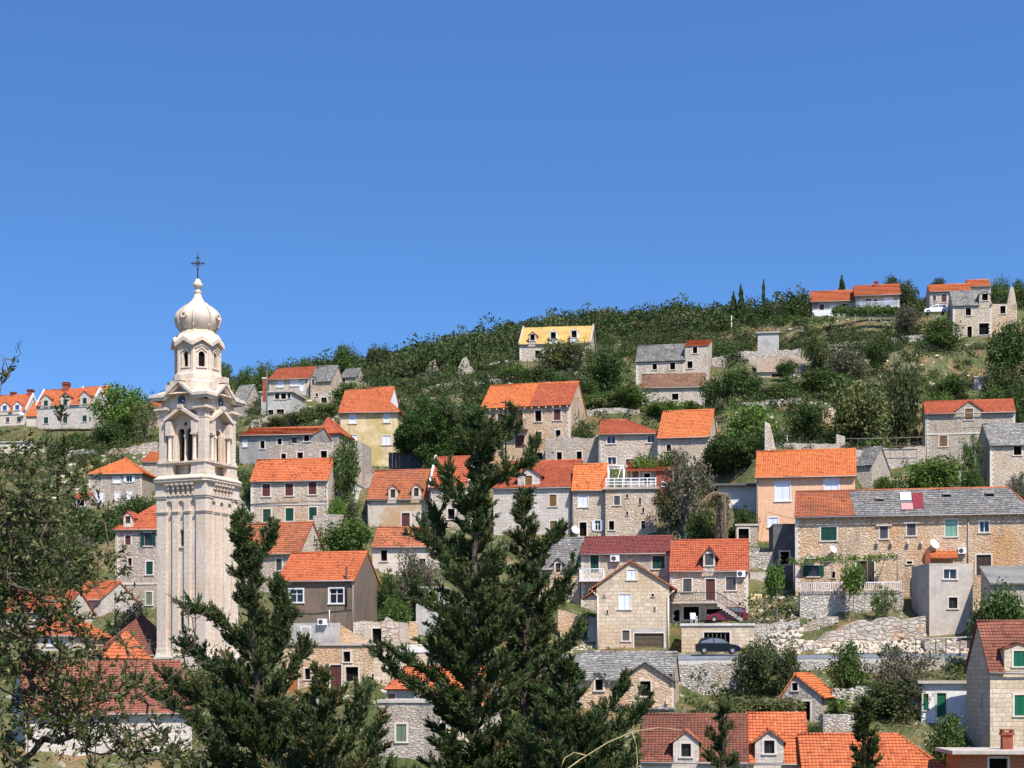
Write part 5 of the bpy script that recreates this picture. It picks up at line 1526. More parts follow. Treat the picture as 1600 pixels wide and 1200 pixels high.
    for s in (-1, 1):
        m.bar((0, 0, cz), Vector((0, 0, cz)) + d * L_ * s, .05, .03, 6)
        e_ = Vector((0, 0, cz)) + d * L_ * .82 * s
        m.bar(e_ - Vector((0, 0, .13)), e_ + Vector((0, 0, .13)), .035, n=5); m.lathe([(.01, cz - .07), (.07, cz), (.01, cz + .07)], 8, ((d * L_ * s).x, (d * L_ * s).y))
        for s2 in (-1, 1):
            m.bar((0, 0, cz), Vector((0, 0, cz + s2 * L_ * .5)) + d * L_ * .5 * s, .032, .012, 5)
            m.bar((0, 0, cz), Vector((0, 0, cz + s2 * L_ * .28)) + d * L_ * .62 * s, .02, .01, 5); m.bar((0, 0, cz), Vector((0, 0, cz + s2 * L_ * .62)) + d * L_ * .28 * s, .02, .01, 5)
    for yy in (402, 421): m.lathe([(.02, Zc(yy) - .09), (.11, Zc(yy)), (.02, Zc(yy) + .09)], 8)
    for k in (-.12, .12): m.bar(Vector((0, 0, Zc(404))) + d * k * 1.2, Vector((0, 0, Zc(404))) - d * k * 1.2, .03, n=5)
    m.build('iron_cross', 'iron', root)
# ------------------------------------------------------------------ walls, road, props
def build_walls():
    sw = stone_wall
    sw('tall dry stone terrace wall holding up the fenced terrace of the row house', [(1250, 925, 976, 125), (1330, 924, 972, 125), (1412, 923, 962, 125)], 'stone_dry', .8)
    sw('rough wall of big boulders and ochre rock above the road, left of the concrete block', [(1256, 1010, 1027, 120.9), (1300, 984, 1026, 121), (1350, 974, 1025.5, 121.2), (1410, 966, 1025, 121.4), (1447, 962, 1025, 121.5)], 'stone_rock', 2.2, jag=.35, name='boulder_wall')
    sw('boulder wall below the concrete block, right end near the brown roofed ashlar house', [(1445, 1000, 1026, 120), (1490, 1002, 1026, 120), (1530, 998, 1026, 120)], 'stone_dry', 1.2, jag=.25, name='boulder_wall')
    sw('grey dry stone retaining wall below the road, right of the curled slab roof', [(1056, 1038, 1120, 117), (1110, 1037, 1120, 117), (1165, 1036, 1116, 117)], 'stone_dry', .8)
    sw('retaining wall below the road behind the small round tree', [(1166, 1036, 1075, 117.5), (1260, 1035, 1070, 117.5), (1345, 1034, 1080, 117.5)], 'stone_dry', .8)
    sw('retaining wall below the road above the green door house', [(1346, 1034, 1062, 117.5), (1440, 1033, 1062, 117), (1532, 1032, 1062, 117)], 'stone_grey', .8)
    sw('low dry stone garden wall right of the little patched roof hut', [(1286, 1116, 1150, 103), (1312, 1115, 1150, 103), (1340, 1118, 1150, 103.5)], 'stone_dry', .6)
    sw('upper garden wall behind the little hut at the foot of the grey tree', [(1300, 1076, 1092, 109), (1370, 1073, 1090, 109)], 'stone_dry', .5)
    sw('grey terrace wall on the left slope under the round dark shrub', [(105, 704, 724, 240), (130, 702, 722, 240), (152, 704, 722, 240)], 'stone_dry', .8)
    sw('pale rubble bank beside the tower, above the hipped stone house', [(170, 704, 716, 236), (210, 696, 712, 236), (246, 690, 706, 236)], 'stone_rock', 1.2, jag=.3, name='rubble_bank')
    sw('cut stone parapet wall below the small paved terrace, left of the tall conifer', [(584, 1020, 1046, 119), (650, 1021, 1046, 119), (724, 1022, 1048, 119)], 'ashlar_warm', .7, jag=.03)
    sw('ochre rubble wall beside the collapsed hut', [(620, 969, 1005, 130), (653, 971, 1006, 130)], 'stone_ochre', .6)
    sw('slanting broken gable over the crumbling ochre building', [(531, 976, 1010, 123.95), (546, 986, 1010, 123.95), (564, 999, 1010, 123.95), (582, 1009, 1011, 123.95)], 'stone_ochre', .5, name='ruined_gable', cat='ruin', jag=.08, terr=False)
    sw('whitish rubble heap with a rounded top at the collapsed hut', [(596, 976, 1012, 126), (604, 964, 1012, 126), (616, 970, 1012, 126), (623, 982, 1012, 126)], 'stone_rock', .9, name='rubble_bank', jag=.2, terr=False)
    sw('grey wall below the crumbling ochre building, right of the left conifer', [(450, 1090, 1112, 118), (520, 1088, 1112, 118), (600, 1084, 1110, 118)], 'stone_dry', .6)
    sw('ochre rubble wall left of the side steps of the garage gable house', [(872, 952, 1010, 130), (892, 958, 1010, 130), (912, 964, 1012, 130)], 'stone_ochre', .6, terr=False)
    sw('low rough wall on the path between the grey hut and the tall grey twiggy tree', [(1150, 858, 872, 139), (1200, 856, 872, 138)], 'stone_dry', .6, terr=False)
    for px_, py_, Y_ in ((1175, 946, 131), (1205, 946, 131), (1190, 952, 128), (1232, 962, 126.5)):
        p = at(px_, py_, Y_); ctrl(p.x, p.y, p.z, 1.6)
    sw('old stone wall with a stepped end right of the green shuttered house', [(489, 806, 866, 147), (536, 804, 862, 147)], 'stone_grey', .6)
    sw('slanting ruined gable wall right of the tower shaft', [(366, 766, 824, 150), (384, 792, 826, 150), (402, 822, 828, 150)], 'stone_grey', .6, name='ruined_gable', cat='ruin')
    sw('white boulder bank in front of the concrete house', [(392, 660, 674, 204), (415, 652, 672, 204), (440, 648, 668, 205)], 'stone_rock', 1.5, jag=.3, name='rubble_bank')
    sw('upper dry stone terrace wall right of the tower house', [(1112, 560, 572, 220), (1160, 549, 564, 222), (1210, 548, 562, 223), (1256, 545, 560, 224)], 'stone_dry', .8)
    sw('dry stone terrace wall under the skyline villa garden', [(1290, 539, 549, 226), (1330, 534, 546, 227), (1352, 531, 545, 227)], 'stone_dry', .8)
    sw('dry stone wall left of the old house with the square doorway', [(1392, 528, 541, 228), (1420, 524, 540, 228), (1444, 522, 538, 229)], 'stone_dry', .8)
    sw('broken pointed gable of a ruin left of the yellow boarded house', [(712, 592, 597, 222), (716, 574, 596, 222), (723, 559, 596, 222), (729, 557, 596, 222), (735, 572, 595, 222), (741, 578, 595, 222), (748, 592, 595, 222)], 'stone_grey', .7, name='ruined_gable', cat='ruin', jag=.1)
    sw('smaller leaning ruin peak on the slope above the yellow ochre house', [(662, 588, 593, 226), (672, 565, 592, 226), (680, 561, 592, 226), (688, 586, 592, 226)], 'stone_grey', .7, name='ruined_gable', cat='ruin', jag=.1)
    sw('long tumbled stone wall across the slope behind the umbrella pine', [(660, 608, 618, 208), (700, 598, 610, 210), (750, 594, 606, 212), (800, 592, 602, 214)], 'stone_dry', 1.0, jag=.25)
    sw('white rubble line on the slope below the ridge, left of the yellow boarded house', [(738, 572, 576, 230), (770, 566, 572, 231), (800, 562, 568, 232)], 'mortar_white', 1.0, jag=.2, name='rubble_bank')
    sw('grey curved ruin wall behind the patched roof house', [(838, 604, 622, 200), (858, 596, 620, 200), (884, 600, 640, 200)], 'stone_dry', .8, name='ruined_wall', cat='ruin')
    sw('long dry wall behind the low cottage on the left ridge', [(560, 594, 602, 235), (600, 588, 598, 238), (640, 590, 598, 238)], 'stone_dry', .8)
    sw('jagged ruined gable edge left above the salmon house', [(1195, 658, 712, 153), (1203, 664, 712, 153), (1213, 704, 712, 153)], 'stone_pale', .6, name='ruined_gable', cat='ruin')
    sw('low ruined wall behind the roof of the salmon house', [(1212, 692, 712, 155), (1260, 694, 712, 156), (1312, 692, 710, 157)], 'stone_grey', .6, name='ruined_wall', cat='ruin')
    sw('stub of a ruined pier right above the salmon house', [(1307, 678, 706, 158), (1320, 682, 706, 158)], 'stone_pale', .6, jag=.05, name='ruined_pier', cat='ruin')
    sw('grey garden wall under the thin weathered railing', [(1336, 702, 738, 164), (1390, 701, 738, 165), (1446, 698, 738, 166)], 'stone_grey', .6)
    sw('earthy stone terrace wall left of the fluffy olive green bush', [(1285, 640, 676, 182), (1318, 637, 674, 183)], 'stone_ochre', .7, jag=.25)
    sw('terrace wall on the slope left of the dark round tree', [(1150, 630, 642, 184), (1200, 625, 640, 185), (1258, 622, 636, 186)], 'stone_dry', .7)
    sw('low terrace wall right of the stair house with a concrete cap', [(1170, 864, 884, 134), (1208, 862, 882, 134)], 'stone_dry', .6)
    sw('dry stone wall right of the flat roofed garage', [(1178, 976, 1012, 124), (1215, 972, 1010, 124), (1250, 966, 1008, 124)], 'stone_dry', .8)
    sw('grey slope wall between the red roofed centre houses and the yellow house', [(556, 742, 775, 160), (590, 738, 772, 160)], 'stone_grey', .6)
    sw('stone wall below the terrace right of the tan ruin', [(915, 640, 652, 182), (960, 636, 650, 182), (1000, 640, 652, 183)], 'stone_dry', .6)
    sw('broken gable peak standing at the right end of the roofless wing', [(1574, 474, 530, 229), (1579, 448, 530, 229), (1584, 450, 530, 229), (1589, 478, 530, 229)], 'stone_warm', .6, name='ruined_gable', cat='ruin', jag=.1)
    sw('ruined stone wall left of the big old house on the right skyline', [(1444, 540, 552, 214), (1480, 536, 548, 214)], 'stone_dry', .6)
    # road with kerb strip
    m = MB()
    rows = [(870, 1036, 1023, 123), (1050, 1033, 1022, 123), (1190, 1031, 1021, 123), (1250, 1031, 1024.5, 120.3), (1400, 1030, 1023.5, 120.3), (1530, 1029, 1022.5, 120.3)]
    for (x0, n0, f0, g0), (x1, n1, f1, g1) in zip(rows[:-1], rows[1:]):
        m.face([at(x0, n0, 117.6), at(x1, n1, 117.6), at(x1, f1, g1), at(x0, f0, g0)])
    for px, n0, f0, g0 in rows:
        p = at(px, n0, 117.6); ctrl(p.x, p.y, p.z - .35, 1.5); p = at(px, f0, g0 - 1); ctrl(p.x, p.y, p.z - .3, 1.5)
    tag(m.build('road', 'asphalt'), 'narrow asphalt road crossing the slope in front of the garages', 'road', kind='structure')
    m = MB()
    m.face([at(600, 1020, 119.8), at(730, 1020, 119.8), at(722, 1006, 129), at(612, 1007, 129)])
    for px, py, Y in ((600, 1020, 120), (665, 1020, 120), (730, 1020, 120), (660, 1006, 128), (720, 1006, 128)):
        p = at(px, py, Y); ctrl(p.x, p.y, p.z - .25, 1.5)
    tag(m.build('paved_terrace', 'plaster_lightgrey'), 'small pale paved terrace above the cut stone parapet', 'terrace', kind='structure')

def on_front(key, px, py, off=0.0):
    fr = HOUSES[key]; x, z = fr.front(px, py); return fr, x, z

def ac_unit(key, px, py, wpx, hpx, label):
    fr, x, z = on_front(key, px, py); sc = fr.YA / F
    w, h_ = wpx * sc, hpx * sc
    r = thing('air_conditioner', label, 'air conditioner', fr.world(x, -.06, z - h_ / 2), fr.a, 'air conditioners on the facades')
    m = MB(); m.box(-w / 2, w / 2, -.34, .0, .02, h_); m.build('case', 'white_paint', r)
    m = MB(); c = Vector((-w * .14, -.345, h_ * .5)); n = 16; rad = h_ * .38
    for i in range(n):
        a0, a1 = 2 * math.pi * i / n, 2 * math.pi * (i + 1) / n
        m.face([c, c + Vector((rad * math.cos(a0), 0, rad * math.sin(a0))), c + Vector((rad * math.cos(a1), 0, rad * math.sin(a1)))])
    m.build('fan_grille', 'fan_dark', r)
    m = MB()
    for sx in (-1, 1): m.box(sx * w * .36 - .02, sx * w * .36 + .02, -.36, .06, -.03, .02)
    m.build('bracket', 'galvanised', r)

def dish(pos, rad, label, az=.5):
    r = thing('satellite_dish', label, 'satellite dish', pos, az, 'satellite dishes')
    m = MB(); n = 18
    d = Vector((0, -.86, .42)).normalized(); u = Vector((1, 0, 0)); v = d.cross(u)
    prev = None
    c = Vector((0, -.25, .05))
    for k in range(5):
        rr = rad * k / 4; dep = .22 * rad * (k / 4) ** 2
        ring = [c + u * rr * math.cos(2 * math.pi * i / n) + v * rr * math.sin(2 * math.pi * i / n) + d * (dep - .1) for i in range(n)]
        if prev:
            for i in range(n):
                j = (i + 1) % n
                m.face([prev[i], prev[j], ring[j], ring[i]] if k > 1 else [prev[0], ring[j], ring[i]], smooth=True)
        prev = ring
    m.build('reflector', 'white_paint', r)
    m = MB(); m.bar((0, .15, -.1), c - d * .1, .03); m.bar(c - v * rad * .9 - d * .02, c + d * rad * .9, .015); m.obox(c + d * rad * .95, (.05, 0, 0), (0, .05, 0), (0, 0, .05)); m.build('mount_arm', 'galvanised', r)

def car(name, label, pos, rz, paint, Lc=3.9):
    r = thing(name, label, 'car', pos, rz)
    wd = .80
    # section outline: side profile (x, z)
    low = [(-1.92, .38), (-1.95, .62), (-1.86, .90), (-1.2, .93), (.95, .90), (1.55, .80), (1.90, .66), (1.95, .42)]
    m = MB()
    def side(y, pts, ins=0): return [Vector((x, y, z)) for x, z in pts]
    bot = [(1.9, .22), (-1.88, .22)]
    prof = low + bot
    A, B = side(-wd, prof), side(wd, prof)
    m.face(A[::-1]); m.face(B)
    for i in range(len(prof)):
        j = (i + 1) % len(prof); m.face([A[i], A[j], B[j], B[i]])
    roof = [(-1.72, .92), (-1.45, 1.38), (-.9, 1.47), (.0, 1.44), (.45, 1.33), (1.05, .90)]
    ti = .16
    ra = [Vector((x, -wd + (0 if z < 1 else ti), z)) for x, z in roof]; rb_ = [Vector((x, wd - (0 if z < 1 else ti), z)) for x, z in roof]
    m.face(ra[::-1]); m.face(rb_)
    for i in range(len(roof) - 1): m.face([ra[i], ra[i + 1], rb_[i + 1], rb_[i]])
    body = m.build('body', paint, r)
    g = MB()
    for s in (-1, 1):
        def gp(x, z):
            f = min(1, max(0, (z - .92) / .46)); return Vector((x, s * (wd - ti * f + .012), z))
        for q in ([(-1.5, .97), (-1.28, 1.34), (-.85, 1.40), (-.42, 1.39), (-.42, .97)], [(-.34, .97), (-.34, 1.38), (0, 1.37), (.38, 1.27), (.88, .97)]):
            g.face([gp(*p) for p in (q if s < 0 else q[::-1])])
    g.build('side_windows', 'car_glass', r)
    g = MB(); k = .86
    g.face([Vector((1.0, -wd * k, .955)), Vector((1.0, wd * k, .955)), Vector((.50, (wd - ti) * k, 1.325)), Vector((.50, -(wd - ti) * k, 1.325))]); g.build('windscreen', 'car_glass', r)
    g = MB(); g.face([Vector((-1.735, wd * k, .97)), Vector((-1.735, -wd * k, .97)), Vector((-1.49, -(wd - ti) * k, 1.35)), Vector((-1.49, (wd - ti) * k, 1.35))]); g.build('rear_window', 'car_glass', r)
    for sx in (-1.2, 1.25):
        for s in (-1, 1):
            w = MB(); w.bar((sx, s * (wd - .17), .30), (sx, s * (wd + .02), .30), .30, n=18); o = w.build('wheel', 'tyre', r)
            w = MB(); w.bar((sx, s * (wd - .02), .30), (sx, s * (wd + .035), .30), .17, n=12); w.build('rim', 'galvanised', o)
    for s in (-1, 1):
        w = MB(); w.obox((1.80, s * .62, .66), (.07, 0, .01), (0, .15, 0), (0, 0, .06)); w.build('headlight', 'white_paint', r)
        w = MB(); w.obox((-1.90, s * .68, .80), (.04, 0, 0), (0, .09, 0), (0, 0, .11)); w.build('tail_light', 'car_red', r)
    return r

def pole(px, pt, pb, Y, rad, label, mat='weathered_wood', arm=False, name='utility_pole'):
    m = MB(); b = at(px, pb, Y); t = at(px, pt, Y)
    m.bar(b + Vector((0, 0, -1.5)), t, rad * 1.2, rad * .85, 8)
    if arm:
        m.bar(t + Vector((-.5, 0, -.3)), t + Vector((.5, 0, -.3)), .05, n=5)
        for x in (-.42, 0, .42): m.bar(t + Vector((x, 0, -.28)), t + Vector((x, 0, -.08)), .05, n=6)
    o = localise(m.build(name, mat)); tag(o, label, 'pole')

def build_props():
    ac_unit('G2', 505, 972, 14, 10, 'white air conditioner on the brown rendered house above the doorway')
    ac_unit('M2', 961.5, 873, 14, 10, 'white air conditioner under the eave of the plum red roof')
    ac_unit('M3', 1158, 897, 13, 10, 'white air conditioner at the right end of the house with the outside stair')
    ac_unit('K5', 1503, 861, 12, 9.5, 'white air conditioner on the long row house beside its porch roof')
    ac_unit('H6', 1038, 757, 9, 9, 'white air conditioner by the brick corner of the upper terrace room')
    for key, px, py, rp, lab in (('K5', 1300, 859, 6, 'white satellite dish under the green shutter of the row house'), ('K5', 1457, 851, 8, 'large white satellite dish above the porch roof of the row house'),
                                 ('A1', 35, 647, 3.5, 'tiny white satellite dish on the blue shuttered house at far left'), ('H4', 898, 829, 7, 'round white satellite dish beside the dark door of the small bright roofed house')):
        fr, x, z = on_front(key, px, py); dish(fr.world(x, -.35, z), rp * fr.YA / F, lab)
    # cars
    p = at(1116, 1022.5, 121.2); car('parked_car', 'black hatchback parked on the road in front of the flat roofed garage', (p.x + .3, p.y, p.z + .02), R(-4), 'car_black')
    p = at(1131, 968, 130.2); car('parked_car', 'red car parked under the balcony of the stair house', (p.x + .35, p.y + .1, p.z - .3), R(174), 'car_red')
    p = at(1462, 491.5, 231); car('parked_car', 'small white car standing high up beside the big old stone house', (p.x, p.y, p.z + .1), R(172), 'car_white')
    # balconies and stairs as parts of their houses
    fr = HOUSES['M2']; root = fr.root; sc = fr.YA / F
    x0, z0 = fr.front(907, 907); x1, _ = fr.front(945, 907)
    m = MB(); m.box(x0, x1, -1.0, .0, z0 - .16, z0); b = m.build('balcony', 'plaster_white', root)
    rail(b, [(x0 + .05, -.05, z0), (x0 + .05, -.95, z0), (x1 - .05, -.95, z0), (x1 - .05, -.05, z0)], 17 * sc, 'white_paint', .13)
    fr = HOUSES['M3']; root = fr.root; sc = fr.YA / F
    x0, z0 = fr.front(1048, 941); x1, _ = fr.front(1121, 941)
    m = MB(); m.box(x0, x1, -1.25, .0, z0 - .18, z0); b = m.build('balcony', 'concrete', root)
    rail(b, [(x0 + .05, -1.2, z0), (x1 - .7, -1.2, z0)], 14 * sc, 'iron', .14)
    m = MB(); x2, z2 = fr.front(1160, 966); n = 9
    for i in range(n):
        xa = x1 + (x2 - x1) * i / n; zz = z0 + (z2 - z0) * (i + 1) / n
        m.box(xa, xa + (x2 - x1) / n + .04, -1.2, -.0, zz - .35, zz)
    st = m.build('outside_stair', 'concrete', root)
    rail(st, [(x1 - .7, -1.2, z0), (x1, -1.2, z0), (x2, -1.2, z2)], 14 * sc, 'iron', .14)
    fr = HOUSES['I1']; root = fr.root; sc = fr.YA / F
    x0, z0 = fr.front(790, 671); x1, _ = fr.front(826, 671)
    m = MB(); m.box(x0, x1, -.95, .0, z0 - .18, z0); b = m.build('balcony', 'concrete', root)
    rail(b, [(x0 + .05, -.9, z0), (x1 - .05, -.9, z0)], 13 * sc, 'iron', .13)
    fr = HOUSES['H5']; root = fr.root; sc = fr.YA / F; hw = fr.L / 2; zt = fr.ze + .22
    m = MB()
    for i in range(7):
        x = -hw + .1 + (fr.L - .2) * i / 6; m.box(x - .05, x + .05, -.25, -.15, zt, zt + .95)
    for z in (.25, .55, .88): m.box(-hw, hw, -.235, -.165, zt + z, zt + z + .09)
    m.build('railing', 'white_paint', root)
    m = MB(); x0, zz = fr.front(950, 728); x1, _ = fr.front(974, 728)
    for x in (x0, x1):
        for y in (-.1, 2.2): m.bar((x, y, zt), (x, y, zz), .05, n=6)
    for y in (-.1, 2.2): m.bar((x0, y, zz), (x1, y, zz), .05, n=6)
    for x in (x0, (x0 + x1) / 2, x1): m.bar((x, -.1, zz), (x, 2.2, zz), .04, n=6)
    m.bar(((x0 + x1) / 2, -.1, zt), ((x0 + x1) / 2 + .6, -.1, zz), .04, n=6)
    m.build('pergola_frame', 'white_paint', root)
    fr = HOUSES['H6']; root = fr.root
    x0, z0 = fr.front(1025, 763); x1, z1 = fr.front(1051, 737)
    m = MB(); m.box(x0, x1, -.32, -.02, z0 - 1.5, z1); m.build('brick_corner', 'red_brick', root)
    fr = HOUSES['J7']; root = fr.root; hw = fr.L / 2
    x0, z0 = fr.front(1337, 484); m = MB(); m.box(-hw, hw, -1.6, 0, z0 - .25, z0); b = m.build('balcony', 'plaster_white', root)
    rail(b, [(-hw + .05, -1.55, z0), (hw - .05, -1.55, z0)], .95, 'white_paint', .16, thick=.03)
    fr = HOUSES['J6']; root = fr.root; hw = fr.L / 2
    x0, z0 = fr.front(1275, 491); m = MB(); m.box(-hw, hw, -1.2, -.95, z0 - .6, z0 + .45); m.build('balcony_wall', 'plaster_white', root)
    # row house extras
    fr = HOUSES['K5']; root = fr.root; sc = fr.YA / F; tan = (fr.zr - fr.ze) / (fr.D * .5)
    def onroof(px, py):
        y = 1.5
        for _ in range(25):
            x, z = fr.front(px, py, y); y += (z - (fr.ze + tan * y)) / 2.0 * .8; y = min(max(y, -.3), fr.D / 2)
        return x, y
    nz = Vector((0, -tan, 1)).normalized(); ay = Vector((0, 1, tan)).normalized()
    for px, py in ((1374, 782.6), (1479, 775.5), (1546, 774)):
        x, y = onroof(px, py); c = Vector((x, y, fr.ze + tan * y)) + nz * .12
        m = MB(); m.obox(c, (.38, 0, 0), ay * .30, nz * .22); m.cur = 1; m.obox(c - ay * .29 + nz * .03, (.31, 0, 0), ay * .04, nz * .15)
        m.obox(c + nz * .24, (.42, 0, 0), ay * .36, nz * .03, ) if False else None
        m.build('roof_hatch', ['slab_grey', 'hole_dark'], fr.roof)
    for px, py, w_, h_, mt in ((1415, 778, 17, 17, 'sheet_white'), (1417.5, 794, 18, 13, 'sheet_pink'), (1434, 785, 17, 32, 'sheet_red')):
        x, y = onroof(px, py); c = Vector((x, y, fr.ze + tan * y)) + nz * .19
        vis = tan - .11
        m = MB(); m.obox(c, (w_ * sc / 2, 0, 0), ay * (h_ * sc / 2 / max(vis, .2) * math.sqrt(1 + tan * tan) * .75), nz * .02); m.build('sheet_patch', mt, fr.roof)
    x0, z0 = fr.front(1452, 875); x1, z1 = fr.front(1496, 863)
    m = MB(); slope(m, (x0, -1.5, z0), (x1, -1.5, z0), (x1, 0, z1 + .1), (x0, 0, z1 + .1), .3, .07); m.build('porch_roof', 'tile_bright', root)
    m = MB(); x2, _ = fr.front(1448, 870); _, zb = fr.front(1448, 905); m.box(x2 - .22, x2 + .25, -1.5, -1.05, zb - 1.5, z1 + .1); m.build('porch_pillar', 'red_brick', root)
    m = MB(); xx, _ = fr.front(1513, 820); m.tube([(xx, -.3, fr.ze - .15), (xx, -.08, fr.ze - .5), (xx, -.08, -1)], .06, 6); m.tube([(-fr.L / 2, -.45, fr.ze - .22), (fr.L / 2, -.45, fr.ze - .22)], .07, 6); m.build('downpipe', 'pipe_grey', root)
    for px, py in ((1381, 821), (1424, 817)):
        x, z = fr.front(px, py); m = MB(); m.box(x - 12 * sc, x + 12 * sc, -.18, 0, z - .06, z + .08); m.build('lintel', 'surround', root)
    for px in (1371, 1393, 1419, 1440):
        x, z = fr.front(px, 847); m = MB(); m.box(x - .09, x + .09, -.32, 0, z - .2, z + .1); m.box(x - .07, x + .07, -.18, 0, z - .42, z - .2); m.build('stone_bracket', 'surround', root)
    m = MB(); x, z = fr.front(1265, 874); m.obox((x + .1, -.5, z), (.55, 0, 0), (0, .5, -.05), (0, .01, .04)); m.build('door_canopy', 'white_paint', root)
    # M1 extras: pipes, gable moulding
    fr = HOUSES['M1']; root = fr.root; hw = fr.L / 2
    for sx in (-1, 1):
        m = MB(); m.tube([(sx * (hw + .45), -.1, fr.ze - .45), (sx * (hw + .1), -.12, fr.ze - .75), (sx * (hw - .12), -.1, fr.ze - 1.0), (sx * (hw - .12), -.1, -.4)], .07, 6); m.build('downpipe', 'surround', root)
    x, z = fr.front(1014, 987); m = MB(); m.box(x - 1.55, x + 1.55, -.04, .1, z - .0, z + .25); m.build('garage_lintel', 'plaster_lightgrey', root)
    x0, z0 = fr.front(909, 936); x1, z1 = fr.front(932, 922)
    m = MB(); slope(m, (x0, -.2, z0), (x0, 2.5, z0), (x1, 2.5, z1), (x1, -.2, z1), .3, .07); m.build('side_roof', 'tile_worn', root)
    m = MB(); xs0, zs0 = fr.front(916, 1018); xs1, _ = fr.front(930, 1018); _, zs1 = fr.front(920, 940)
    n = 16
    for i in range(n):
        t0 = i / n; m.box(xs0, xs1, 1.0 + 3.8 * t0, 1.0 + 3.8 * (i + 1) / n + .05, zs0 - .5, zs0 + (zs1 - zs0) * .72 * (i + 1) / n)
    m.build('side_steps', 'concrete', root)
    # wall brackets of the old curled roof house
    fr = HOUSES['L4']; root = fr.root
    for px in (992, 1018, 1043):
        x, z = fr.front(px, 1098); m = MB(); m.box(x - .1, x + .1, -.35, .02, z - .1, z + .25); m.box(x - .08, x + .08, -.2, .02, z - .4, z - .1); m.build('stone_bracket', 'surround', root)
    x0, z0 = fr.front(966, 1106); x1, _ = fr.front(1056, 1106); m = MB(); m.box(x0, x1, -.3, .02, z0 - .1, z0 + .08); m.build('stone_ledge', 'slab_light', root)
    # house G2: pipe and lamp wires
    fr = HOUSES['G2']; root = fr.root
    m = MB(); x, z0 = fr.front(542, 948); _, z1 = fr.front(542, 885); m.bar((x, -.14, z0), (x, -.14, z1), .085, n=8); m.build('stove_pipe', 'iron', root)
    m = MB(); x, z0 = fr.front(515, 978); _, z1 = fr.front(515, 953); m.bar((x, -.06, z0), (x, -.06, z1), .045, n=6); m.build('white_pipe', 'white_paint', root)
    m = MB(); _, z0 = fr.front(480, 956); m.tube([(-fr.L / 2, -.05, z0 - .1), (0, -.05, z0 - .15), (fr.L / 2, -.05, z0 + .2)], .025, 5); m.build('cable', 'iron', root)
    x0, z0 = fr.front(430, 1008); x1, _ = fr.front(552, 1008)
    m = MB(); x0, z0 = fr.front(445, 974); x1, _ = fr.front(532, 974); _, zz = fr.front(480, 1009); m.box(x0, x1, -.03, .02, zz, z0); m.build('whitewash', 'plaster_lightgrey', root)
    # F1 pipes
    fr = HOUSES['F1']; root = fr.root
    m = MB(); _, z0 = fr.front(450, 785.5); m.tube([(-fr.L / 2, -.12, z0 - .1), (fr.L / 2, -.12, z0 + .12)], .035, 5); m.build('cable', 'iron', root)
    # guard rail, fences, railings
    m = MB(); pts = [at(x, y, 117.9) for x, y in ((1050, 1028), (1110, 1027.2), (1180, 1026.5), (1250, 1026), (1330, 1025), (1420, 1024), (1528, 1023))]
    for a, b in zip(pts[:-1], pts[1:]):
        c = (a + b) / 2; h = (b - a) / 2; m.obox(c, h, (0, .03, 0), (0, 0, .13))
        n = 3
        for i in range(n):
            q = a.lerp(b, i / n); m.box(q.x - .05, q.x + .05, q.y + .03, q.y + .13, q.z - .55, q.z + .12)
    tag(localise(m.build('guard_rail', 'galvanised')), 'long galvanised guard rail along the outer edge of the road', 'guard rail')
    m = MB(); pts = [at(x, y, 117.7) for x, y in ((1050, 1036.5), (1250, 1034.5), (1420, 1032.5), (1530, 1031.5))]
    for a, b in zip(pts[:-1], pts[1:]):
        m.obox((a + b) / 2, (b - a) / 2, (0, .12, 0), (0, 0, .22))
    tag(localise(m.build('kerb_wall', 'plaster_lightgrey')), 'pale concrete kerb wall under the guard rail', 'kerb')
    m = MB(); a, b = at(607, 733, 172), at(660, 733, 172); n = 9; ht = 26 * 172 * S / F
    for i in range(n):
        p, q = a.lerp(b, i / n), a.lerp(b, (i + 1) / n); c = (p + q) / 2
        m.obox(c + Vector((0, .03 * (i % 2), ht / 2)), ((q - p).length / 2 - .01, 0, 0), (0, .03, 0), (0, 0, ht / 2 + rnd.uniform(-.04, .04)))
    tag(localise(m.build('board_fence', 'sheet_slate')), 'dark slatted fence beside the yellow ochre house', 'fence')
    m = MB(); a, b = at(600, 709, 173), at(660, 706, 173); rail(None, [a, b], 1.0, 'galvanised', .25, name='terrace_railing', label='thin grey terrace railing above the dark slatted fence', thick=.02)
    rail(None, [at(1320, 700, 163), at(1380, 700, 164), at(1442, 697, 165)], 1.1, 'weathered_wood', 1.3, name='garden_railing', label='thin weathered garden railing above the grey wall, right of the salmon house', thick=.035)
    rail(None, [at(1250, 924, 124.8), at(1330, 923, 124.8), at(1408, 922, 124.8)], .72, 'white_paint', .17, name='terrace_fence', label='white picket terrace fence in front of the long row house', thick=.028)
    # vine pergola of the row house
    r = thing('pergola', 'thin timber pergola over the fenced terrace of the row house', 'pergola', at(1320, 922, 126.2))
    b0 = Vector(r.location)
    pp = [(1240, 880), (1300, 878), (1355, 876), (1402, 872)]
    for px, py in pp:
        m = MB(); t = at(px, py, 125.5) - b0; m.bar((t.x, t.y, 0), t, .045, n=6); m.build('post', 'weathered_wood', r)
        t = at(px, py, 125.5) - b0; m = MB(); m.bar(t, t + Vector((-.3, 4.2, .15)), .035, n=5); m.build('cross_beam', 'weathered_wood', r)
    m = MB()
    for i in range(3):
        m.bar(at(pp[i][0], pp[i][1], 125.5) - b0, at(pp[i + 1][0], pp[i + 1][1], 125.5) - b0, .045, n=6)
    m.build('beam', 'weathered_wood', r)
    # metal frame by the concrete block
    r = thing('arbour_frame', 'rusty metal arbour frame below the bare concrete block', 'arbour', at(1480, 1036, 119.3)); b0 = Vector(r.location)
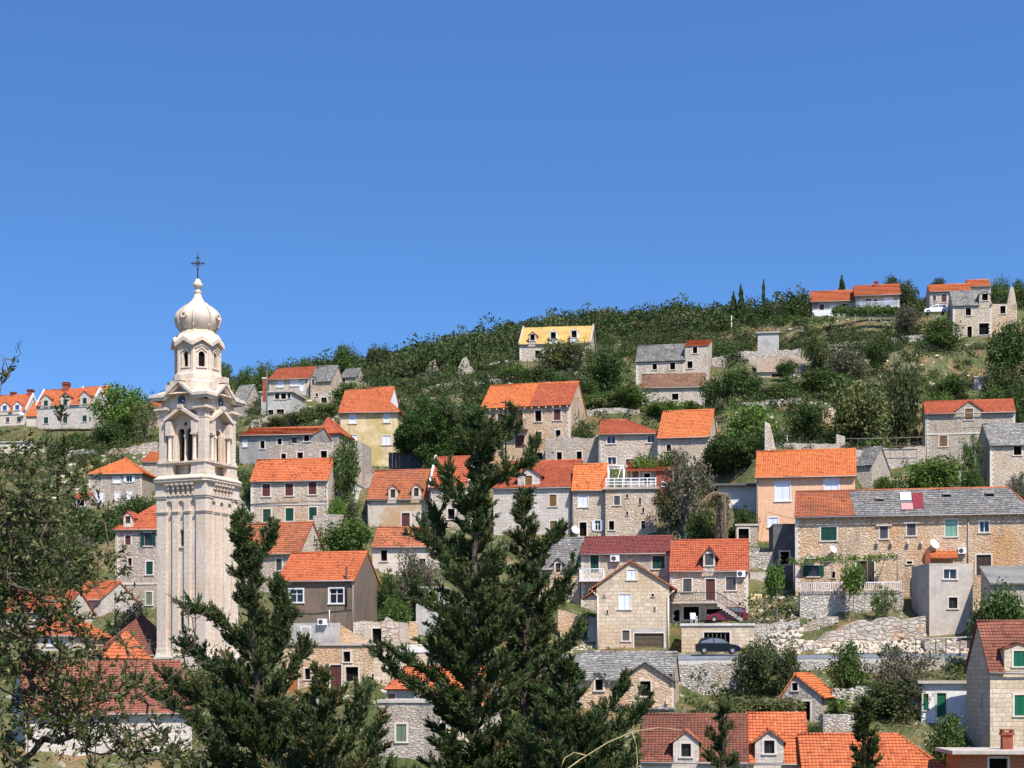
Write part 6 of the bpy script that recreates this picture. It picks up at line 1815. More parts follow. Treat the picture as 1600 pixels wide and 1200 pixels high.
    m = MB(); m.bar(at(1430, 999, 119.3) - b0, at(1528, 995, 119.3) - b0, .06, n=6); m.build('beam', 'concrete', r)
    for px in (1431, 1462, 1478, 1500, 1526):
        m = MB(); t = at(px, 997, 119.3) - b0; m.bar((t.x, t.y, 0), t, .04, n=6); m.build('post', 'iron', r)
    # stone stairs left of the boulders
    m = MB(); n = 11
    for i in range(n):
        c = at(1222 + 7.2 * i, 1002 - 3.9 * i, 123.6); m.box(c.x - .9 - .01 * i, c.x + .9 + .01 * i, c.y - .2 + .06 * i, c.y + 1.4 + .06 * i, c.z - .6, c.z)
    tag(localise(m.build('stone_stairs', 'stone_dry')), 'worn stone steps climbing from the road to the terrace wall', 'stairs')
    m = MB(); a = at(1172, 908, 133); b = at(1208, 908, 133); m.box(a.x, b.x, a.y, a.y + 3, a.z - .1, a.z + .85)
    tag(localise(m.build('terrace_slab', 'concrete')), 'grey concrete terrace block right of the stair house', 'terrace block')
    m = MB(); a = at(1173, 941, 131.5); b = at(1205, 941, 131.5); m.box(a.x, b.x, a.y, a.y + .06, a.z, a.z + .8)
    tag(localise(m.build('cream_board', 'cream_panel')), 'cream yellow board under the grey terrace block', 'board')
    # plastic chair on the garage roof
    fr = HOUSES['M4']; x, z = fr.front(1084, 974)
    r = thing('garden_chair', 'white plastic garden chair on the flat garage roof', 'chair', fr.world(x, .5, fr.ze + .22), fr.a + .3)
    m = MB(); m.box(-.26, .26, -.26, .24, .40, .45); m.build('seat', 'white_paint', r)
    m = MB(); m.obox((0, .26, .70), (.25, 0, 0), (0, .02, 0), (0, .05, .27)); m.build('backrest', 'white_paint', r)
    for sx in (-.23, .23):
        for sy in (-.22, .22):
            m = MB(); m.bar((sx, sy, 0), (sx * .95, sy * .95, .4), .025, n=6); m.build('leg', 'white_paint', r)
        m = MB(); m.box(sx - .03, sx + .03, -.24, .26, .62, .66); m.bar((sx, -.22, .4), (sx, -.22, .62), .022, n=5); m.build('armrest', 'white_paint', r)
    # poles
    pole(790, 625, 712, 168, .09, 'dark utility pole before the patched roof house, beside the umbrella pine', 'dark_wood', True)
    pole(417, 578, 655, 214, .10, 'grey utility pole beside the concrete house right of the tower', 'weathered_wood', True)
    pole(1143, 493, 522, 250, .07, 'short pale pole standing in the ridge scrub', 'plaster_white')
    pole(1133, 770, 852, 136, .06, 'thin post just right of the dead palm trunk', 'weathered_wood')
    pole(1318, 720, 765, 142.6, .03, 'thin antenna mast on the left part of the salmon facade', 'iron', name='antenna_mast') if False else None
    r = thing('chimney_stack', 'lone brick chimney beside the utility pole right of the tower', 'chimney', at(413, 612, 212)); m = MB()
    w_ = 5 * 212 * S / F / 2; hh = 22 * 212 * S / F
    m.box(-w_, w_, -w_, w_, -1.5, hh * .9); m.build('shaft', 'red_brick', r); m = MB(); m.box(-w_ * 1.3, w_ * 1.3, -w_ * 1.3, w_ * 1.3, hh * .9, hh); m.build('cap', 'surround', r)
    # television aerials, wires
    def aerial(key, px, py, label, h=1.5):
        fr = HOUSES[key]; x, z = fr.front(px, py, fr.D * .5); p = fr.world(x, fr.D * .5, fr.zr)
        r_ = thing('tv_aerial', label, 'aerial', p, fr.a + .5)
        m = MB(); m.bar((0, 0, -.1), (0, 0, h), .025, n=5); m.build('mast', 'galvanised', r_)
        m = MB(); m.bar((-.5, 0, h - .1), (.5, 0, h - .1), .015, n=4)
        for i in range(6): xx = -.45 + .18 * i; m.bar((xx, -.22 - .02 * i, h - .1), (xx, .22 + .02 * i, h - .1), .01, n=4)
        m.build('antenna', 'galvanised', r_)
    aerial('F1', 440, 718, 'thin television aerial on the ridge of the green shuttered house')
    aerial('H1', 600, 735, 'thin television aerial on the ochre stained house')
    aerial('I4', 1100, 640, 'thin television aerial on the bright tiled roof by the shrubs')
    aerial('K3', 1230, 704, 'thin television aerial on the salmon house roof', 1.8)
    aerial('M2', 1000, 838, 'thin television aerial on the plum red roof')
    aerial('K5', 1500, 762, 'thin television aerial on the slab roof of the row house', 1.8)
    aerial('A1', 45, 610, 'tiny aerial on the blue shuttered house at far left')
    def wire(p, q, sag, label):
        m = MB(); n = 14
        P = [p.lerp(q, i / n) - Vector((0, 0, sag * 4 * (i / n) * (1 - i / n))) for i in range(n + 1)]
        m.tube(P, .022, 4); tag(localise(m.build('overhead_wire', 'iron')), label, 'wire')
    w_ = lambda k, x, y, o=-.2: HOUSES[k].world(*(lambda a: (a[0], o, a[1]))(HOUSES[k].front(x, y)))
    wire(at(790, 627, 168), w_('E1', 615, 648), .7, 'overhead wire from the utility pole to the yellow ochre house')
    wire(at(790, 627, 168), w_('H3', 880, 768), .8, 'overhead wire from the utility pole down to the pale ashlar house')
    wire(at(417, 580, 214), w_('E2', 470, 674), .8, 'overhead wire from the grey pole to the long grey rendered house')
    wire(w_('K5', 1260, 812), w_('M3', 1165, 896), .5, 'sagging wire between the row house and the stair house')
    wire(w_('F1', 505, 757), w_('H1', 580, 785), .4, 'wire between the green shuttered house and the ochre stained house')
    wire(w_('K3', 1200, 800), w_('K5', 1300, 815), .3, 'short wire across the salmon facade to the row house')
    wire(w_('H5', 1020, 800), w_('M2', 960, 868), .5, 'wire from the terrace house to the plum red roof house')
    # hanging cloth by the collapsed centre house
    m = MB(); a = at(634, 826, 146); b = at(664, 820, 146); m.obox((a + b) / 2, (b - a) / 2, (0, .25, .05), (0, .0, .03)); tag(localise(m.build('folded_tarpaulin', 'cloth_pale')), 'pale lilac tarpaulin lying above the low orange roof', 'tarpaulin')
# ------------------------------------------------------------------ vegetation
RNG = np.random.default_rng(5)
def rand_dirs(n):
    d = RNG.normal(size=(n, 3)); return d / np.linalg.norm(d, axis=1)[:, None]

def leaf_quads(c, size, along=None, asp=.55, spread=1.0, up=0.0):
    """n leaf-sized kite quads at c (n,3); along = preferred direction (n,3)"""
    n = len(c)
    a = rand_dirs(n) * spread
    if along is not None: a = a + along
    a[:, 2] += up
    a /= np.linalg.norm(a, axis=1)[:, None] + 1e-9
    b = np.cross(a, rand_dirs(n)); b /= np.linalg.norm(b, axis=1)[:, None] + 1e-9
    s = (np.asarray(size) * np.ones(n))[:, None]
    v = np.stack([c - a * s * .5, c + b * s * asp * .5 - a * s * .05, c + a * s * .5, c - b * s * asp * .5 - a * s * .05], 1)
    return v.reshape(-1, 3)

def quads_of(n): return np.arange(n * 4).reshape(n, 4)

def cloud(clumps, per, size, shell=.55, asp=.6, outward=.6):
    """clumps (k,4) -> leaf verts"""
    k = len(clumps)
    idx = np.repeat(np.arange(k), per)
    d = rand_dirs(len(idx)); r = (shell + (1 - shell) * RNG.random(len(idx)) ** .6) * (1 + .13 * RNG.normal(size=len(idx)).clip(-1.5, 1.5))
    c = clumps[idx, :3] + d * (clumps[idx, 3] * r)[:, None]
    s = size * (.6 + .8 * RNG.random(len(idx)))
    return leaf_quads(c, s, d * outward, asp), idx

PROTO = {}
def bush_proto(kind, mat, variant):
    key = (kind, mat, variant)
    if key in PROTO: return PROTO[key]
    # unit: width 1, height 1, base at 0
    P = dict(round=(44, .50, .52, .19, 110, .058, 1.0), shrub=(36, .46, .46, .19, 100, .062, 1.0), airy=(52, .53, .50, .13, 62, .046, .35), tree=(50, .55, .47, .18, 105, .052, 1.0), tuft=(20, .5, .4, .16, 60, .06, 1.0), cyp=(40, .5, .5, .22, 90, .085, 1.0), sapling=(22, .76, .25, .18, 80, .07, 1.0))[kind]
    n, zc, zr, cr, per, ls, fill = P
    d = rand_dirs(n * 3)
    rad = RNG.random(n * 3) ** (1 / 2.2)
    c = d * rad[:, None]
    if kind == 'cyp':
        t = RNG.random(n); an = RNG.random(n) * 6.28; rr = .32 * (1 - t) ** .6 * (.4 + .6 * RNG.random(n))
        cl = np.stack([rr * np.cos(an), rr * np.sin(an), .06 + t * .9, .20 * (1 - t * .75)], 1)
        cl[:, 3] *= .8
    else:
        c = c[:n]
        lob = 1 + .22 * np.sin(3 * np.arctan2(c[:, 1], c[:, 0]) + variant * 2.1)
        x = c[:, 0] * (.52 - cr * .4) * lob; y = c[:, 1] * (.52 - cr * .4) * lob; z = zc + c[:, 2] * (zr - cr * .5)
        r = cr * (.65 + .7 * RNG.random(n))
        cl = np.stack([x, y, z, r], 1)
        if kind in ('shrub', 'round'): cl[:, 2] = np.maximum(cl[:, 2], cl[:, 3] * .7)
    v, idx = cloud(cl, per, ls, .35 if kind != 'airy' else .2, .6)
    tint = np.repeat((RNG.random(len(cl)) < .12)[idx] * RNG.random(len(idx)) * .8, 4)
    o = npmesh('crown', v, quads_of(len(v) // 4), mat, tint=tint)
    # trunk and limbs
    m = MB(); tr = .016 if kind == 'sapling' else .028
    top = Vector((RNG.normal() * .02, RNG.normal() * .02, zc - zr * .55 if kind not in ('cyp',) else .8))
    m.tube([Vector((0, 0, -.25)), Vector((0, 0, .02)), top * .6, top], [tr * 1.3, tr * 1.1, tr * .9, tr * .75], 7)
    ends = cl[RNG.permutation(len(cl))[:16 if kind == 'airy' else 9]]
    for e in ends:
        E = Vector(e[:3].tolist()); mid = top.lerp(E, .5) + Vector((RNG.normal() * .03, RNG.normal() * .03, .03))
        m.tube([top * .9, mid, E], [tr * .55, tr * .35, tr * .12], 5)
    t = m.build('trunk', 'bark_grey' if kind in ('airy', 'sapling') else 'bark_brown')
    COL.objects.unlink(o); COL.objects.unlink(t)
    PROTO[key] = (o, t); return PROTO[key]

def plant(px, pt, pb, wpx, Y, kind, mat, label, name='shrub', cat='shrub', group=None, z=None):
    if Y is None:
        Ym = ground_hit(px, pb); Y = Ym / S
    b = at(px, pb, Y); sc = Y * S / F
    g = gz(b.x, b.y)[0]
    h = (pb - pt) * sc; w = wpx * sc
    top = b.z + h
    if top - g < .45 * h:       # the ground there would swallow it: stand it where the slope shows
        Y = ground_hit(px, pb) / S; b = at(px, pb, Y); sc = Y * S / F; h = (pb - pt) * sc; w = wpx * sc
    else:
        b.z = max(g, top - 1.8 * h); h = top - b.z
    root = thing(name, label, cat, b, RNG.random() * 6.28, group)
    root.scale = (w, w * .9, h)
    o, t = bush_proto(kind, mat, int(RNG.integers(0, 3)))
    for s in (o, t):
        c = s.copy(); COL.objects.link(c); c.parent = root
    VEG.append((b.x, b.y, w / 2, px, pt, pb))
    return root
VEG = []

PLANTS = [
 # px, top, bottom, width, Y, kind, leaf, label, name
 (190, 604, 702, 92, 256, 'tree', 'leaf_fresh', 'broad light green tree beside the long pale dormer house', 'tree'),
 (172, 655, 702, 66, 250, 'round', 'leaf_dark', 'dark shrub at the foot of the broad light green tree', 'shrub'),
 (226, 622, 700, 56, 252, 'airy', 'leaf_olive', 'thin brownish tree just left of the tower clock', 'tree'),
 (116, 676, 710, 54, 246, 'round', 'leaf_mid', 'round green shrub below the pergola of the long pale house', 'shrub'),
 (92, 700, 735, 34, 240, 'shrub', 'leaf_dark', 'small dark shrub left of the grey terrace wall', 'shrub'),
 (154, 712, 742, 30, 230, 'shrub', 'leaf_olive', 'olive shrub on the rubble left of the hipped stone house', 'shrub'),
 (214, 776, 850, 78, 175, 'tree', 'leaf_dark', 'dense dark tree between the hipped stone house and the tall grey house', 'tree'),
 (168, 806, 905, 84, 168, 'tree', 'leaf_dark', 'dark green tree left of the tall grey house', 'tree'),
 (132, 790, 880, 66, 178, 'round', 'leaf_mid', 'mid green bush below the tiny red roofed shed', 'shrub'),
 (110, 850, 930, 80, 158, 'round', 'leaf_dark', 'dark bush behind the leafy branches at left', 'shrub'),
 (60, 830, 920, 90, 165, 'tree', 'leaf_mid', 'green tree far left behind the leafy branches', 'tree'),
 (207, 932, 990, 52, 124, 'airy', 'leaf_grey', 'grey green small tree between the gable house and the tower', 'tree'),
 (545, 597, 630, 52, 219, 'round', 'leaf_mid', 'round green bush before the slab roofed ridge house', 'shrub'),
 (432, 646, 678, 44, 203, 'shrub', 'leaf_olive', 'olive shrub on the grassy bank right of the tower', 'shrub'),
 (470, 640, 672, 56, 203, 'shrub', 'grass_tuft', 'pale grassy shrub on the bank below the concrete house', 'shrub'),
 (510, 630, 668, 54, 204, 'shrub', 'leaf_mid', 'low green shrub on the bank left of the yellow house', 'shrub'),
 (540, 688, 758, 50, 155, 'tree', 'leaf_mid', 'ivy covered bush growing out of the roofless grey ruin', 'shrub'),
 (392, 740, 770, 26, 158, 'shrub', 'leaf_mid', 'green shrub squeezed between the tower and the green shuttered house', 'shrub'),
 (543, 806, 868, 88, 145, 'round', 'leaf_mid', 'broad green bush right of the stained roof house', 'shrub'),
 (548, 774, 818, 52, 151, 'airy', 'leaf_olive', 'loose olive bush under the white outhouse', 'shrub'),
 (528, 770, 806, 34, 150, 'shrub', 'leaf_fresh', 'fresh green shrub at the corner of the green shuttered house', 'shrub'),
 (646, 852, 915, 54, 138, 'round', 'leaf_grey', 'grey green bush in front of the mossy low outhouse', 'shrub'),
 (672, 868, 930, 46, 137, 'airy', 'leaf_grey', 'bare twiggy bush right of the mossy low outhouse', 'shrub'),
 (616, 925, 975, 58, 130, 'shrub', 'leaf_mid', 'green creeper bush right of the brown house', 'shrub'),
 (606, 890, 935, 40, 134, 'round', 'leaf_dark', 'dark bush behind the gable of the brown house', 'shrub'),
 (950, 542, 612, 72, 203, 'tree', 'leaf_dark', 'large dark tree left of the slab roofed tower house', 'tree'),
 (912, 590, 668, 60, 190, 'tree', 'leaf_dark', 'dark tree behind the gable of the patched roof house', 'tree'),
 (905, 528, 580, 62, 226, 'airy', 'leaf_olive', 'brownish bush in front of the yellow boarded house', 'shrub'),
 (870, 530, 575, 56, 227, 'round', 'leaf_olive', 'olive bush under the dormers of the yellow boarded house', 'shrub'),
 (842, 575, 612, 66, 210, 'round', 'leaf_dark', 'dark shrub on the slope below the yellow boarded house', 'shrub'),
 (800, 572, 606, 52, 214, 'round', 'leaf_mid', 'green shrub above the bright part of the patched roof', 'shrub'),
 (936, 612, 656, 60, 186, 'round', 'leaf_fresh', 'fresh green bush behind the hipped red roof', 'shrub'),
 (985, 604, 660, 76, 184, 'tree', 'leaf_mid', 'green tree left of the low barn', 'tree'),
 (1035, 624, 662, 64, 182, 'round', 'leaf_fresh', 'fresh green bush below the low barn', 'shrub'),
 (1080, 622, 655, 44, 184, 'shrub', 'leaf_mid', 'green shrub at the right end of the low barn', 'shrub'),
 (906, 650, 694, 46, 172, 'round', 'leaf_dark', 'dark shrub between the grey gable and the tan ruin', 'shrub'),
 (1008, 706, 745, 56, 154.5, 'round', 'leaf_fresh', 'bright green shrub behind the lean-to roof', 'shrub'),
 (1046, 702, 742, 54, 154, 'round', 'leaf_mid', 'green shrub right of the lean-to roof', 'shrub'),
 (1070, 694, 850, 92, 143, 'airy', 'leaf_grey', 'tall grey twiggy tree between the terrace house and the dead palm', 'tree'),
 (1045, 752, 850, 66, 144, 'airy', 'leaf_olive', 'olive twiggy bush right of the white balcony', 'shrub'),
 (1150, 672, 775, 110, 156, 'tree', 'leaf_dark', 'big dark green tree left of the salmon house', 'tree'),
 (1168, 628, 700, 88, 166, 'tree', 'leaf_fresh', 'fresh green tree behind the ruined gable edge', 'tree'),
 (1118, 690, 750, 60, 158, 'round', 'leaf_mid', 'mid green bush right of the bright tiled roof', 'shrub'),
 (1100, 790, 850, 56, 140, 'round', 'leaf_dark', 'dark bush under the drooping palm fronds', 'shrub'),
 (1165, 790, 828, 40, 144, 'round', 'leaf_dark', 'dark bush above the lean-to doorway', 'shrub'),
 (1122, 588, 645, 62, 195, 'round', 'leaf_dark', 'dark bush right of the square tower house', 'shrub'),
 (1165, 572, 640, 76, 193, 'tree', 'leaf_dark', 'dark tree left of the beige roofed shed', 'tree'),
 (1128, 535, 565, 46, 222, 'round', 'leaf_dark', 'dark bush behind the square tower house', 'shrub'),
 (1228, 560, 598, 38, 211, 'tree', 'leaf_dark', 'small tree in front of the beige roofed shed', 'tree'),
 (1283, 576, 630, 120, 194, 'round', 'leaf_dark', 'very wide dark juniper like bush right of the beige roofed shed', 'shrub'),
 (1220, 600, 642, 70, 192, 'round', 'leaf_dark', 'dark bush below the beige roofed shed', 'shrub'),
 (1258, 624, 700, 64, 172, 'tree', 'leaf_dark', 'round dark tree above the roof of the salmon house', 'tree'),
 (1346, 594, 690, 100, 170, 'round', 'leaf_olive', 'fluffy olive green tree above the thin weathered railing', 'tree'),
 (1372, 522, 598, 44, 208, 'tree', 'leaf_dark', 'dark upright tree below the skyline villa', 'tree'),
 (1412, 556, 668, 66, 186, 'tree', 'leaf_maquis', 'tall ivy clad dark tree left of the central dormer house', 'tree'),
 (1320, 545, 585, 60, 206, 'round', 'leaf_grey', 'grey green bush below the villa terraces', 'shrub'),
 (1275, 520, 565, 44, 214, 'round', 'leaf_olive', 'olive bush under the left villa wing', 'shrub'),
 (1470, 498, 560, 66, 214, 'round', 'leaf_mid', 'round fresh bush left of the old house with the square doorway', 'shrub'),
 (1418, 478, 510, 40, 232, 'round', 'leaf_grey', 'pale bush between the villa and the white car', 'shrub'),
 (1580, 505, 590, 84, 205, 'tree', 'leaf_dark', 'dark tree mass at the right edge below the old big house', 'tree'),
 (1584, 440, 492, 54, 246, 'tree', 'leaf_mid', 'green tree behind the old big house at the right edge', 'tree'),
 (1560, 570, 640, 80, 196, 'round', 'leaf_maquis', 'dark bush right of the tiny stone hut', 'shrub'),
 (1484, 584, 640, 70, 196, 'tree', 'leaf_dark', 'dark tree left of the tiny stone hut', 'tree'),
 (1470, 608, 645, 54, 186, 'round', 'leaf_fresh', 'fresh bush behind the roof of the central dormer house', 'shrub'),
 (1548, 600, 645, 60, 190, 'round', 'leaf_mid', 'green bush behind the right half of the central dormer roof', 'shrub'),
 (1590, 600, 668, 50, 186, 'tree', 'leaf_dark', 'dark tree at the right edge behind the central dormer house', 'tree'),
 (1458, 716, 775, 100, 149, 'round', 'leaf_fresh', 'wide fresh green bush behind the long row house', 'shrub'),
 (1516, 676, 730, 42, 164, 'airy', 'leaf_mid', 'climbing plant on the wall of the central dormer house', 'climbing plant'),
 (1516, 735, 770, 40, 154, 'round', 'leaf_mid', 'green bush left of the lichen grey roofed house', 'shrub'),
 (1592, 734, 775, 40, 148, 'airy', 'leaf_grey', 'grey twiggy bush at the right edge above the row house', 'shrub'),
 (1382, 742, 768, 44, 150, 'shrub', 'leaf_mid', 'low green shrub behind the slab roof of the row house', 'shrub'),
 (1214, 884, 958, 42, 124.5, 'sapling', 'leaf_fresh', 'thin trunked young tree right of the grey terrace block', 'tree'),
 (1333, 884, 966, 42, 123.5, 'sapling', 'leaf_fresh', 'thin trunked young tree in front of the picket terrace fence', 'tree'),
 (1378, 912, 955, 40, 123.2, 'airy', 'leaf_mid', 'loose green shrub hanging on the terrace wall', 'shrub'),
 (1562, 908, 972, 86, 114, 'round', 'leaf_mid', 'broad green bush below the corrugated shed roof', 'shrub'),
 (1184, 996, 1100, 84, 114.5, 'tree', 'leaf_maquis', 'dark green tree in front of the parked black car', 'tree'),
 (1230, 1010, 1066, 48, 114, 'round', 'leaf_maquis', 'dark bush by the guard rail left of the round tree', 'shrub'),
 (1324, 1000, 1080, 66, 111, 'round', 'leaf_mid', 'round bright green tree in front of the guard rail', 'tree'),
 (1408, 1002, 1160, 108, 107, 'airy', 'leaf_grey', 'big grey leaved twiggy tree left of the green door house', 'tree'),
 (1396, 1062, 1160, 96, 106, 'round', 'leaf_maquis', 'dark underbrush at the foot of the big grey tree', 'shrub'),
 (1482, 1112, 1168, 76, 98, 'round', 'leaf_mid', 'dense green bush under the green door', 'shrub'),
 (1190, 1080, 1124, 110, 107, 'shrub', 'leaf_olive', 'olive shrubs left of the little patched roof hut', 'shrub'),
 (1146, 1094, 1122, 46, 106, 'shrub', 'leaf_olive', 'small olive shrub above the long faded roof', 'shrub'),
 (1310, 1088, 1118, 40, 107, 'shrub', 'leaf_fresh', 'fresh green weeds right of the little patched roof hut', 'shrub'),
 (1272, 1128, 1152, 30, 102, 'shrub', 'leaf_dark', 'dark weed clump at the door of the little hut', 'shrub'),
 (350, 570, 606, 36, 262, 'tree', 'leaf_mid', 'first green skyline tree right of the lantern', 'tree'),
 (385, 573, 605, 34, 262, 'round', 'leaf_mid', 'green skyline bush behind the grey cottage', 'shrub'),
 (413, 564, 598, 36, 258, 'tree', 'leaf_mid', 'skyline tree behind the brick chimney stack', 'tree'),
 (446, 568, 592, 40, 256, 'round', 'leaf_dark', 'dark skyline bush behind the faded red roof', 'shrub'),
 (478, 560, 588, 34, 255, 'tree', 'leaf_mid', 'skyline tree over the right end of the faded red roof', 'tree'),
 (540, 541, 590, 46, 262, 'tree', 'leaf_mid', 'tall green skyline tree over the slab roofed cottage', 'tree'),
 (590, 538, 590, 44, 264, 'tree', 'leaf_maquis', 'dark skyline tree above the white gable', 'tree'),
 (1158, 444, 496, 24, 262, 'cyp', 'leaf_dark', 'broad dark cypress on the skyline left of the slender one', 'cypress'),
 (1146, 455, 496, 20, 263, 'cyp', 'leaf_dark', 'smallest cypress leaning on the broad one', 'cypress'),
 (1193, 435, 496, 16, 261, 'cyp', 'leaf_dark', 'slender pointed cypress on the skyline', 'cypress'),
 (1315, 430, 470, 26, 258, 'cyp', 'leaf_dark', 'dark conifer rising behind the left villa roof', 'cypress'),
 (1392, 428, 462, 42, 256, 'tree', 'leaf_dark', 'dark pine behind the villa chimney', 'pine tree'),
 (1418, 440, 480, 44, 254, 'round', 'leaf_maquis', 'dark bush on the skyline right of the villa', 'shrub'),
 (1466, 435, 452, 28, 254, 'round', 'leaf_maquis', 'small dark bush behind the bright skyline roof', 'shrub'),
 (1564, 434, 470, 40, 252, 'tree', 'leaf_mid', 'green tree behind the highest orange roof', 'tree'),
]

def build_scrub():
    """the wild maquis of the hill: one mass nobody could count"""
    n = 31000
    xs = RNG.uniform(-165, 195, n); ys = RNG.uniform(120, 400, n)
    zs = gz(xs, ys)
    px = CX + F * xs / ys; py = H - F * zs / ys; Yt = ys / S
    keep = (px > -320) & (px < 1950)
    foot = np.array([(f[0], f[1], f[2]) for f in FOOT])
    boxes = [(f.XA, f) for f in HOUSES.values()]
    houses = [(CX + F * f.XA / f.YA, CX + F * (f.XA + f.L * f.ca) / (f.YA + f.L * f.sa), H - F * f.z0 / f.YA, f.YA) for f in HOUSES.values()]
    # dense wood on the upper hill (rows above this line), sparse bushes below
    line = np.interp(px, [0, 250, 400, 520, 620, 760, 830, 930, 1000, 1110, 1180, 1260, 1300, 1420, 1480, 1600], [600, 615, 585, 592, 592, 565, 545, 530, 522, 520, 505, 492, 462, 455, 440, 430])
    up = py < line + 4
    dens = np.where(up, .95, np.where((px > 1080) & (py < 700), 1.0, np.where((py < 660), .95, np.where(py < 760, .65, .4))))
    nz = np.sin(xs * .21 + 2) * np.sin(ys * .17) * .5 + .5
    keep &= RNG.random(n) < dens * (.45 + .75 * nz)
    i = np.nonzero(keep)[0]
    V = []; TN = []; cen = []
    base = [rand_dirs(90) for _ in range(4)]
    cnt = 0
    for j in i:
        x, y, z = xs[j], ys[j], zs[j]
        top = up[j]
        r = (RNG.uniform(1.1, 2.6) if top else RNG.uniform(.5, 1.5)) * (1.0 if RNG.random() < .85 else 1.4)
        if np.any((foot[:, 0] - x) ** 2 + (foot[:, 1] - y) ** 2 < (foot[:, 2] * (.95) + r * .6) ** 2): continue
        hpx = 1.9 * r * F / y; wpx = r * F / y
        bad = False
        for x0, x1, yb, yy in houses:
            if x0 - wpx * .7 < px[j] < x1 + wpx * .7 and y < yy + 2 and py[j] - hpx < yb - 4 and py[j] > yb - 60: bad = True; break
        if bad: continue
        # keep the road and walls clear
        if 1000 < px[j] < 1560 and 990 < py[j] < 1045: continue
        if 1240 < px[j] < 1540 and 905 < py[j] < 1045: continue
        k = 260 if top else 170
        d = rand_dirs(k); d[:, 2] = np.abs(d[:, 2]) * 1.2 - .15
        nl = 4; off = RNG.normal(size=(nl, 3)) * [.45, .45, .22]
        rr = .55 + .5 * RNG.random(k) ** .5
        c = np.array([x, y, z + r * .25]) + (d * rr[:, None] * .75 + off[RNG.integers(0, nl, k)]) * np.array([r, r, r * (1.0 if RNG.random() < .7 else 1.5)])
        c[:, 2] = np.maximum(c[:, 2], z - .1)
        sz = (.25 if top else .19) * r ** .5 * (.6 + .8 * RNG.random(k)) * (1.25)
        V.append(leaf_quads(c, sz, d * .5, .65)); t = RNG.choice([.05, .2, .35, .55, .75, .95], p=[.18, .24, .22, .16, .15, .05]) + RNG.normal() * .06
        TN.append(np.clip(np.full(k * 4, t), 0, 1)); cnt += 1
    v = np.concatenate(V); tn = np.concatenate(TN)
    o = npmesh('maquis_scrub', v, quads_of(len(v) // 4), 'leaf_scrub', tint=tn)
    tag(o, 'wild evergreen maquis scrub covering the top and the open parts of the hill', 'scrub', kind='stuff')
    # dry grass and weeds
    n = 64000
    xs = RNG.uniform(-150, 190, n); ys = RNG.uniform(108, 330, n); zs = gz(xs, ys)
    px = CX + F * xs / ys; py = H - F * zs / ys
    nz = np.sin(xs * .33 + 1) * np.sin(ys * .29 + .5 * np.sin(xs * .11)) * .5 + .5
    k = (px > -320) & (px < 1950) & (RNG.random(n) < .25 + .7 * nz) & ~((px > 1000) & (px < 1560) & (py > 1016) & (py < 1036)) & ~((px > 590) & (px < 735) & (py > 1000) & (py < 1024))
    xs, ys, zs = xs[k], ys[k], zs[k]
    m = 7
    c = np.repeat(np.stack([xs, ys, zs + .12], 1), m, 0) + RNG.normal(size=(len(xs) * m, 3)) * [.35, .35, .05]
    v = leaf_quads(c, .34 * (.5 + RNG.random(len(c))), None, .35, .7, .9)
    o = npmesh('dry_grass', v, quads_of(len(v) // 4), 'grass_tuft')
    tag(o, 'tufts of dry grass and weeds on the stony slope', 'grass', kind='stuff')

def loose_stones():
    P = []; SZ = []
    for n, x0, x1, y0, y1, lo, hi in ((420, 1195, 1250, 985, 1022, .12, .38), (700, 1250, 1445, 1003, 1022, .12, .45), (300, 1445, 1530, 1002, 1022, .12, .4), (160, 1172, 1250, 930, 985, .1, .3), (260, 1040, 1560, 500, 700, .15, .6), (240, 400, 900, 570, 660, .15, .6), (260, 80, 250, 690, 790, .15, .6), (160, 1150, 1350, 1045, 1120, .1, .3), (140, 540, 720, 1005, 1100, .1, .3), (100, 890, 935, 1000, 1020, .08, .25)):
        for _ in range(n):
            px, py = RNG.uniform(x0, x1), RNG.uniform(y0, y1); Y = ground_hit(px, py)
            if Y > 390: continue
            p = at(px, py, Y / S); P.append((p.x, p.y, p.z)); SZ.append(lo + (hi - lo) * RNG.random() ** 2.5)
    P = np.array(P); SZ = np.array(SZ); n = len(P)
    cube = np.array([(x, y, z) for z in (-1, 1) for y in (-1, 1) for x in (-1, 1)], float)
    q = np.array([(0, 2, 3, 1), (4, 5, 7, 6), (0, 1, 5, 4), (2, 6, 7, 3), (0, 4, 6, 2), (1, 3, 7, 5)])
    v = cube[None] * RNG.uniform(.45, 1.1, (n, 8, 1)) * (RNG.uniform(.6, 1.3, (n, 1, 3)) * np.array([1, 1, .7])) * SZ[:, None, None]
    a = RNG.random(n) * 6.28; c, s_ = np.cos(a)[:, None], np.sin(a)[:, None]
    v = np.stack([v[:, :, 0] * c - v[:, :, 1] * s_, v[:, :, 0] * s_ + v[:, :, 1] * c, v[:, :, 2]], 2) + P[:, None, :]
    o = npmesh('loose_stones', v.reshape(-1, 3), (q[None] + np.arange(n)[:, None, None] * 8).reshape(-1, 4), 'rock_pale')
    tag(o, 'loose pale limestone rubble lying on the slope and along the road bank', 'rubble', kind='stuff')

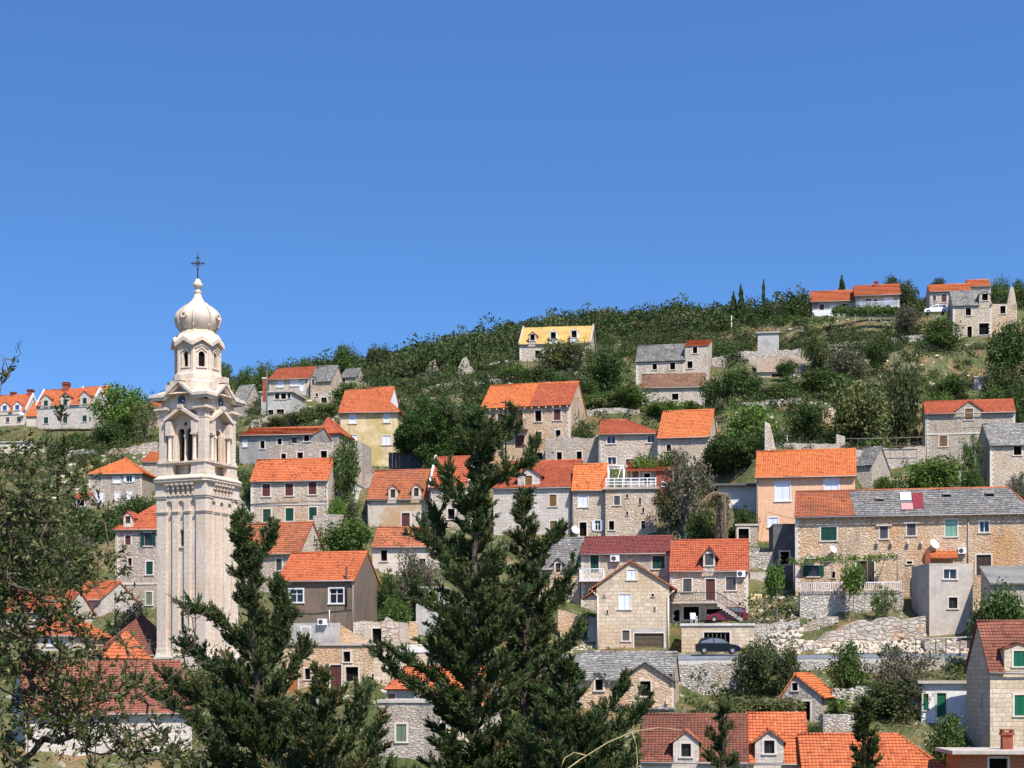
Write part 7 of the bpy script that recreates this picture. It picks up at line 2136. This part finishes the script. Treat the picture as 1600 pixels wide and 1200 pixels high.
def umbrella_pine():
    Y = 172; b = at(690, 745, Y); sc = Y * S / F
    r = thing('umbrella_pine', 'large dome shaped umbrella pine in front of the patched roof house', 'pine tree', b)
    cl = []
    def add(px, py, rp, dy=0.0): p = at(px, py, Y) - b; cl.append((p.x, p.y + dy, p.z, rp * sc))
    n = 230
    for _ in range(n):
        t = RNG.uniform(-1, 1); top = 612 + 62 * abs(t) ** 2.4; bot = 688 + 22 * (1 - abs(t)) - 10 * t
        px = 697 + 78 * t * .93
        f = RNG.random() ** .8
        ext = 70 * math.sqrt(max(.02, 1 - t * t))
        dy = RNG.uniform(-1, 1) * ext * sc * .85
        py = top + (bot - top) * f + abs(dy) / sc * .35
        add(px, py, RNG.uniform(8, 13), dy)
    for px, py, rp in ((650, 700, 14), (640, 685, 13), (665, 712, 14), (735, 700, 15), (755, 690, 14), (690, 722, 12)): add(px, py, rp)
    cl = np.array(cl)
    v, idx = cloud(cl, 210, .27, .6, .5, .9)
    npmesh('crown', v, quads_of(len(v) // 4), 'leaf_pine', r)
    m = MB(); top = at(692, 690, Y) - b
    m.tube([Vector((0, 0, -2)), Vector((.1, 0, 1.5)), top], [.34, .28, .2], 9)
    for e in cl[RNG.permutation(len(cl))[:22]]:
        E = Vector(e[:3].tolist()); m.tube([top * .85, top.lerp(E, .5) + Vector((0, 0, -.3)), E], [.13, .08, .03], 5)
    m.build('trunk', 'bark_brown', r)

def dead_palm():
    Y = 137; b = at(1127, 856, Y); sc = Y * S / F
    r = thing('dead_palm', 'dead palm with a shaggy trunk and drooping dry fronds', 'palm', b)
    m = MB(); top = at(1131, 772, Y) - b
    pts = [Vector((0, 0, -1))] + [Vector((0, 0, 0)).lerp(top, t) for t in np.linspace(0, 1, 15)]
    m.tube(pts, [.62] + [.60 - .12 * t + (.07 if i % 2 else 0) for i, t in enumerate(np.linspace(0, 1, 15))], 10)
    tr = m.build('trunk', 'bark_palm', r)
    c = []; al = []
    for _ in range(900):
        t = RNG.random(); an = RNG.random() * 6.28; c.append((top.x * t + .58 * math.cos(an), top.y * t + .58 * math.sin(an), top.z * t)); al.append((math.cos(an) * .7, math.sin(an) * .7, .9))
    v = leaf_quads(np.array(c), .34, np.array(al), .35, .3); npmesh('frond_stubs', v, quads_of(len(v) // 4), 'leaf_dry', tr)
    for k in range(17):
        an = k * 2.39; droop = RNG.uniform(.8, 1.3); ln = RNG.uniform(.6, 1.5)
        if k % 2 == 0: an = math.pi + RNG.uniform(-.9, .7); ln = RNG.uniform(1.6, 3.5); droop = RNG.uniform(.45, .95)
        d = Vector((math.cos(an), math.sin(an), 0)); m = MB(); P = []
        for i in range(8):
            t = i / 7; P.append(top + d * ln * (t ** .8) * .95 + Vector((0, 0, .45 * math.sin(t * 2.2) - droop * 2.3 * t * t)))
        m.tube(P, [.05, .045, .04, .035, .03, .025, .02, .01], 4)
        o = m.build('frond', 'dead_frond', r)
        cc = []; aa = []
        for i in range(85):
            t = RNG.uniform(.12, 1); f = t * 7; a_ = int(min(6, f)); p = P[a_].lerp(P[a_ + 1], f - a_); s = d.cross(Vector((0, 0, 1))) * (1 if i % 2 else -1)
            cc.append(p + s * .12 + Vector((0, 0, -.18))); aa.append(s * .5 + Vector((0, 0, -1.1)))
        v = leaf_quads(np.array([list(q) for q in cc]), .44, np.array([list(q) for q in aa]), .13, .25); npmesh('leaflets', v, quads_of(len(v) // 4), 'leaf_dry', o)

def vines():
    # vine on the row house pergola
    cl = []
    for px in np.linspace(1238, 1402, 26):
        for dy in (-.2, 1.0, 2.2): 
            if RNG.random() < .75: p = at(px + RNG.normal() * 2, 875 + RNG.normal() * 2.2 - (px - 1240) * .03, 126); cl.append((p.x, p.y + dy, p.z, RNG.uniform(.22, .42)))
    cl = np.array(cl); v, i = cloud(cl, 34, .17, .3); c = cl[:, :3].mean(0); c[2] = cl[:, 2].min()
    o = npmesh('vine', v - c, quads_of(len(v) // 4), 'leaf_fresh'); o.location = c.tolist(); tag(o, 'thin green vine trained over the row house pergola', 'vine')
    cl = []
    for px in np.linspace(1302, 1402, 30):
        for k in range(3): p = at(px, 484 + RNG.normal() * 2.5 + k * 2, 238 - k * 2.2); cl.append((p.x, p.y, p.z, RNG.uniform(.4, .75)))
    for px in np.linspace(1220, 1300, 16): p = at(px, 500 + RNG.normal() * 2, 238); cl.append((p.x, p.y, p.z, RNG.uniform(.5, .8)))
    cl = np.array(cl); v, i = cloud(cl, 60, .3, .3); c = cl[:, :3].mean(0); c[2] = cl[:, 2].min()
    o = npmesh('garden_vine', v - c, quads_of(len(v) // 4), 'leaf_mid'); o.location = c.tolist(); tag(o, 'long green vine arbour below the terrace of the skyline villa', 'vine')
    r = thing('vine_arbour', 'row of pale posts carrying the vine arbour below the skyline villa', 'arbour', at(1350, 503, 236)); b = Vector(r.location)
    for px in (1318, 1336, 1358, 1376, 1392):
        m = MB(); p = at(px, 500, 236) - b; m.bar(p - Vector((0, 0, 1)), at(px, 482, 236) - b, .07, n=6); m.build('post', 'plaster_white', r)
    # pergola below the pale dormer house
    r = thing('garden_pergola', 'dark post pergola on the terrace of the long pale dormer house', 'pergola', at(84, 690, 262)); b = Vector(r.location)
    for px in (73, 80, 89, 100, 118, 132):
        m = MB(); m.bar(at(px, 692, 262) - b, at(px, 671, 262) - b, .07, n=6); m.build('post', 'dark_wood', r)
    m = MB(); m.obox((at(68, 671, 262) + at(140, 670, 262)) / 2 - b + Vector((0, 1.3, 0)), ((at(140, 670, 262) - at(68, 671, 262)) / 2), (0, 1.5, .1), (0, 0, .08)); m.build('roof_frame', 'dark_wood', r)

def build_vegetation():
    build_scrub()
    for p in PLANTS:
        px, pt, pb, w, Y, kind, mat, lab, nm = p
        plant(px, pt, pb, w, Y, kind, mat, lab, nm if nm != 'climbing plant' else 'climbing_plant', nm) if nm != 'pine tree' else plant(px, pt, pb, w, Y, kind, mat, lab, 'pine_tree', nm)
    umbrella_pine(); dead_palm(); vines(); loose_stones()

# ------------------------------------------------------------------ foreground
def conifer(label, Y, trunk, profile, n_br, seed, base_row, extra=(), brown=.08, depth=1.0):
    """trunk: [(px,py)..] from bottom to top; profile: [(row, left px, right px)] silhouette relative to the trunk"""
    global RNG
    RNG = np.random.default_rng(seed)
    sc = Y * S / F
    b = at(trunk[0][0], base_row, Y)
    r = thing('conifer', label, 'conifer', b)
    tp = [at(x, y, Y) - b for x, y in trunk]
    rows = np.array([p[1] for p in trunk], float); cols = np.array([p[0] for p in trunk], float)
    pr = np.array(sorted(profile), float)
    m = MB(); n = len(tp)
    rad = [max(.03, .17 * (1 - i / (n - 1)) ** .8) for i in range(n)]
    m.tube([tp[0] + Vector((0, 0, -1.5))] + tp, [rad[0]] + rad, 8)
    C = []; A = []; SZ = []; TI = []
    lim = MB()
    def limb(P, r0, dens=1.0, tip=False):
        """foliage along one limb polyline"""
        P = [Vector(p) for p in P]
        k = len(P) - 1
        m_ = lim
        m_.tube(P, [max(.008, r0 * (1 - i / (k + .5))) for i in range(k + 1)], 5)
        L = sum((P[i + 1] - P[i]).length for i in range(k))
        nb = max(7, int(L * 30 * dens))
        dead = RNG.random() < brown
        for _ in range(nb):
            t = RNG.random() ** .75
            t = .04 + .96 * t
            f = t * k; i = min(k - 1, int(f)); p = P[i].lerp(P[i + 1], f - i); d = (P[i + 1] - P[i]).normalized()
            side = Vector(RNG.normal(size=3).tolist()).normalized()
            bd = (d * .9 + side * .75 + Vector((0, 0, .42))).normalized()
            bl = RNG.uniform(.16, .46) * (1.15 - .55 * t) * min(1.5, .55 + L * .4)
            q = max(7, int(bl * 40))
            tt = RNG.random(q)
            base = np.array(p)[None] + np.array(bd)[None] * (bl * tt)[:, None] + RNG.normal(size=(q, 3)) * .018
            C.append(base); A.append(np.repeat(np.array(bd)[None], q, 0)); SZ.append(RNG.uniform(.09, .19, q))
            TI.append(np.full(q, (.9 if (dead and t > .6) or RNG.random() < .02 else 0.0) ) * RNG.random(q))
    y0, y1 = pr[0, 0], pr[-1, 0]
    for i in range(n_br):
        row = y0 + (y1 - y0) * ((i + RNG.random()) / n_br)
        tx = np.interp(-row, -rows, cols)
        lf = np.interp(row, pr[:, 0], pr[:, 1]); rt = np.interp(row, pr[:, 0], pr[:, 2])
        an = RNG.random() * 2 * math.pi
        ca = math.cos(an); ext = (rt - tx if ca > 0 else tx - lf)
        wid = max(8, (rt - lf) / 2)
        ln = max(.25, (abs(ca) * ext + abs(math.sin(an)) * wid * .9 - 9) * sc * RNG.choice([RNG.uniform(.35, .7), RNG.uniform(.7, 1.05)]))
        rise = ln * RNG.uniform(.45, 1.0)
        st = at(tx, row, Y) - b - Vector((0, 0, rise))
        d = Vector((ca, math.sin(an) * depth, 0))
        P = []
        for k in range(7):
            t = k / 6; P.append(st + d * ln * t + Vector((RNG.normal() * .03, RNG.normal() * .03, rise * (t ** 1.5) + .03 * math.sin(7 * t))))
        limb(P, .02 + .018 * ln)
        # side limbs
        for s in range(int(2 + ln * 2.0)):
            t = RNG.uniform(.3, .85); f = t * 6; q = int(f); p = P[q].lerp(P[min(6, q + 1)], f - q)
            sd = (d + Vector((-d.y, d.x, 0)) * RNG.choice([-1, 1]) * RNG.uniform(.6, 1.2)).normalized(); l2 = ln * RNG.uniform(.22, .45)
            limb([p + sd * l2 * u + Vector((0, 0, l2 * .6 * u ** 1.3)) for u in (0, .35, .7, 1)], .014)
    for e in extra:   # hand placed limbs: [(px,py,depth)...]
        P = [at(x, y, Y) - b + Vector((0, dz, 0)) for x, y, dz in e]
        Q = []
        for u, w_ in zip(P[:-1], P[1:]): Q += [u, u.lerp(w_, .5)]
        Q.append(P[-1]); limb(Q, .05, 1.25)
        for k in range(len(Q) - 1):
            for s in range(4):
                dd = (Q[k + 1] - Q[k]).normalized(); sd = Vector(RNG.normal(size=3).tolist()); sd = (dd * 1.1 + sd * .5 + Vector((0, 0, .5))).normalized(); l2 = RNG.uniform(.3, .75)
                limb([Q[k].lerp(Q[k + 1], RNG.random()) + sd * l2 * u for u in (0, .5, 1)], .012)
    # leader foliage
    for k in range(max(0, n - 3), n - 1): limb([tp[k], tp[k].lerp(tp[k + 1], .5), tp[k + 1]], .03, 1.4)
    tk = m.build('trunk', 'bark_brown', r); lim.build('branches', 'bark_brown', tk)
    C = np.concatenate(C); A = np.concatenate(A); SZ = np.concatenate(SZ); TI = np.concatenate(TI)
    v = leaf_quads(C, SZ, A * 1.5, .23, .8)
    o = npmesh('foliage', v, quads_of(len(C)), ['leaf_conifer', 'leaf_conifer_tip', 'leaf_brown_tip'], r, mi=np.where(TI > .3, 2, (RNG.random(len(C)) < .35).astype(int)))
    return r, len(C)

def broadleaf_bush():
    global RNG
    RNG = np.random.default_rng(77)
    Y = 11.5; sc = Y * S / F
    b = at(60, 1420, Y)
    r = thing('broadleaf_bush', 'leafy evergreen bush with bare twigs in the left foreground', 'bush', b)
    blobs = [(12, 720, 35, 40, 15), (80, 715, 26, 22, 4), (35, 800, 50, 50, 34), (105, 765, 22, 36, 7), (15, 870, 45, 55, 40), (108, 840, 26, 50, 9), (60, 910, 55, 45, 30), (20, 960, 50, 60, 26), (110, 960, 55, 40, 12), (50, 1040, 80, 60, 30),
             (165, 1070, 60, 45, 12), (50, 1140, 90, 60, 44), (180, 1150, 80, 40, 22), (255, 1185, 60, 25, 12), (130, 1100, 60, 40, 14), (140, 900, 30, 40, 5), (150, 1000, 40, 30, 5)]
    nodes = [np.array(at(60, 1420, Y) - b), np.array(at(20, 1300, Y) - b), np.array(at(120, 1290, Y) - b), np.array(at(200, 1310, Y) - b)]
    par = [0, 0, 0, 0]; cen = []
    pts = []
    for cx, cy, rx, ry, n in blobs:
        for _ in range(n):
            d = RNG.normal(size=2) * .55
            p = np.array(at(cx + rx * d[0], cy + ry * d[1], Y) - b); p[1] += RNG.normal() * .35; pts.append((p, 1))
    for x, y in ((215, 985), (262, 925), (300, 965), (235, 1000), (330, 940), (180, 905), (8, 560), (27, 535), (26, 558), (15, 585), (2, 600), (95, 660), (290, 1040)):
        p = np.array(at(x, y, Y) - b); pts.append((p, 0 if y < 600 or x > 200 else 1))
    for _ in range(34): pts.append((np.array(at(RNG.uniform(130, 330), RNG.uniform(900, 1160), Y) - b) + np.array([0, RNG.normal() * .3, 0]), 0))
    root = nodes[0]
    pts.sort(key=lambda q: np.linalg.norm(q[0] - root))
    leafy = [0] * 4
    for p, lf in pts:
        N = np.array(nodes); dist = np.linalg.norm(N - p, axis=1) + .25 * np.maximum(0, N[:, 2] - p[2]) * 4 + .05 * np.linalg.norm(N - root, axis=1)
        j = int(np.argmin(dist)); nodes.append(p); par.append(j); leafy.append(lf)
    kids = np.zeros(len(nodes))
    for i in range(len(nodes) - 1, 0, -1): kids[par[i]] += kids[i] + 1
    m = MB(); C = []; A = []; SZ = []
    for i in range(1, len(nodes)):
        a, c = Vector(nodes[par[i]].tolist()), Vector(nodes[i].tolist())
        if (c - a).length < 1e-4: continue
        r1 = .0022 + .0016 * math.sqrt(kids[i]); r0 = .0022 + .0016 * math.sqrt(max(kids[i], kids[par[i]] * .6))
        mid = a.lerp(c, .5) + Vector((RNG.normal() * .02, RNG.normal() * .02, -.03))
        m.tube([a, mid, c], [min(r0, .03), min((r0 + r1) / 2, .026), r1], 5)
        d = (c - a).normalized()
        if leafy[i]:
            for tw in range(5):   # leafy twigs
                td = (d + Vector(RNG.normal(size=3).tolist()) * .8 + Vector((0, 0, .25))).normalized(); tl = RNG.uniform(.10, .26)
                m.tube([c, c + td * tl], [.002, .0012], 4)
                q = int(RNG.integers(11, 20))
                t = RNG.random(q) ** .8
                base = np.array(c)[None] + np.array(td)[None] * (tl * t)[:, None]
                s = rand_dirs(q); al = s * .8 + np.array(td)[None] * .9
                al /= np.linalg.norm(al, axis=1)[:, None]
                sz = RNG.uniform(.032, .064, q)
                C.append(base + al * sz[:, None] * .5); A.append(al); SZ.append(sz)
        elif RNG.random() < .8:
            for tw in range(3):
                td = (d + Vector(RNG.normal(size=3).tolist()) * .5).normalized(); m.tube([a.lerp(c, .3 + .25 * tw), a.lerp(c, .3 + .25 * tw) + td * RNG.uniform(.05, .12)], [.0028, .0012], 4)
    m.build('branches', 'bark_brown', r)
    C = np.concatenate(C); A = np.concatenate(A); SZ = np.concatenate(SZ)
    v = leaf_quads(C, SZ, A * 2.2, .36, .25)
    npmesh('foliage', v, quads_of(len(C)), 'leaf_holm', r)
    return len(C)

def build_foreground():
    conifer('tall dark conifer rising in the middle of the picture', 40, [(742, 1420), (742, 1200), (738, 1000), (742, 850), (748, 740), (752, 648)],
            [(640, 742, 762), (655, 728, 790), (690, 712, 800), (715, 728, 770), (740, 722, 800), (775, 698, 790), (830, 698, 800), (880, 680, 806), (940, 675, 822), (1000, 678, 832), (1060, 688, 838), (1120, 682, 845), (1200, 655, 870), (1290, 640, 880)], 205, 3, 1420,
            extra=[[(755, 770, 0), (790, 745, -.3), (822, 728, -.4), (838, 700, -.4)], [(742, 1150, 0), (690, 1100, -.5), (640, 1070, -.8), (592, 1022, -.9)], [(742, 1120, 0), (700, 1080, -.5), (668, 1050, -.7), (628, 1030, -.8)], [(740, 1030, 0), (715, 985, -.4), (680, 950, -.6), (648, 925, -.6)],
                   [(742, 950, 0), (700, 880, -.4), (675, 852, -.5), (664, 846, -.5)], [(742, 800, 0), (712, 780, -.3), (704, 770, -.3), (700, 745, -.3)], [(745, 900, 0), (690, 850, .5), (682, 820, .5), (680, 812, .5)], [(740, 720, 0), (735, 690, 0), (722, 670, .2), (708, 655, .2)], [(752, 700, 0), (770, 690, 0), (790, 680, .2), (800, 660, .2)]])
    conifer('second slimmer conifer leader right of the tall middle one', 41.5, [(800, 1420), (815, 1200), (822, 1000), (822, 880), (818, 770)],
            [(765, 812, 826), (800, 795, 840), (850, 790, 850), (900, 785, 868), (960, 790, 872), (1020, 790, 882), (1090, 785, 890), (1170, 780, 900), (1280, 770, 910)], 140, 8, 1420,
            extra=[[(825, 1000, 0), (850, 970, -.3), (872, 940, -.3), (886, 905, -.3)], [(830, 1060, 0), (868, 1030, -.3), (890, 1005, -.3), (908, 985, -.3)], [(822, 900, 0), (845, 870, 0), (862, 850, 0), (868, 842, 0)]], brown=.12)
    conifer('low bushy young conifer to the right of the tall middle one', 37, [(900, 1420), (900, 1280), (890, 1160), (880, 1040)],
            [(1030, 868, 890), (1060, 845, 915), (1100, 830, 940), (1150, 825, 975), (1210, 810, 1010), (1300, 800, 1030)], 140, 12, 1420, extra=[[(920, 1200, 0), (960, 1160, -.2), (985, 1130, -.2), (1002, 1112, -.2)], [(910, 1160, 0), (945, 1120, 0), (960, 1095, 0), (968, 1085, 0)]], brown=.06)
    conifer('left dark conifer standing before the tower base', 40, [(400, 1420), (405, 1200), (400, 1050), (392, 930), (378, 800)],
            [(800, 370, 386), (825, 352, 400), (870, 356, 410), (905, 356, 416), (940, 352, 412), (990, 334, 428), (1050, 318, 442), (1110, 305, 462), (1180, 280, 490), (1290, 250, 530)], 165, 21, 1420,
            extra=[[(392, 1010, 0), (350, 975, -.3), (322, 960, -.3), (304, 955, -.3)], [(402, 1180, 0), (340, 1110, -.5), (295, 1085, -.7), (268, 1060, -.7)], [(402, 1220, 0), (330, 1150, -.6), (290, 1110, -.8), (250, 1085, -.9)], [(390, 900, 0), (410, 870, 0), (420, 850, 0), (426, 838, 0)],
                   [(405, 1060, 0), (440, 1020, 0), (450, 970, 0), (440, 920, 0)], [(405, 1040, 0), (430, 990, 0), (440, 960, 0), (428, 925, 0)], [(400, 1160, 0), (350, 1060, .2), (310, 1030, .3), (288, 1010, .3)], [(410, 1100, 0), (450, 1060, 0), (465, 1030, .2), (470, 1020, .2)]], brown=.14)
    conifer('low spreading conifer at the right foot of the left conifer', 38, [(520, 1420), (520, 1280), (512, 1160), (505, 1050)],
            [(1040, 495, 515), (1080, 470, 540), (1120, 455, 570), (1170, 440, 600), (1230, 430, 630), (1300, 420, 650)], 95, 33, 1420,
            extra=[[(540, 1220, 0), (570, 1180, 0), (585, 1155, 0), (592, 1130, 0)], [(530, 1200, 0), (550, 1150, 0), (560, 1120, 0), (562, 1090, 0)], [(510, 1180, 0), (470, 1140, 0), (450, 1120, 0), (430, 1110, 0)]], brown=.3)
    conifer('small slender conifer tip in front of the broad orange pantile roof', 43, [(1350, 1420), (1350, 1250), (1350, 1170), (1349, 1092)],
            [(1092, 1345, 1353), (1120, 1332, 1366), (1150, 1326, 1376), (1190, 1318, 1388), (1260, 1310, 1400)], 60, 41, 1420, brown=.25)
    conifer('thin sparse conifer tip in front of the long faded roof', 41, [(1130, 1420), (1130, 1250), (1130, 1180), (1127, 1098)],
            [(1098, 1122, 1134), (1125, 1108, 1150), (1150, 1092, 1165), (1190, 1080, 1180), (1260, 1070, 1195)], 22, 47, 1420, brown=.6)
    broadleaf_bush()
    # dry stalk arcing in the foreground
    m = MB(); P = [at(x, y, 9) for x, y in ((868, 1215), (905, 1188), (950, 1160), (990, 1143), (1030, 1137), (1066, 1141))]
    m.tube(P, [.0045, .0042, .004, .0036, .003, .002], 6)
    Q = [at(x, y, 9) for x, y in ((988, 1144), (994, 1165), (996, 1190), (994, 1210))]; m.tube(Q, [.004, .003, .003, .002], 5)
    Q = [at(x, y, 9) for x, y in ((915, 1180), (897, 1176), (882, 1185), (876, 1200))]; m.tube(Q, [.004, .003, .003, .002], 5)
    tag(localise(m.build('dry_stalk', 'straw')), 'bent dry straw coloured stalk in the bottom foreground', 'stalk')
# ------------------------------------------------------------------ world, sun, camera
def build_light():
    w = bpy.data.worlds.new('World'); scene.world = w; w.use_nodes = True
    t = w.node_tree; t.nodes.clear()
    out = t.nodes.new('ShaderNodeOutputWorld'); bg = t.nodes.new('ShaderNodeBackground')
    sky = t.nodes.new('ShaderNodeTexSky'); sky.sky_type = 'NISHITA'; sky.sun_disc = False
    sd = Vector((.30, -.52, .80)).normalized()
    sky.sun_elevation = math.asin(sd.z); sky.sun_rotation = math.atan2(sd.x, sd.y)
    sky.air_density = 1.0; sky.dust_density = 0.35; sky.ozone_density = 5.0; sky.altitude = 300
    tc = t.nodes.new('ShaderNodeTexCoord'); ad = t.nodes.new('ShaderNodeVectorMath'); ad.operation = 'MULTIPLY_ADD'
    ad.inputs[1].default_value = (1, 1, 1.7); ad.inputs[2].default_value = (0, 0, .075)
    nm = t.nodes.new('ShaderNodeVectorMath'); nm.operation = 'NORMALIZE'
    L = t.links.new
    L(tc.outputs['Generated'], ad.inputs[0]); L(ad.outputs[0], nm.inputs[0]); L(nm.outputs[0], sky.inputs[0])
    hs = t.nodes.new('ShaderNodeHueSaturation'); hs.inputs['Saturation'].default_value = 1.17; hs.inputs['Hue'].default_value = .503
    L(sky.outputs[0], hs.inputs['Color']); L(hs.outputs[0], bg.inputs[0]); L(bg.outputs[0], out.inputs[0])
    bg.inputs[1].default_value = 0.136
    sl = bpy.data.lights.new('sun', 'SUN'); sl.energy = 4.2; sl.angle = R(.53); sl.color = (1.0, .94, .85)
    so = bpy.data.objects.new('sun', sl); COL.objects.link(so)
    so.rotation_euler = sd.to_track_quat('Z', 'Y').to_euler()
    so.location = (0, 0, 150)
    cd = bpy.data.cameras.new('camera'); co = bpy.data.objects.new('camera', cd); COL.objects.link(co)
    cd.sensor_fit = 'HORIZONTAL'; cd.sensor_width = 36.0; cd.lens = 36.0 * F / 1600.0
    co.location = (0, 0, 0); co.rotation_euler = (R(90), 0, 0)
    cd.shift_y = (H - 600) / 1600.0
    cd.clip_start = .2; cd.clip_end = 6000
    scene.camera = co
    vs = scene.view_settings
    vs.view_transform = 'Standard'; vs.look = 'None'; vs.exposure = EXPOSURE; vs.gamma = 1.0
    scene.cycles.max_bounces = 6; scene.cycles.transparent_max_bounces = 4
EXPOSURE = 0.74
# ------------------------------------------------------------------ run
build_materials()
build_houses()
for fn in ('build_tower', 'build_walls'):
    if fn in globals(): globals()[fn]()
build_terrain()
for fn in ('build_props', 'build_vegetation', 'build_foreground'):
    if fn in globals(): globals()[fn]()
build_light()
